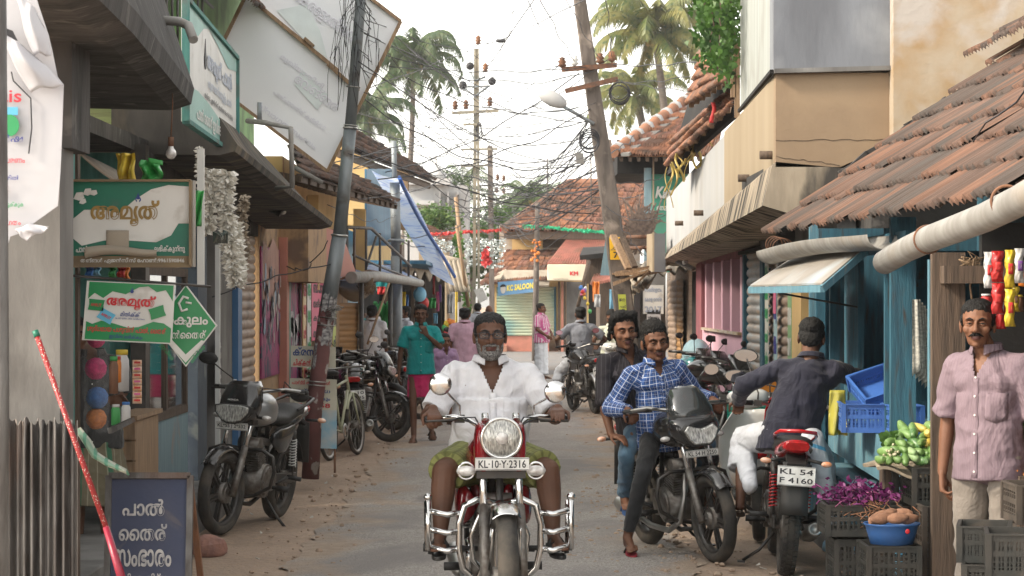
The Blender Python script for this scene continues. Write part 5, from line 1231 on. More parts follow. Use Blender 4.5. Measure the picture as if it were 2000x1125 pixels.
# mess of cables at its top
b = MB(); rd = random.Random(8)
for i in range(20):
 x = 690+rd.gauss(0,13); p = at(x, -20, Yp-.1+rd.uniform(-.1,.1)); pts = [p]
 for k in range(7): x += rd.gauss(0,7); pts.append(at(x, -20+(k+1)*rd.uniform(14,34), Yp-.1+rd.uniform(-.1,.1)))
 b.tube(pts, .0028, 4)
tag(b.build('cable_tangle', M['ink']), 'tangle of loose black cables wrapped round the top of the leaning grey pole', 'cables')
Bd = building('shop_row', 'old left hand shop row with stained sunshade, brown rolling shutter and magenta walls', 'building')
s2 = lambda x, zb, zt: [(x, zb), (x+.02, zb+.05), (x-.22, zt), (XL-.3, zt), (XL-.3, zb-.02), (x-.12, zb-.03)]
part(Bd, 'sunshade', M['stained_d'] if 'stained_d' in M else pm('stained_d', (.085,.075,.066), (.03,.027,.024), (.19,.15,.10), sc1=3, st=(1,1.5,.4), rough=.95, bmp=.5, bs=20, sc3=3, st3=(1,3,.4)), lambda m: fascia(m, [(18.4, s2(-2.11,2.89,3.31)), (21.5, s2(-2.05,2.75,3.11)), (27.0, s2(-2.02,2.58,2.80))]))
boxp(Bd, 'wall', M['cement'], (XL-.25,21.01,.231), (XL,24.1,2.85)); boxp(Bd, 'wall', M['plywood'], (XL-.25,26.3,.231), (XL,40.5,2.85))
boxp(Bd, 'lintel', M['cement_dark'], (XL-.25,24.12,2.45), (XL-.01,26.28,2.85)); boxp(Bd, 'upper_wall', M['cement_dark'], (XL-.6,20.4,2.9), (XL-.32,31.5,3.4))
part(Bd, 'rolling_shutter', M['shutter_tan'], lambda m: shutter(m, (XL-.06,24.12,0), (XL-.06,26.28,0), .25, 2.45, .10, .022, (1,0,0)))
boxp(Bd, 'shutter_rail', flat('rail_blue', (.05,.16,.34)), (XL+.001,23.75,.25), (XL+.06,24.1,2.5)); boxp(Bd, 'rail', M['cement'], (XL-.08,21.8,.25), (XL+.10,22.1,2.7))
boxp(Bd, 'painted_panel', M['magenta'], (XL+.001,26.35,.9), (XL+.02,28.4,2.35)); boxp(Bd, 'counter', M['wood'], (XL+.001,26.4,.23), (XL+.32,28.3,.62)); boxp(Bd, 'post', M['tin_pink'], (XL+.003,28.45,.25), (XL+.10,28.75,2.5))
boxp(Bd, 'door_frame', M['s_green'], (XL+.002,28.8,.25), (XL+.06,29.4,2.2)); boxp(Bd, 'painted_panel', M['magenta'], (XL+.001,29.45,.25), (XL+.03,31.3,2.1))
part(Bd, 'plywood_box', M['plywood'], lambda m: m.b2((XL-.02,28.6,1.98), (XL+.34,31.4,2.80)))
boxp(Bd, 'post', M['yellow_wall'], (XL+.003,31.35,.25), (XL+.08,31.9,2.9)); boxp(Bd, 'step', M['cement'], (-3.0,30.7,-.02), (-2.45,41,.16))
b = MB()
for i in range(16): rd = random.Random(i); y, z = rd.uniform(29.6,31.1), rd.uniform(1.15,1.55); b.cyl((XL+.031,y,z), (XL+.037,y,z), rd.uniform(.09,.15), n=16)
b.build('wall_drawing', flat('chalk', (.40,.38,.40)), Bd)
b = MB(); rd = random.Random(5)
for i in range(60):
 y, z = rd.uniform(26.45,28.3), min(2.3, max(.95, rd.gauss(1.75,.22))); s = rd.uniform(.03,.13); k = b.mark(); b.mi = rd.choice([0,0,1,2]); b.prism([(s*rd.uniform(.5,1.2)*math.cos(a), s*rd.uniform(.5,1.2)*math.sin(a)) for a in [2*PI*i2/7 for i2 in range(7)]], (XL+.022+.0006*i,y,z), (0,1,0), (0,0,1), .001)
b.mi = 3; b.prism([(-.95,.05),(.95,.0),(.9,.62),(.2,.75),(-.3,.6),(-.9,.7)], (XL+.0216,27.4,1.72), (0,1,0), (0,0,1), .001)
b.build('peeling_paint', [flat('pp1', (.02,.02,.05)), flat('pp2', (.16,.25,.36)), flat('pp3', (.30,.24,.22)), pm('pp4', (.38,.22,.17), (.30,.17,.14), rough=.8)], Bd)
# posters on the far part
def poster(mat_c, label, p0, w, h, u, lines, ink='ink', cat='poster', tilt=0, group=None):
 root = thing('poster', label, cat, (0,0,0), 0, group); u = V(u).normalized(); v = V((0,0,1)); p0 = V(p0); n = u.cross(v)
 b = MB(); b.prism([(-w/2,-h/2),(w/2,-h/2),(w/2,h/2),(-w/2,h/2)], p0, u, v, .006); b.build('sheet', mat_c, root)
 b = MB(); k = len(lines)
 for i, s in enumerate(lines): b.text(s, p0+v*(h*(.5-(i+.5)/k)), u, v, w=w*.82, h=h/k*.62, bold=.04, off=.006)
 b.build('lettering', M[ink] if ink in M else MC[ink], root); return root
pf = (0,1,0); fx = XL+.004
poster(flat('pap_yellow', (.62,.45,.22)), 'narrow orange and white notice beside the pink poster', (XL+.09,31.0,1.35), .45, 1.35, pf, ['യോഗം','നാളെ','റാലി','2017','വരൂ'], 's_red')
poster(flat('pap_white', (.55,.54,.52)), 'white notice with green and violet blocks on the plywood wall', (XL+.092,31.65,1.35), .6, 1.4, pf, ['കേരളം','മേള','ഫെസ്റ്റ്','സമ്മേളനം'], 'ink_green')
poster(flat('pap_pink', (.60,.06,.16)), 'bright pink poster with bold black Malayalam lettering', (XL+.094,33.2,1.62), 2.3, .8, pf, ['ബായാഠ','തങ്ങൾ','കുറ്റി','തങ്ങൾ'], 'ink')
poster(flat('pap_white2', (.50,.50,.52)), 'small black and white printed bill below the bright pink poster', (XL+.093,33.8,.95), 1.2, .45, pf, ['വിൽപ്പന','9847'], 'ink')
poster(flat('pap_lime', (.45,.55,.05)), 'lime yellow vertical notice right of the leaning pole', (XL+.09,36.2,1.3), .6, 1.4, pf, ['വി','ജ','ൻ','8'], 'ink')
poster(flat('pap_black', (.03,.03,.05)), 'black and white printed column notice on the pillar by the diamond sign', (XL+.105,21.75,1.12), .45, .55, pf, ['രു','പാർട്ടി','ചികിൽ','നിയമന','കാൻ','കൊൾ'], 's_white')
poster(M['s_brown'], 'faded brown tobacco coloured poster behind the diamond sign', (XL+.004,21.4,1.75), .6, .75, pf, ['ബാ','ലി','ല്ല'], 'ink')
# painted boards tied to the pole
for lab, cy, w, h, lines, mt in (('cream board with blue and red Malayalam lettering tied to the leaning pole', 697, .42, .20, [('ക്രസന്റ്',.25,.5,'s_blue'),('ചിക്കൻ സ്റ്റാൾ',-.27,.38,'s_red')], 'cream'), ('lower cream board listing party orders and a phone number, tied to the leaning pole', 770, .44, .29, [('പാർട്ടി ഓർഡറുകൾ',.36,.2,'s_red'),('എല്ലാവിധ',.10,.2,'s_blue'),('സ്വീകരിക്കും',-.14,.2,'s_blue'),('9847458',-.36,.18,'s_red')], 'cream')):
 root = thing('painted_board', lab, 'sign board'); o = at(612,cy,22.72); b = MB(); u, v = V((1,0,-.03)).normalized(), V((.0,.03,1)); b.prism([(-w/2,-h/2),(w/2,-h/2),(w/2,h/2),(-w/2,h/2)], o, u, v, .02); b.build('board', M['sign_cream'] if 'sign_cream' in M else M.setdefault('sign_cream', pm('sign_cream', (.52,.50,.40), (.42,.40,.32), (.25,.2,.15), sc1=5, rough=.7, bmp=.1, sc3=5, lo3=.6, hi3=.7)), root)
 for t, y, hh, mm in lines: b = MB(); b.text(t, o+v*(y*h)-V((.02,0,0)), u, v, w=w*.82, h=hh*h*.85, bold=.035, off=.013); b.build('lettering', M[mm], root)
 if cy > 700:
  b = MB(); b.prism([(-w/2,-.36),(w/2,-.36),(w/2,0),(-w/2,0)], o-v*h/2, u, v, .018); b.build('blue_lower_panel', pm('fadedblue', (.20,.40,.52), (.45,.47,.46), (.5,.5,.48), sc1=6, rough=.7, bmp=.1, sc3=5), root)
  b = MB(); b.tube([o+V((-.2,.02,-.45)), o+V((-.2,.02,-.74))], .01, 6); b.tube([o+V((.2,.02,-.45)), o+V((.2,.02,-.74))], .01, 6); b.build('leg', M['rust'], root)
# grey pipes
for lab, pts, r in (('white drain pipe sticking out above the overhead dairy sign', [at(278,37,14.5), at(350,42,14.5), at(368,50,14.4), at(378,78,14.3)], .028), ('white pipe elbow bending down in front of the stained sunshade', [at(483,236,20.2), at(520,240,20), at(568,250,19.8), at(571,365,19.8), at(540,368,20.0)], .022), ('short capped grey pipe stub at the sunshade end', [at(575,327,23), at(630,357,23)], .022)):
 onetag('drain_pipe', M['pvc'], lambda m: m.tube(pts, r, 12), lab, 'pipe')
onetag('drain_pipe', M['pole_grey'], lambda m: m.tube([at(507,200,20.5), at(507,234,20.5)], .02, 10), 'short upright grey pipe standing behind the stained sunshade', 'pipe')
# light bulbs
for px, py, Y, lab in ((334,300,14.6,'bare frosted bulb hanging under the milk shop sunshade'), (553,413,24,'bare bulb under the reflector above the magenta wall')):
 t = thing('light_bulb', lab, 'bulb'); o = at(px,py,Y); b = MB(); k = .0065*px/334 if 0 else .0065
 b.lathe([(0,-.034),(.02,-.028),(.033,-.008),(.030,.014),(.016,.034),(.014,.05)], o, (0,0,1), 18); b.build('glass', M['lens_clear'], t)
 b = MB(); b.cyl(o+V((0,0,.045)), o+V((0,0,.10)), .018, n=12); b.tube([o+V((0,0,.1)), o+V((.01,0,.3)), o+V((.0,.02,.55))], .004, 5); b.build('holder', M['rust'], t)
onetag('lamp_reflector', M['tin'], lambda m: m.slab([at(513,385,24.3), at(560,400,24), at(545,420,23.9), at(496,395,24.2)], .02), 'tin reflector shade beside the bare bulb above the magenta wall', 'lamp shade')
# upper green building top left, hidden eaves
G = building('green_house', 'pale green upper storey behind the overhead dairy sign', 'house')
boxp(G, 'wall', M['green_pale'], (-4.6,17,3.6), (-3.2,30,6.4)); boxp(G, 'pillar', M['green_pale'], (-3.15,17.6,3.7), (-2.95,17.9,5.4)); boxp(G, 'pillar', M['green_pale'], (-3.1,22.0,3.7), (-2.9,22.3,5.4)); boxp(G, 'door', M['wood'], (-3.19,18.4,3.7), (-3.12,19.5,5.4))
part(G, 'roof', TILES, lambda m: tiled_roof(m, at(452,-20,20), at(560,60,27), at(400,-140,22), at(520,-30,29), 14, 4, seed=4)); part(G, 'railing', M['black_metal'], lambda m: [m.cyl((-2.6,17+.3*i,3.7), (-2.6,17+.3*i,4.3), .01, n=6) for i in range(12)]+[m.cyl((-2.6,16.5,4.3), (-2.6,21,4.3), .014)])
def translucent(name, c, c2, c3=None, tr=.35, sc=.9):
 m, nt, b = nt_new(name); col = mix(nt, noise_fac(nt, sc, 3), c, c2)
 if c3: col = mix(nt, noise_fac(nt, sc*4, 3, None, .5, .65), col, c3)
 nt.links.new(col, b.inputs['Base Color']); b.inputs['Roughness'].default_value = .5
 tl = N(nt, 'ShaderNodeBsdfTranslucent'); nt.links.new(col, tl.inputs[0]); ms = N(nt, 'ShaderNodeMixShader'); ms.inputs[0].default_value = tr
 o = nt.nodes['Material Output']; nt.links.new(b.outputs[0], ms.inputs[1]); nt.links.new(tl.outputs[0], ms.inputs[2]); nt.links.new(ms.outputs[0], o.inputs[0]); M[name] = m; return m
translucent('tarp_blue', (.52,.62,.80), (.66,.71,.80), (.30,.42,.72), .6, 1.2)
H1 = building('tiled_house', 'yellow walled left hand house with low sagging tiled eave behind the billboard', 'house')
e0, e1 = at(590,338,27), at(775,396,38.5)
part(H1, 'roof', TILES, lambda m: tiled_roof(m, e0, e1, at(560,280,29), at(706,352,42), 26, 4, seed=8, lift=.05, amp=.03))
part(H1, 'roof_boarding', M['wood'], lambda m: m.slab([e0+V((0,0,-.03)), e1+V((0,0,-.03)), at(706,354,42), at(560,284,29)], .02)); part(H1, 'rafters', M['wood'], lambda m: [m.bar(e0.lerp(e1, i/14)+V((0,0,-.07)), e0.lerp(e1, i/14)+V((-.85,.2,.10)), .05, .07) for i in range(15)]+[m.bar(e0+V((-.05,0,-.05)), e1+V((-.05,0,-.05)), .03, .09)])
boxp(H1, 'wall', M['yellow_wall'], (-3.3,30,2.3), (-2.85,42,3.55)); boxp(H1, 'pillar', M['yellow_wall'], (gx(690,38),38,1.8), (gx(713,38),38.3,3.2)); boxp(H1, 'post', M['yellow_wall'], (gx(600,33),33,1.9), (gx(622,33),33.2,3.2))
part(H1, 'window', M['glass_dark'], lambda m: m.b2((-2.849,33.5,2.75), (-2.84,35,3.2)))
onetag('leaning_board', pm('pinkboard', (.55,.28,.24), (.46,.24,.2), sc1=2, rough=.8, bmp=.1), lambda m: m.slab([at(592,430,33), at(668,455,34), at(700,545,35), at(650,545,34)], .03), 'faded pink sheet leaning below the yellow wall', 'board')
# blue sheeted shed and its shop under the stair landing
H2 = building('sheeted_shed', 'shed walled with dark blue plastic sheeting beside the stair landing', 'shed')
part(H2, 'plastic_sheet', M['tarp_dark'], lambda m: m.grid(lambda u, v: at(712+60*u, 330+150*v, 42+7*u)+V((0,.1*math.sin(u*23),0)), 30, 6, .02))
boxp(H2, 'wall', M['blue_pale'], (-3.0,38.6,1.6), (-2.86,45,3.0)); boxp(H2, 'lower_wall', M['plywood'], (-3.2,40.6,0), (-2.95,45.5,1.6))
part(H2, 'rolling_shutter', M['shutter_orange'], lambda m: shutter(m, (gx(660,38.5),38.5,0), (gx(700,39.0),39.0,0), .35, 1.72, .09, .02)); part(H2, 'canopy', M['canvas'], lambda m: m.grid(lambda u, v: at(662+72*u, 548+42*v*math.sin(.6+2.2*u), 37.8-.4*math.sin(v*PI)), 12, 8, .02))
part(H2, 'shutter_rail', M['cream'], lambda m: m.b2((gx(700,39),38.9,.1), (gx(704,39),39.0,1.75)))
# landing with rails
St = thing('stair_landing', 'rusty stair landing with pipe hand rails and a long grey gutter', 'stair landing')
P = lambda px, py, Y: at(px,py,Y)
b = MB(); b.slab([P(664,548,34), P(822,552,41.5), P(760,522,44), P(660,520,38)], .04); b.build('deck', M['tarp_blue'], St)
b = MB()
for px, y0, y1, Y in ((678,442,540,35),(692,445,545,35),(715,445,528,37),(742,455,545,38),(783,478,545,40),(798,470,540,41)): b.cyl(P(px,y0,Y), P(px,y1,Y), .02, n=8)
b.tube([P(678,444,35), P(725,446,36.5), P(802,520,41)], .024, 8); b.tube([P(690,498,35), P(740,520,38), P(805,545,41)], .02, 8); b.bar(P(735,462,38), P(716,520,37.5), .03, .03)
b.build('hand_rail', M['tin'], St)
b = MB(); b.tube([P(664,545,34), P(720,528,36), P(790,540,40), P(815,552,41)], .015, 6); b.build('rusty_edge_rod', M['rust'], St)
onetag('gutter', M['pvc'], lambda m: m.tube([P(686,542,34), P(740,540,36.5), P(822,553,40.5)], [.085,.08,.06], 14), 'long grey roadside gutter pipe below the stair landing', 'gutter')
for px, Y, lab in ((706,35,'thin dark iron post under the landing nearer the wall shutter'), (762,38,'thin dark iron post under the landing beside the teal shirt man')): onetag('iron_post', M['black_metal'], lambda m: m.cyl((gx(px,Y),Y,0), (gx(px,Y),Y,hz(545,Y)), .035, n=10), lab, 'post')
onetag('wooden_stick', M['wood_pale'], lambda m: m.cyl(P(760,553,36), P(718,672,35.5), .018, n=8), 'pale stick slanting down from the gutter to the parked motorcycles', 'stick')
onetag('coir_tuft', pm('coir', (.22,.15,.09), (.12,.08,.05), sc1=30, rough=1, bmp=.5), lambda m: [m.tube([P(716+random.uniform(-14,14),543,35.3), P(716+random.uniform(-20,20),555+random.uniform(0,8),35.2), P(716+random.uniform(-14,14),570+random.uniform(-5,8),35.2)], .006, 4) for i in range(50)], 'dry coir tuft hanging from the gutter', 'coir')
# upper tiled roof and long blue tarpaulin
H3 = building('upper_tiled_house', 'two storey left hand house with long dark tiled eave and yellow gable', 'house')
e0, e1 = at(672,288,42), at(847,355,58)
part(H3, 'roof', TILES, lambda m: tiled_roof(m, e0, e1, at(655,235,45), at(812,325,62), 30, 4, seed=18, lift=.08, amp=.04))
part(H3, 'roof_boarding', M['wood'], lambda m: m.slab([e0+V((0,0,-.04)), e1+V((0,0,-.04)), at(812,327,62), at(655,238,45)], .03)); part(H3, 'fascia_board', M['wood'], lambda m: m.bar(e0+V((-.1,0,-.1)), e1+V((-.1,0,-.1)), .05, .14)); boxp(H3, 'wall', M['yellow_wall'], (-4.2,47,2.6), (-3.0,60,4.35)); boxp(H3, 'gable_wall', M['yellow_wall'], (gx(650,46),46,3.2), (gx(718,46),46.4,4.7)); boxp(H3, 'corner_wall', M['tan'], (gx(770,56),56,3.4), (gx(797,56),56.4,4.8))
onetag('blue_tarpaulin', M['tarp_blue'], lambda m: m.grid(lambda u, v: at(726+54*u+(116-8*u)*v**.95, 333+14*u+206*v+5*math.sin(v*5+u*3), 40.5+10*v)+V((0,.12*math.sin(u*7+v*3),0)), 10, 30), 'long pale blue tarpaulin stretched down from the tiled roof over the stalls', 'tarpaulin')
onetag('blue_tarpaulin_hem', flat('hem_blue', (.04,.14,.5)), lambda m: m.tube([at(780+108*t, 347+199*t**.97+6*math.sin(t*5), 40.5+10*t-.05) for t in [i/14 for i in range(15)]], .035, 8), 'rolled darker blue hem along the long tarpaulin', 'tarpaulin')
# grey post at 770
onetag('utility_pole', M['pole_grey'], lambda m: (m.cyl(at(776,760,41), at(774,500,41), .095, n=14), m.cyl(at(774,500,41), at(771,355,41), .085, n=14), m.cyl(at(771,355,41), at(769,275,41), .045, n=12), m.torus(at(774,470,41), (0,0,1), .12, .03, 18, 8)), 'slim grey steel pole beside the long blue tarpaulin', 'pole')
# distant white villa, small red roof, beige awning
W = building('white_villa', 'white concrete villa with roof terrace and water tank far down on the left', 'house'); YW = 105
boxp(W, 'wall', M['white_wash'], (gx(790,YW),YW,0), (gx(912,YW),YW+8,hz(362,YW))); boxp(W, 'roof_slab', M['white_wash'], (gx(785,YW),YW-.8,hz(362,YW)+.003), (gx(880,YW),YW+8,hz(350,YW)))
for a in (862, 880): boxp(W, 'window', M['glass_dark'], (gx(a,YW),YW-.05,hz(440,YW)), (gx(a+9,YW),YW+.1,hz(385,YW)))
for a in (858, 874, 893): boxp(W, 'pilaster', M['white_wash'], (gx(a,YW),YW-.4,0), (gx(a+3,YW),YW-.01,hz(375,YW)))
boxp(W, 'balcony', M['white_wash'], (gx(800,YW),YW-1.4,hz(402,YW)), (gx(850,YW),YW-.01,hz(394,YW)))
part(W, 'roof_turret', M['white_wash'], lambda m: (m.cyl(at(851,350,YW), at(851,338,YW), .45, n=16), m.lathe([(.35,0),(.2,.2),(.06,.35),(.03,.9),(0,1)], at(851,338,YW), (0,0,1), 12)))
R2 = building('far_tiled_house', 'small red tiled roof below the white villa', 'house'); part(R2, 'roof', TILES_L, lambda m: tiled_roof(m, at(815,470,80), at(885,470,84), at(800,425,86), at(865,455,90), 14, 5, seed=5, lift=.08, amp=.04)); boxp(R2, 'wall', M['cream'], (gx(818,84),84,0), (gx(872,84),88,hz(468,84)))
onetag('canvas_awning', M['canvas'], lambda m: (m.grid(lambda u, v: at(862+42*u+16*v, 506+64*v, 62-1.2*v)+V((0,.06*math.sin(u*30),0)), 24, 6, .02), m.cyl(at(858,503,62), at(912,515,62), .10, n=10)), 'brown canvas awning let down over a far left stall', 'awning')
# stalls of goods on the left
S = building('goods_stall', 'dark open stall hung with bright goods under the tarpaulin', 'stall')
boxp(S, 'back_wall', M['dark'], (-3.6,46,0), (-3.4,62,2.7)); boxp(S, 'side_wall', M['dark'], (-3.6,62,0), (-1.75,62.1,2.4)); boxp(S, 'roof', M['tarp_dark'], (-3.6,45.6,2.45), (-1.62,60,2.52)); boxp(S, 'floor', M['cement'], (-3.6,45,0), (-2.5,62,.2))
for i in range(6): boxp(S, 'post', M['wood'], (-2.45+.14*i,46.5+2.7*i,0), (-2.37+.14*i,46.6+2.7*i,2.45))
part(S, 'torn_valance', M['canvas'], lambda m: m.grid(lambda u, v: (-2.45+.85*u, 45.4+14*u, 2.52-.22*v*(1+.5*math.sin(u*40))), 60, 3, .02))
GC = {'red': (.5,.03,.03), 'orange': (.65,.20,.03), 'yellow': (.62,.45,.04), 'blue': (.05,.18,.5), 'sky': (.2,.45,.62), 'pink': (.6,.12,.28), 'green': (.06,.35,.10), 'white': (.6,.6,.6), 'violet': (.2,.08,.32), 'teal': (.03,.33,.33), 'brown': (.2,.1,.06), 'black': (.03,.03,.03)}
def gm(c): return pm('goods_'+c, GC[c], tuple(x*.75 for x in GC[c]), rough=.6, bmp=.15)
def drape(px0, px1, py0, py1, Y, col, what, lab, cat):
 onetag(what, gm(col), lambda m: m.grid(lambda u, v: at(px0+(px1-px0)*(u*(1-.12*v)+.06*v), py0+(py1-py0)*v, Y)+V((0,.05*math.sin(u*11+v*2)+.03*math.sin(v*7),0)), 12, 8, .012), lab, cat)
def ball(px, py, r, Y, col, lab, name='ball', cat='ball'):
 onetag(name, gm(col), lambda m: m.ell(at(px,py,Y), (r/F*Y, r/F*Y, r/F*Y*1.15)), lab, cat)
drape(776,792,570,606,48,'yellow','cloth_bag','yellow cloth bag hanging in the left stall', 'bag'); drape(786,797,576,602,48.3,'blue','checked_cloth','blue cloth behind the yellow bag in the left stall','cloth')
drape(733,757,546,570,46,'teal','printed_cloth','teal printed cloth hung beneath the gutter','cloth'); drape(736,752,560,575,45.8,'red','printed_cloth','small red patterned cloth below the teal one','cloth')
ball(820,575,13,50,'sky','big pale blue inflatable hanging beside the stall posts','inflatable','inflatable'); ball(827,592,11,50.6,'red','red inflatable below the pale blue one','inflatable','inflatable')
drape(836,851,582,602,52,'green','plastic_bag','green and orange plastic bag on a stall post','bag'); drape(851,857,570,608,53,'pink','cloth_strip','pink cloth strip hanging down a stall post','cloth'); drape(846,854,612,632,50,'sky','net_bag','small sky blue net bag beside the teal shirt man','bag')
drape(857,861,556,590,54,'violet','garland_strip','violet hanging strip in the left stall','strip'); drape(863,868,560,640,55,'black','hose_coil','black bundle of tubes hanging on a stall post','tubes'); drape(873,884,575,612,58,'white','white_cloth','white cloth hanging deep in the left stall','cloth')
drape(845,848,540,575,53,'red','red_strip','narrow red strip at the stall roof edge','strip'); drape(889,893,560,640,66,'yellow','yellow_banner','narrow yellow banner past the last left stall','banner')
for i, (px, py, c) in enumerate(((872,632,'yellow'),(878,628,'orange'),(884,630,'orange'),(868,640,'green'),(876,644,'yellow'),(882,642,'red'),(871,650,'red'),(888,638,'green'))): ball(px, py, 5.5, 47, c, '%s plastic ware on the goods cart, number counted from its top left: %s' % (c, ['top left','top middle','top right','left edge','centre','right of centre','bottom','right edge'][i]), 'plastic_ware', 'plastic ware')
onetag('goods_cart', M['black_metal'], lambda m: (m.box(at(876,668,47), (.32,.5,.2)), m.cyl(at(870,700,46.8), at(882,700,47.2), .2, n=16)), 'dark hand cart of toys behind the teal shirt man', 'cart')
# green heap of plastic on the left
onetag('green_net', gm('green'), lambda m: m.grid(lambda u, v: at(728+28*u+8*v, 592+38*v*(.5+u), 43)+V((0,.1*math.sin(u*9+v*5),.04*math.sin(u*14))), 12, 8, .03), 'bright green plastic heap behind the man in the white shirt', 'plastic heap')
XR = 2.75
C = building('concrete_block', 'overhanging concrete building with tan parapet and grey upper panel on the right', 'building')
YC = 19.0
xa, xb = gx(1515,YC), gx(1742,YC); zt, zm = hz(134,YC), hz(136,YC)
def wallpoly(m, pts, th, n): m.slab(pts, th, n)
# front faces
part(C, 'grey_panel', M['cement_blue'], lambda m: m.b2((gx(1510,YC),YC-.03,hz(138,YC)), (xb+.03,YC+.25,4.8)))
part(C, 'tan_wall', M['tan'], lambda m: m.slab([at(1515,326,YC), at(1642,326,YC), at(1738,282,YC), at(1742,142,YC), at(1515,142,YC)], .15, (0,1,0)))
part(C, 'beam', M['cement'], lambda m: m.bar(at(1512,139,YC-.04), at(1742,133,YC-.04), .06, .035))
# long street-side parapet, receding
ytop = lambda Y: 3.53-(Y-19)*.008
Yf, Xf = 38.0, gx(1300,38)
def Xp(Y): return xa+(Xf-xa)*(Y-YC)/(Yf-YC)
zbot = lambda Y: hz(316,YC)-(Y-19)*.018
def band(y0, y1, z0, z1, mat, nm, dx=0):
 part(C, nm, mat, lambda m: m.slab([(Xp(y0)+dx,y0,z0(y0)), (Xp(y1)+dx,y1,z0(y1)), (Xp(y1)+dx,y1,z1(y1)), (Xp(y0)+dx,y0,z1(y0))], .18, (1,0,0)))
band(YC+.002, 24.8, zbot, ytop, M['cream'], 'parapet'); band(24.8, Yf, zbot, lambda Y: ytop(Y)-.02, M['white_wash'], 'parapet', .012)
part(C, 'eave_slab', M['stained'], lambda m: fascia(m, [(YC-.0, [(xa+.0,zbot(YC)),(xa-.03,zbot(YC)-.03),(xa-.10,2.50),(xa+.1,2.44),(xa+.7,2.44),(xa+.7,2.78)]), (Yf, [(Xf+.0,zbot(Yf)),(Xf-.03,zbot(Yf)-.03),(Xf-.10,2.36),(Xf+.1,2.30),(Xf+.7,2.30),(Xf+.7,2.66)])]))
# grey-white side panel above
part(C, 'side_panel', M['panel_white'], lambda m: m.slab([(gx(1511,YC),YC,hz(138,YC)), (gx(1446,23.5),23.5,hz(215,23.5)), (gx(1446,23.5),23.5,5.4), (gx(1511,YC),YC,5.0)], .12, (1,0,0)))
part(C, 'edge_trim', M['dark'], lambda m: m.bar((gx(1510,YC)-.012,YC-.02,hz(140,YC)), (gx(1446,23.5)-.012,23.5,hz(217,23.5)), .03, .03))
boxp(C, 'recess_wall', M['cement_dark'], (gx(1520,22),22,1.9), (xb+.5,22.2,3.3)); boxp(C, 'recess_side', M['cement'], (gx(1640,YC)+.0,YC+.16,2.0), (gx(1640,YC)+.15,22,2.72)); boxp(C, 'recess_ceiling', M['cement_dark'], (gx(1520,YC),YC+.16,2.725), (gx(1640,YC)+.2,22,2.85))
for px, py, Y in ((1508,303,19.3),(1451,348,21.6),(1367,416,28.5),(1338,436,33)): part(C, 'drain_spout', M['wood'], lambda m: m.cyl((Xp(Y)-.10,Y,hz(py,Y)), (Xp(Y)+.05,Y,hz(py,Y)), .035, n=10))
def crk(m):
 rd = random.Random(3)
 for x0, y0, x1, y1 in ((1515,275,1738,272),(1516,306,1640,322)):
  pts = [at(x0+(x1-x0)*i/14, y0+(y1-y0)*i/14+rd.uniform(-2,2), YC-.002) for i in range(15)]; m.tube(pts, .0022, 4)
part(C, 'wall_crack', M['wood'], crk)
# yellow old wall
YW2 = 18.8
Yw = building('old_yellow_wall', 'tall flaking yellow gable wall rising behind the tiled lean-to roof', 'wall')
part(Yw, 'wall', M['yellow_old'], lambda m: m.b2((gx(1745,YW2),YW2,2.62), (6.0,YW2+.5,6.0)))
part(Yw, 'upper_roof', TILES, lambda m: tiled_roof(m, (gx(1893,18.0),18.1,hz(112,18)), (gx(1893,18.0)+.02,12,hz(112,18)), (5.5,18.1,4.9), (5.5,12,4.9), 26, 9, seed=31))
part(Yw, 'roof_flashing', M['cement_dark'], lambda m: [m.bar(at(1640+26*i,340-17.5*i+4*math.sin(i*2.1),17.75), at(1668+26*i,321-17.5*i+4*math.sin((i+1)*2.1),17.75), .10, .05+.015*math.sin(i*3)) for i in range(13)])
Rr = building('tiled_shop', 'low blue timber shop under a rough old clay tiled lean-to roof', 'shop')
ex, ez = 1.86, 2.26; sl = .73
RK = .065
def erow(Y, d=0): return V((ex+RK*(17.6-Y)+d, Y, ez+.025*math.sin(Y*2.1)+d*sl))
part(Rr, 'roof', TILES, lambda m: tiled_roof(m, erow(17.62), erow(8.0), (4.6,17.62,ez+2.74*sl), (4.6+RK*9.6,8.0,ez+2.74*sl), 40, 10, rolls=2, amp=.022, lift=.034, seed=11, ragged=.03, segs=6))
part(Rr, 'rafter', M['wood'], lambda m: [m.bar((ex+.12+RK*(.2+.55*i),17.4-.55*i,ez+.02), (4.6+RK*(.2+.55*i),17.4-.55*i,ez-.06+2.74*sl), .05, .07) for i in range(18)])
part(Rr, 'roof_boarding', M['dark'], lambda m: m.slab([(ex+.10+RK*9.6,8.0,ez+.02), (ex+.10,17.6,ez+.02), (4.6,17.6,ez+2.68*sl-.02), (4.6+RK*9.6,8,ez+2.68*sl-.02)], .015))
XS = 2.3
part(Rr, 'back_wall', M['blue_paint'], lambda m: m.b2((3.5,12.5,0), (3.6,18.2,3.2))); boxp(Rr, 'side_wall', M['blue_paint'], (XS+.02,18.3,0), (3.6,18.36,2.3)); boxp(Rr, 'inner_back_wall', M['dark'], (3.9,7.5,0), (4.0,12.6,2.9))
boxp(Rr, 'gable_infill', M['dark'], (2.9,18.4,0), (5.5,18.5,2.7)); boxp(Rr, 'partition_wall', M['dark'], (XS+.10,12.35,0), (3.9,12.42,2.15))
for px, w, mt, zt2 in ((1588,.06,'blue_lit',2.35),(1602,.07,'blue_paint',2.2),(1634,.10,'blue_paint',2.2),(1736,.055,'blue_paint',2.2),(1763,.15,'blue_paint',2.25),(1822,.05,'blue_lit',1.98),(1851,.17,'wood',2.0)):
 Y = YL(px, XS+.03) if px < 1830 else 12.45; boxp(Rr, 'door_post', M[mt], (gx(px,Y)-w/2,Y-.03,0), (gx(px,Y)+w/2,Y+.03,zt2))
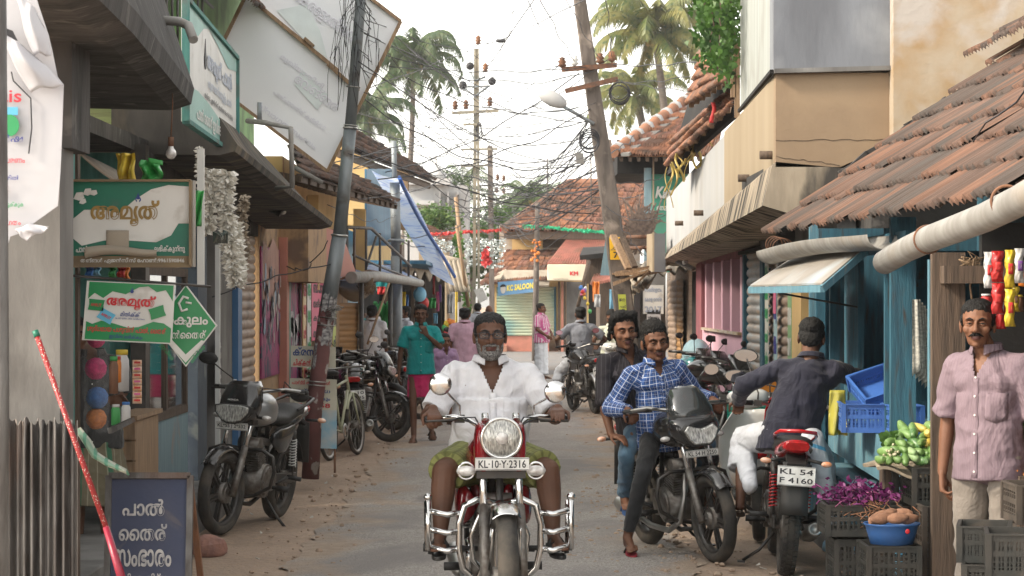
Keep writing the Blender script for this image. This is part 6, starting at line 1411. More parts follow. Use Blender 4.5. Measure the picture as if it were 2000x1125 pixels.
boxp(Rr, 'lintel', M['blue_paint'], (XS-.02,14.0,2.05), (XS+.06,18.3,2.16)); boxp(Rr, 'lintel', M['wood'], (2.2,12.3,1.84), (3.6,12.42,1.93))
boxp(Rr, 'panel_door', M['blue_paint'], (XS+.12,16.9,.3), (XS+.16,18.25,2.04))
part(Rr, 'panel_door', M['blue_paint'], lambda m: [m.b2((2.62,16.85+.0,.9), (3.49,16.89,2.1)), *[m.b2((2.62,16.83,z), (3.49,16.85,z+.05)) for z in (1.0,1.55,1.85)]])
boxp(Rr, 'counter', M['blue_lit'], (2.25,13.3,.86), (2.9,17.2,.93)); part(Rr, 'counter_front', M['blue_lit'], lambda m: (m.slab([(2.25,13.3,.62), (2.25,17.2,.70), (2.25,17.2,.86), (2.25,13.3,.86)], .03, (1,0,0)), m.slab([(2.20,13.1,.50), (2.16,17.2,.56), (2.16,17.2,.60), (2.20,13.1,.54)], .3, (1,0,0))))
part(Rr, 'plastic_cover', pm('plastic_blue', (.12,.40,.62), (.20,.50,.70), (.10,.30,.5), sc1=5, rough=.3, bmp=.5, bs=12), lambda m: m.grid(lambda u, v: (2.22+.025*math.sin(u*31)+.02*math.sin(v*9+u*8), 13.2+3.9*u, .50-.50*v), 40, 12, .004))
boxp(Rr, 'plinth', M['cement'], (2.20,12.8,-.02), (4.0,18.3,.14)); boxp(Rr, 'shelf', M['wood'], (2.6,9,1.22), (3.9,12.2,1.25)); boxp(Rr, 'shelf', M['wood'], (2.6,9,1.60), (3.9,12.2,1.63))
# gutters
t = thing('roof_gutter', 'thick cream plastic roof gutter sloping across the front of the tiled roof', 'gutter')
g0, g1 = at(1728,512,11.6), at(2060,355,8.4); b = MB(); b.tube([g0.lerp(g1, i/6)+V((0,0,.012*math.sin(i*1.1))) for i in range(7)], .058, 22); b.build('pipe', M['pvc'], t)
b = MB();
for k in (.32,.78): b.torus(g0.lerp(g1,k)+V((0,0,.01)), g1-g0, .060, .006, 24, 6);
b.build('wire_tie', M['rust'], t)
b = MB(); b.cyl(g0-(g1-g0).normalized()*.004, g0-(g1-g0).normalized()*.001, .051, n=20); b.build('open_end', M['wood'], t)
def half(m):
 a, c = at(1505,493,17.3), at(1728,455,14.2); d = (c-a).normalized(); s, upv = d.cross(V((0,0,1))).normalized(), V((0,0,1))
 m.grid(lambda u, v: a.lerp(c, v)+s*math.cos(PI*u)*.105-upv*math.sin(PI*u)*.085+upv*.02*math.sin(v*4), 14, 20, .006)
onetag('roof_gutter', M['pvc'], half, 'split half pipe gutter hanging under the far end of the tiled eave', 'gutter')
onetag('wire_loops', M['rust'], lambda m: [m.torus(at(1512+6*i,478+3*i,17.2-.1*i), (.3,1,.2), .06+.006*i, .004, 20, 5) for i in range(4)], 'loops of rusty wire at the end of the split gutter', 'wire')
aw = [at(1465,560,17.2), at(1606,556,14.9), at(1692,482,15.1), at(1552,503,17.4)]
t = thing('metal_awning', 'flat sheet metal awning with bright blue edge propped over the blue shop front', 'awning')
b = MB(); b.slab(aw, .012, (0,0,1)); b.build('sheet', pm('awning_beige', (.30,.275,.245), (.23,.21,.185), (.33,.37,.40), sc1=3, rough=.6, metal=.2, bmp=.15, sc3=2), t)
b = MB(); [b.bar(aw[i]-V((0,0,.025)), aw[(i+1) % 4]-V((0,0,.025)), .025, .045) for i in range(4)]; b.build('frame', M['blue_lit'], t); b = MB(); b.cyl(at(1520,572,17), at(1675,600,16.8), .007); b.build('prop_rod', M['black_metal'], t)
# junk on the roof
onetag('rope_heap', pm('rope', (.26,.23,.20), (.14,.12,.11), sc1=40, rough=1, bmp=.6), lambda m: [m.tube([at(1858+random.gauss(0,22),375+random.gauss(0,7),13.2) for _ in range(7)], .009, 5) for _ in range(22)], 'grey tangle of old rope lying on the tiled roof', 'rope')
onetag('roof_cable', M['ink'], lambda m: m.tube([at(2010,165,11), at(1985,200,11.6), at(1950,225,12.4), at(1925,240,13), at(1905,270,13.6), at(1890,295,14)], .005, 6), 'thin black cable running down over the roof tiles', 'cable')
Pk = building('pink_house', 'pink house with tall barred windows and a maroon band under the long parapet', 'house')
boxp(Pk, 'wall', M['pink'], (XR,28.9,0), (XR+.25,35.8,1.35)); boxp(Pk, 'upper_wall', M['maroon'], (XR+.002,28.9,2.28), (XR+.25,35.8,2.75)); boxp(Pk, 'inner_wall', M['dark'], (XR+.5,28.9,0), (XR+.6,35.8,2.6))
for i in range(5):
 y = 29.0+1.32*i+.05; boxp(Pk, 'window_pillar', M['pink'], (XR,y-.12,1.352), (XR+.22,y+.12,2.278))
for i in range(4):
 y0 = 29.0+1.32*i+.18
 part(Pk, 'window_bars', M['wood'], lambda m: [m.b2((XR+.10,y0,1.38+.085*j), (XR+.13,y0+1.07,1.40+.085*j)) for j in range(11)]+[m.b2((XR+.09,y0+.26*k,1.36), (XR+.11,y0+.26*k+.03,2.27)) for k in range(1,4)])
boxp(Pk, 'sill', M['yellow_old'], (XR-.05,28.95,1.34), (XR+.002,34.6,1.375)); boxp(Pk, 'door_pillar', M['maroon'], (XR-.01,35.0,1.1), (XR+.1,36.0,2.3)); boxp(Pk, 'tiled_dado', M['s_white'], (XR-.015,35.05,0), (XR+.1,36.0,1.1)); boxp(Pk, 'doorway', M['dark'], (XR+.02,36.1,0), (XR+.04,37.2,2.2)); boxp(Pk, 'step', M['cement'], (XR-.35,28.5,-.02), (XR-.002,37.5,.16))
Sr = building('shutter_shops', 'closed shops with dusty rolling shutters under the concrete building', 'shop')
boxp(Sr, 'wall', M['cement'], (XR+.08,22.8,0), (XR+.3,28.88,2.6)); boxp(Sr, 'step', M['cement'], (XR-.3,19,-.02), (XR-.001,28.3,.18)); boxp(Sr, 'blue_rail', M['blue_paint'], (XR-.03,26.25,.18), (XR+.06,26.55,2.35)); boxp(Sr, 'blue_rail', M['blue_paint'], (XR-.0,28.7,.18), (XR+.06,28.86,2.3))
part(Sr, 'rolling_shutter', M['shutter_blue'], lambda m: shutter(m, (XR+.06,28.65,0), (XR+.06,26.6,0), .18, 2.35, .105, .03, (-1,0,0))); part(Sr, 'rolling_shutter', M['shutter_tan'], lambda m: shutter(m, (XR+.06,26.2,0), (XR+.06,23.3,0), .18, 2.3, .10, .036, (-1,0,0)))
boxp(Sr, 'cream_pillar', M['yellow_wall'], (XR-.06,22.5,0), (XR+.1,23.25,2.3)); boxp(Sr, 'green_rail', M['wood'], (XR-.02,23.27,.1), (XR+.06,23.45,2.3))
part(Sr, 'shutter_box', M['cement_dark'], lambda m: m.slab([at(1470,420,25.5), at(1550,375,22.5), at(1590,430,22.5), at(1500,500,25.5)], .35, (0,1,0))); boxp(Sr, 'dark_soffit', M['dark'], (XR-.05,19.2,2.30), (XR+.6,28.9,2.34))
part(Sr, 'corner_wall', M['cement_dark'], lambda m: m.b2((XR+.0,18.5,0), (XR+.2,22.4,2.6)))
for mc, lab, Y, z, w, h, L, ikk in ((flat('p1', (.55,.55,.50)), 'narrow white paper strip with red and green print on the tan shutter', 25.9, 1.6, .35, 1.15, ['കേ','ഫെ','മേള','നാടൻ','വില'], 'ink_green'), (flat('p2', (.35,.52,.56)), 'long pale blue paper strip with a pink block on the tan shutter', 25.05, 1.45, .30, 1.25, ['സ','വരൂ','യോഗം','ജാഥ'], 'ink_blue'), (flat('p3', (.22,.42,.20)), 'long green and white paper strip near the cream pillar', 23.75, 1.45, .34, 1.2, ['ഗ്രാമ','സഭ','2017','നാളെ'], 's_white')):
 poster(mc, lab, (XR-.02,Y,z), w, h, (0,-1,0), L, ikk)
onetag('poster', flat('pk_block', (.62,.12,.25)), lambda m: m.b2((XR-.032,24.92,1.62), (XR-.028,25.18,1.92)), 'pink square pasted over the pale blue paper strip', 'poster')
onetag('lamp_reflector', M['tin'], lambda m: m.slab([at(1402,470,30), at(1440,450,29), at(1465,480,29), at(1425,490,30)], .03), 'grey tin reflector shade under the parapet of the pink house', 'lamp shade')
t = thing('tube_light', 'small white bracket lamp under the stained eave slab', 'lamp'); b = MB(); b.slab([at(1320,515,35), at(1352,530,34), at(1360,526,34), at(1330,510,35)], .03); b.build('bracket', M['tin'], t); b = MB(); b.ell(at(1338,512,34.5), .045); b.cyl(at(1338,512,34.5), at(1338,500,34.5), .03, n=8); b.build('bulb', M['lens_clear'], t)
CB = onetag('sign_cabinet', pm('cabinet', (.14,.145,.15), (.10,.10,.11), sc1=2, rough=.6, bmp=.1), lambda m: m.b2((gx(1275,36),36,hz(531,36)), (gx(1300,36),36.5,hz(456,36))), 'dark grey box sign jutting out below the white parapet', 'box sign')
part(CB, 'side_board', M['cream'], lambda m: m.slab([at(1263,458,38), at(1274,456,36), at(1274,531,36), at(1263,525,38)], .03))
# shacks beyond
Sk = building('tin_shack', 'rough shack with curling tin and plank roof behind the leaning concrete pole', 'shack')
boxp(Sk, 'wall', M['cement'], (gx(1245,42),42,0), (gx(1300,42),42.3,2.4)); boxp(Sk, 'side_wall', M['shutter_tan'], (XR+.0,37.6,0), (XR+.2,42,2.4)); boxp(Sk, 'doorway', M['glass_dark'], (gx(1238,41.9),41.9,0), (gx(1250,41.9),41.98,2.1))
part(Sk, 'rolling_shutter', M['shutter_tan'], lambda m: shutter(m, (XR-.05,41.6,0), (XR-.05,39.6,0), .1, 2.1, .10, .022, (-1,0,0))); part(Sk, 'rolling_shutter', M['shutter_orange'], lambda m: shutter(m, (XR-.05,39.4,0), (XR-.05,38.0,0), .1, 2.1, .10, .022, (-1,0,0)))
rd = random.Random(12)
part(Sk, 'tin_roof', M['canvas'], lambda m: [corrug(m, at(1197,548,39), at(1345,527,37.5), at(1345,500,40), at(1225,520,41), 7, .05, .02), corrug(m, at(1230,575,38), at(1262,560,37.5), at(1280,530,38.5), at(1215,545,39.5), 4, .05, .02)])
part(Sk, 'roof_planks', M['wood_pale'], lambda m: [m.bar(at(rd.uniform(1195,1240),rd.uniform(520,560),38-.1*i), at(rd.uniform(1270,1345),rd.uniform(508,535),38-.1*i), .12, .03) for i in range(9)])
part(Sk, 'lattice', M['rust'], lambda m: [m.cyl(at(1226,463,39), at(1266,462,38), .03), m.cyl(at(1226,485,39), at(1266,483,38), .03)])
onetag('brushwood', pm('brush', (.20,.15,.12), (.12,.09,.08), sc1=20, rough=1, bmp=.4), lambda m: [m.tube([at(1248+rd.gauss(0,16),480+rd.gauss(0,9),40.5), at(1250+rd.gauss(0,18),445+rd.gauss(0,14),40.5), at(1258+rd.gauss(0,20),420+rd.gauss(0,16),40.5)], .012, 4) for _ in range(90)], 'dry tangled brushwood above the shack roof', 'brushwood')
for i, (a, c, w) in enumerate((((1197,460),(1228,525),.11),((1215,465),(1240,522),.09))): onetag('plank', M['wood_pale' if i == 0 else 'wood'], lambda m: m.bar(at(a[0],a[1],37.2), at(c[0],c[1],36.8), w, .05), ('pale' if i == 0 else 'dark')+' plank leaning beside the yellow pole number plate', 'plank')
poster(M['s_white'], 'large white wall notice with green and red print on the shack wall', (gx(1276,41.9),41.93,hz(585,41.9)), .36, .50, (1,0,0), ['സമ്മേളനം','കേരള യാത്ര','2017'], 'ink_grey'); poster(flat('p7', (.40,.40,.42)), 'small grey printed notice below the large white wall notice', (gx(1277,41.9),41.93,hz(620,41.9)), .24, .26, (1,0,0), ['അറിയിപ്പ്','നിയമനം','9847'], 'ink')
# leaning concrete pole
Yq = 38
P2 = thing('utility_pole', 'leaning weathered concrete pole carrying rusty cross arms and a street lamp', 'pole')
b = MB(); ax2 = [at(1243,790,Yq), at(1192,400,Yq), at(1160,190,Yq), at(1128,-30,Yq)]
for i in range(3):
 a, c = ax2[i], ax2[i+1]; b.bar(a, c+(c-a)*.01, [.36,.31,.26][i], .26, (1,0,0));
b = MB(); ws = [.165,.145,.12,.095]; vs = []
for p, w in zip(ax2, ws): vs += [p+V((-w,-w*.6,0)), p+V((w,-w*.6,0)), p+V((w,w*.6,0)), p+V((-w,w*.6,0))]
b.add(vs, [(i*4+j, i*4+(j+1) % 4, i*4+4+(j+1) % 4, i*4+4+j) for i in range(3) for j in range(4)]+[(0,1,2,3),(15,14,13,12)], False); b.build('shaft', M['pole_conc'], P2, bevel=.02)
for (a, c) in (((1097,136),(1205,127)),((1104,178),(1207,154))):
 b = MB(); b.bar(at(*a,Yq-.15), at(*c,Yq-.15), .06, .075); b.build('cross_arm', M['rust'], P2)
for px, py in ((1098,122),(1122,118),(1172,114),(1195,110)): b = MB(); b.lathe([(.0,-.10),(.03,-.08),(.075,-.05),(.045,-.02),(.07,.01),(.04,.04),(.05,.07),(0,.09)], at(px,py,Yq-.15), (0,0,1), 14); b.cyl(at(px,py+6,Yq-.15), at(px,py+14,Yq-.15), .015); b.build('insulator', M['rust'] if px != 1122 else M['s_white'], P2)
b = MB(); b.slab([at(1190,463,Yq-.2), at(1219,463,Yq-.2), at(1222,507,Yq-.2), at(1192,507,Yq-.2)], -.02, (0,-1,0)); pp = b.build('number_board', flat('plate_yellow', (.70,.40,.01)), P2)
b = MB();
for tx, py, w, h in (('FN',468,.14,.05),('JM',481,.16,.08),('71',498,.13,.10)): b.text(tx, at(1206,py,Yq-.215), (1,0,0), (0,0,1), w=w, h=h, bold=.04, off=.016)
b.tube([at(1193,488,Yq-.24), at(1219,487,Yq-.24)], .006, 5); b.build('lettering', M['ink'], pp)
b = MB(); b.slab([at(1207,575,Yq-.22), at(1222,575,Yq-.22), at(1227,665,Yq-.22), at(1213,665,Yq-.22)], -.01, (0,-1,0)); pp = b.build('yellow_notice', flat('lime2', (.50,.55,.08)), P2)
b = MB(); [b.text(s, at(1215+i*1.3,586+13*i,Yq-.23), (1,0,0), (0,0,1), w=.09, h=.05, bold=.03, off=.015) for i, s in enumerate(('ജന','റാലി','വരൂ','നാളെ','2017','യോഗം'))]; b.build('lettering', M['ink'], pp)
b = MB(); [b.torus(at(1151,283,Yq-.2)+V((.0,0,.02*i)), (0,1,.1*i-.2), .13+.012*(i % 3), .010, 22, 5) for i in range(6)]; b.build('cable_coil', M['ink'], P2)
b = MB(); [b.torus(at(1210,178+2*i,Yq-.3), (.3,1,.15*i-.2), .14+.015*(i % 3), .008, 22, 5) for i in range(5)]; b.build('cable_coil', M['ink'], P2)
SL = thing('street_lamp', 'old cobra head street lamp on a bent arm fixed to the leaning concrete pole', 'street lamp')
b = MB(); b.tube([at(1160,242,Yq-.1), at(1125,222,Yq-.15), at(1100,208,Yq-.2)], .028, 10); b.build('arm', M['pole_grey'], SL)
d = (at(1052,185,Yq-.2)-at(1104,210,Yq-.2)).normalized(); c = at(1077,196,Yq-.2); upn = V((0,0,1)); upn = (upn-d*upn.dot(d)).normalized(); b = MB(); b.ell(c+upn*.03, (.25,.12,.12), (d, V((0,1,0)), upn)); b.build('lamp_head', M['white_wash'], SL); b = MB(); b.ell(c-upn*.03, (.20,.08,.05), (d, V((0,1,0)), upn)); b.build('lamp_glass', M['rust'], SL)
onetag('hanging_box', M['cement'], lambda m: m.slab([at(1123,298,Yq), at(1139,300,Yq), at(1141,321,Yq), at(1126,319,Yq)], .05, (0,-1,0)), 'small grey plate dangling on the wires left of the leaning pole', 'plate')
# green shop with lettering, tiled hip roof
Gs = building('green_shop', 'green painted upper storey with white lettering under a red tiled hip roof', 'shop'); YG = 46
boxp(Gs, 'wall', M['green_wall'], (gx(1272,YG),YG,2.3), (gx(1345,YG),YG+.3,hz(285,YG))); boxp(Gs, 'window_board', M['blue_pale'], (gx(1256,YG),YG-.4,2.4), (gx(1270,YG),YG-.3,hz(330,YG))); boxp(Gs, 'cream_post', M['cream'], (gx(1272,YG),YG-.45,2.3), (gx(1275,YG),YG-.4,hz(300,YG))); boxp(Gs, 'soffit', M['dark'], (gx(1205,YG),YG-.2,hz(340,YG)), (gx(1345,YG),YG+3.5,hz(302,YG)))
part(Gs, 'lettering', M['s_white'], lambda m: (m.text('Kara', at(1301,376,YG-.01), (1,0,0), (0,0,1), w=.42, h=.23, bold=.05, shear=.25), m.text('നെല്ലിൻ', at(1303,405,YG-.01), (1,0,0), (0,0,1), w=.40, h=.12, bold=.03)))
ge0, ge1 = at(1197,303,YG-1), at(1400,303,YG-1); gr0, gr1 = at(1345,196,YG+3), at(1420,196,YG+3)
part(Gs, 'roof', TILES_L, lambda m: tiled_roof(m, ge0, ge1, gr0, gr1, 18, 8, seed=41, lift=.07, amp=.04)); part(Gs, 'roof_boarding', M['rust'], lambda m: m.slab([ge0+V((0,0,-.03)), ge1+V((0,0,-.03)), gr1+V((0,0,-.03)), gr0+V((0,0,-.03))], .02)); part(Gs, 'rafters', M['wood'], lambda m: [m.bar(ge0.lerp(ge1,i/12)+V((0,0,-.08)), ge0.lerp(ge1,i/12)+V((0,1.5,.35)), .06, .08) for i in range(13)])
part(Gs, 'hip_ridge', TILES_L[0], lambda m: m.tube([ge0.lerp(gr0, i/20)+V((0,-.05,.05)) for i in range(21)], .11, 10)); [part(Gs, 'ridge_mortar', M['white_wash'], lambda m: m.tube([ge0.lerp(gr0, (i+.35)/8)+V((0,-.08,.05)), ge0.lerp(gr0, (i+.55)/8)+V((0,-.08,.05))], .13, 8)) for i in range(8)]
part(Gs, 'hip_mortar', M['cement'], lambda m: m.bar(ge0+V((.22,-.12,.0)), gr0+V((.22,-.12,.0)), .16, .06))
# broken orange roof with vine
Or = building('broken_roof', 'broken orange tiled roof edge with dangling yellow ribbons beside the vine', 'roof')
part(Or, 'tiles', TILES_L, lambda m: (tiled_roof(m, at(1346,205,27), at(1440,150,24), at(1372,95,29), at(1445,75,26), 12, 5, seed=3, lift=.05), tiled_roof(m, at(1305,325,30), at(1440,205,25), at(1322,265,31), at(1440,165,26), 18, 3, seed=4, lift=.06)))
part(Or, 'rafters', M['wood_pale'], lambda m: [m.bar(at(1350+11*i,206-7*i,27-.3*i), at(1372+9*i,128-5*i,28.5-.3*i), .05, .05) for i in range(8)]+[m.bar(at(1310+16*i,322-15*i,30-.6*i), at(1345+12*i,270-13*i,30.5-.6*i), .05, .05) for i in range(9)])
part(Or, 'back_wall', M['dark'], lambda m: m.slab([at(1310,345,31), at(1440,230,26), at(1440,110,27), at(1375,120,31)], .05))
b = MB(); rd = random.Random(9)
for i in range(16):
 px, py = rd.uniform(1305,1400), 0; py = 330-(px-1305)*1.0+rd.uniform(-10,10); L = rd.uniform(25,85); Y = 29; w = rd.uniform(.008,.03)
 b.grid(lambda u, v: at(px+8*math.sin(v*4+i)+(u-.5)*w*160, py+L*v, Y-.2)+V((0,.04*math.sin(v*9),0)), 2, 10, .004)
tag(b.build('plastic_ribbon', pm('ribbon_yellow', (.50,.38,.10), (.34,.24,.08), rough=.5, bmp=.2)), 'yellow plastic ribbons dangling from the broken orange roof', 'ribbons')
onetag('plastic_ribbon', gm('red'), lambda m: m.grid(lambda u, v: at(1388+8*u+3*math.sin(v*5), 200+40*v, 26), 2, 8, .01), 'single red orange ribbon knotted on the broken roof edge', 'ribbon')
onetag('timber_post', M['wood_pale'], lambda m: (m.bar(at(1440,85,24), at(1440,230,24), .05, .05), m.bar(at(1432,120,24), at(1432,190,24), .05, .05)), 'pale timber post standing beside the grey side panel', 'post')
YS = 84
Sa = building('saloon_building', 'old tiled corner building with green shutters and a blue saloon sign at the street end', 'building')
boxp(Sa, 'wall', M['yellow_old'], (gx(975,YS+3),YS+3,0), (gx(1250,YS+3),YS+12,hz(438,YS+3)))
boxp(Sa, 'plinth', M['tin_pink'], (gx(962,YS),YS-.0,0), (gx(1072,YS),YS+3,hz(655,YS))); boxp(Sa, 'plinth', M['tin_pink'], (gx(1100,YS),YS,0), (gx(1150,YS),YS+3,.25))
e0, e1, r0, r1 = at(984,452,YS+1.5), at(1300,452,YS+1.5), at(1112,362,YS+7), at(1300,362,YS+7)
part(Sa, 'roof', TILES_L, lambda m: tiled_roof(m, e0, e1, r0, r1, 24, 11, seed=51, lift=.13, amp=.07, segs=3)); part(Sa, 'roof_boarding', M['rust'], lambda m: m.slab([e0+V((0,.1,-.02)), e1+V((0,.1,-.02)), r1+V((0,0,-.05)), r0+V((0,0,-.05))], .03)); part(Sa, 'hip_ridge', TILES_L[1], lambda m: (m.tube([e0.lerp(r0, i/10)+V((0,-.05,.08)) for i in range(11)], .17, 8), m.tube([r0+V((0,0,.1)), r1+V((0,0,.1))], .16, 8)))
part(Sa, 'side_roof', TILES_L, lambda m: tiled_roof(m, at(984,452,YS+1.5), at(984,445,YS+12), r0, r0+V((0,1,0)), 10, 8, seed=5, lift=.1)); part(Sa, 'fascia_board', M['wood'], lambda m: m.bar(e0+V((0,.1,-.15)), e1+V((0,.1,-.15)), .08, .25))
boxp(Sa, 'upper_wall', M['yellow_wall'], (gx(1000,YS+2.9),YS+2.85,hz(500,YS)), (gx(1060,YS+2.9),YS+2.95,hz(462,YS))); boxp(Sa, 'dark_eave', M['wood'], (gx(1060,YS+2.8),YS+2.8,hz(480,YS)), (gx(1240,YS+2.8),YS+2.94,hz(458,YS)))
part(Sa, 'lower_roof', TILES_L, lambda m: tiled_roof(m, at(938,556,YS-1.2), at(1085,546,YS-1.2), at(990,490,YS+2.8), at(1100,490,YS+2.8), 16, 6, seed=52, lift=.09, amp=.05, segs=3)); part(Sa, 'roof_boarding', M['rust'], lambda m: m.slab([at(940,557,YS-1.1), at(1085,548,YS-1.1), at(1100,493,YS+2.8), at(990,493,YS+2.8)], .03)); part(Sa, 'tin_eave', M['canvas'], lambda m: (m.slab([at(978,562,YS-1.4), at(1072,560,YS-1.4), at(1075,530,YS-.6), at(985,530,YS-.6)], .06), m.slab([at(936,560,YS-1), at(980,545,YS-1.3), at(990,528,YS), at(940,550,YS)], .06)))
part(Sa, 'rolling_shutter', M['shutter_green'], lambda m: (shutter(m, (gx(970,YS),YS-.03,0), (gx(1048,YS),YS-.03,0), hz(656,YS), hz(560,YS), .105, .04, (0,-1,0)))); part(Sa, 'rolling_shutter', M['shutter_green'], lambda m: shutter(m, (gx(1052,YS),YS-.03,0), (gx(1082,YS),YS-.03,0), hz(656,YS), hz(560,YS), .105, .04, (0,-1,0)))
boxp(Sa, 'shop_wall', M['yellow_wall'], (gx(966,YS),YS,hz(656,YS)), (gx(1150,YS),YS+.3,hz(548,YS))); boxp(Sa, 'shutter_frame', M['blue_paint'], (gx(1082,YS),YS-.12,hz(656,YS)), (gx(1086,YS),YS-.01,hz(560,YS)))
for px, mt in ((1092,'wood'),(1098,'tin_pink'),(1103,'wood')): boxp(Sa, 'post', M[mt], (gx(px,YS-.3)-.04,YS-.35,0), (gx(px,YS-.3)+.04,YS-.25,hz(550,YS)))
boxp(Sa, 'inner_wall', M['cement'], (gx(1106,YS),YS-.02,.25), (gx(1146,YS),YS-.005,hz(550,YS))); boxp(Sa, 'step', M['tin_pink'], (gx(960,YS-.5),YS-.7,0), (gx(990,YS),YS-.01,.22))
part(Sa, 'pink_awning', M['tin_pink'], lambda m: corrug(m, at(1068,516,YS-1.6), at(1182,516,YS-1.6), at(1182,470,YS+1.5), at(1105,470,YS+1.5), 22, .05, .02))
k = thing('light_box_sign', 'cream box sign with red letters beneath the pink corrugated awning', 'sign'); b = MB(); b.b2((gx(1069,YS-1.6),YS-1.9,hz(549,YS)), (gx(1146,YS-1.6),YS-1.65,hz(518,YS))); b.build('box', pm('kmcream', (.62,.55,.42), (.55,.48,.36), sc1=1, rough=.6, bmp=.05), k, bevel=.02)
b = MB(); b.text('KM', at(1121,534,YS-1.91), (1,0,0), (0,0,1), w=.28, h=.14, bold=.06); b.build('lettering', M['s_red'], k); b = MB(); b.text('www.keyemshop.com', at(1095,545,YS-1.91), (1,0,0), (0,0,1), w=.5, h=.05, bold=.02); b.build('lettering', M['ink'], k)
c4 = [at(973,578,YS-1.8), at(1046,570,YS-1.8), at(1043,545,YS-1.8), at(972,551,YS-1.8)]
Ks, pos, u, v, n = sign_flat('saloon_sign', 'blue painted saloon sign with yellow letters and a small portrait', c4, pm('saloon_blue', (.09,.20,.36), (.11,.25,.40), sc1=2, rough=.6, bmp=0), .04)
b = MB(); b.text('KC SALOON', pos(.60,.5,.01), u, v, w=.92, h=.21, bold=.06, shear=.15); b.build('lettering', flat('sal_y', (.72,.58,.08)), Ks)
b = MB(); b.prism([(.09*math.cos(a), .15*math.sin(a)) for a in [2*PI*i/14 for i in range(14)]], pos(.14,.45,.012), u, v, .01); b.mi = 1; b.prism([(.10*math.cos(a), .09*math.sin(a)) for a in [PI*i/10 for i in range(11)]], pos(.14,.62,.016), u, v, .01); b.build('portrait', [flat('port', (.45,.42,.38)), M['hair']], Ks)
# bright middle gap: shop at right of saloon, hanging goods
St2 = building('fancy_stall', 'dark right hand stall with red tin awning hung with small bright goods', 'stall'); Y0 = 62
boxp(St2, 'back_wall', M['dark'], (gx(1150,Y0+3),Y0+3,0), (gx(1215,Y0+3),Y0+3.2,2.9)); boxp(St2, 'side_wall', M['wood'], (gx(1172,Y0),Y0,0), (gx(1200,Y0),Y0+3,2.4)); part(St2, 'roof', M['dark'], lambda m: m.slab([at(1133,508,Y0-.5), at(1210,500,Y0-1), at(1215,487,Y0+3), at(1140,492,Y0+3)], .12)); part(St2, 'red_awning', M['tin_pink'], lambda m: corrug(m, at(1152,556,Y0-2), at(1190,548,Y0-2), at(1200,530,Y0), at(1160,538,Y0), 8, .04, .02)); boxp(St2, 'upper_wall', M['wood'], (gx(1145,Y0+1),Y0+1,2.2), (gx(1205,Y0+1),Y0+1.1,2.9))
part(St2, 'post', M['wood'], lambda m: (m.cyl(at(1138,560,Y0-2), at(1150,510,Y0-1.5), .05), m.cyl(at(1128,600,Y0), at(1142,545,Y0), .05)))
onetag('white_board', M['blue_pale'], lambda m: m.slab([at(1172,538,50), at(1190,538,50), at(1194,460,50), at(1184,460,50)], .05), 'pale grey board standing behind the leaning concrete pole', 'board')
rd = random.Random(21); cols = list(GC)
for i in range(14):
 px, py = rd.uniform(1130,1152), rd.uniform(560,625); c = cols[i % 9]
 ball(px, py, rd.uniform(2.2,4.2), 60-.2*i, c, '%s trinket on the stall behind the grey shirt man, %s' % (c, ['highest','lowest','left','right'][i % 4]+(' row' if i < 8 else ' strand')), 'trinket', 'trinket')
drape(1157,1170,550,590,59,'orange','printed_cloth','orange and white cloth hanging under the red tin awning','cloth'); drape(1160,1172,575,600,58.6,'white','plastic_bag','white plastic bags bunched under the red tin awning','bag'); drape(1190,1198,565,605,56,'sky','plastic_bag','pale blue bag hanging right of the white bags','bag')
leafmat = translucent
leafmat('palm_green', (.03,.07,.02), (.06,.10,.03), (.09,.11,.04)); leafmat('palm_sunlit', (.10,.13,.032), (.22,.20,.055), (.05,.09,.022)); leafmat('leaf', (.035,.085,.02), (.07,.14,.035), (.11,.17,.04)); leafmat('leaf_vine', (.04,.11,.018), (.11,.22,.04), (.02,.055,.012))  # golden palm leaf: yellow sunlight on the fronds put into the colour
M['palm_trunk'] = pm('palm_trunk', (.12,.10,.085), (.075,.062,.052), sc1=4, st=(1,1,6), rough=.95, bmp=.5, bs=14)
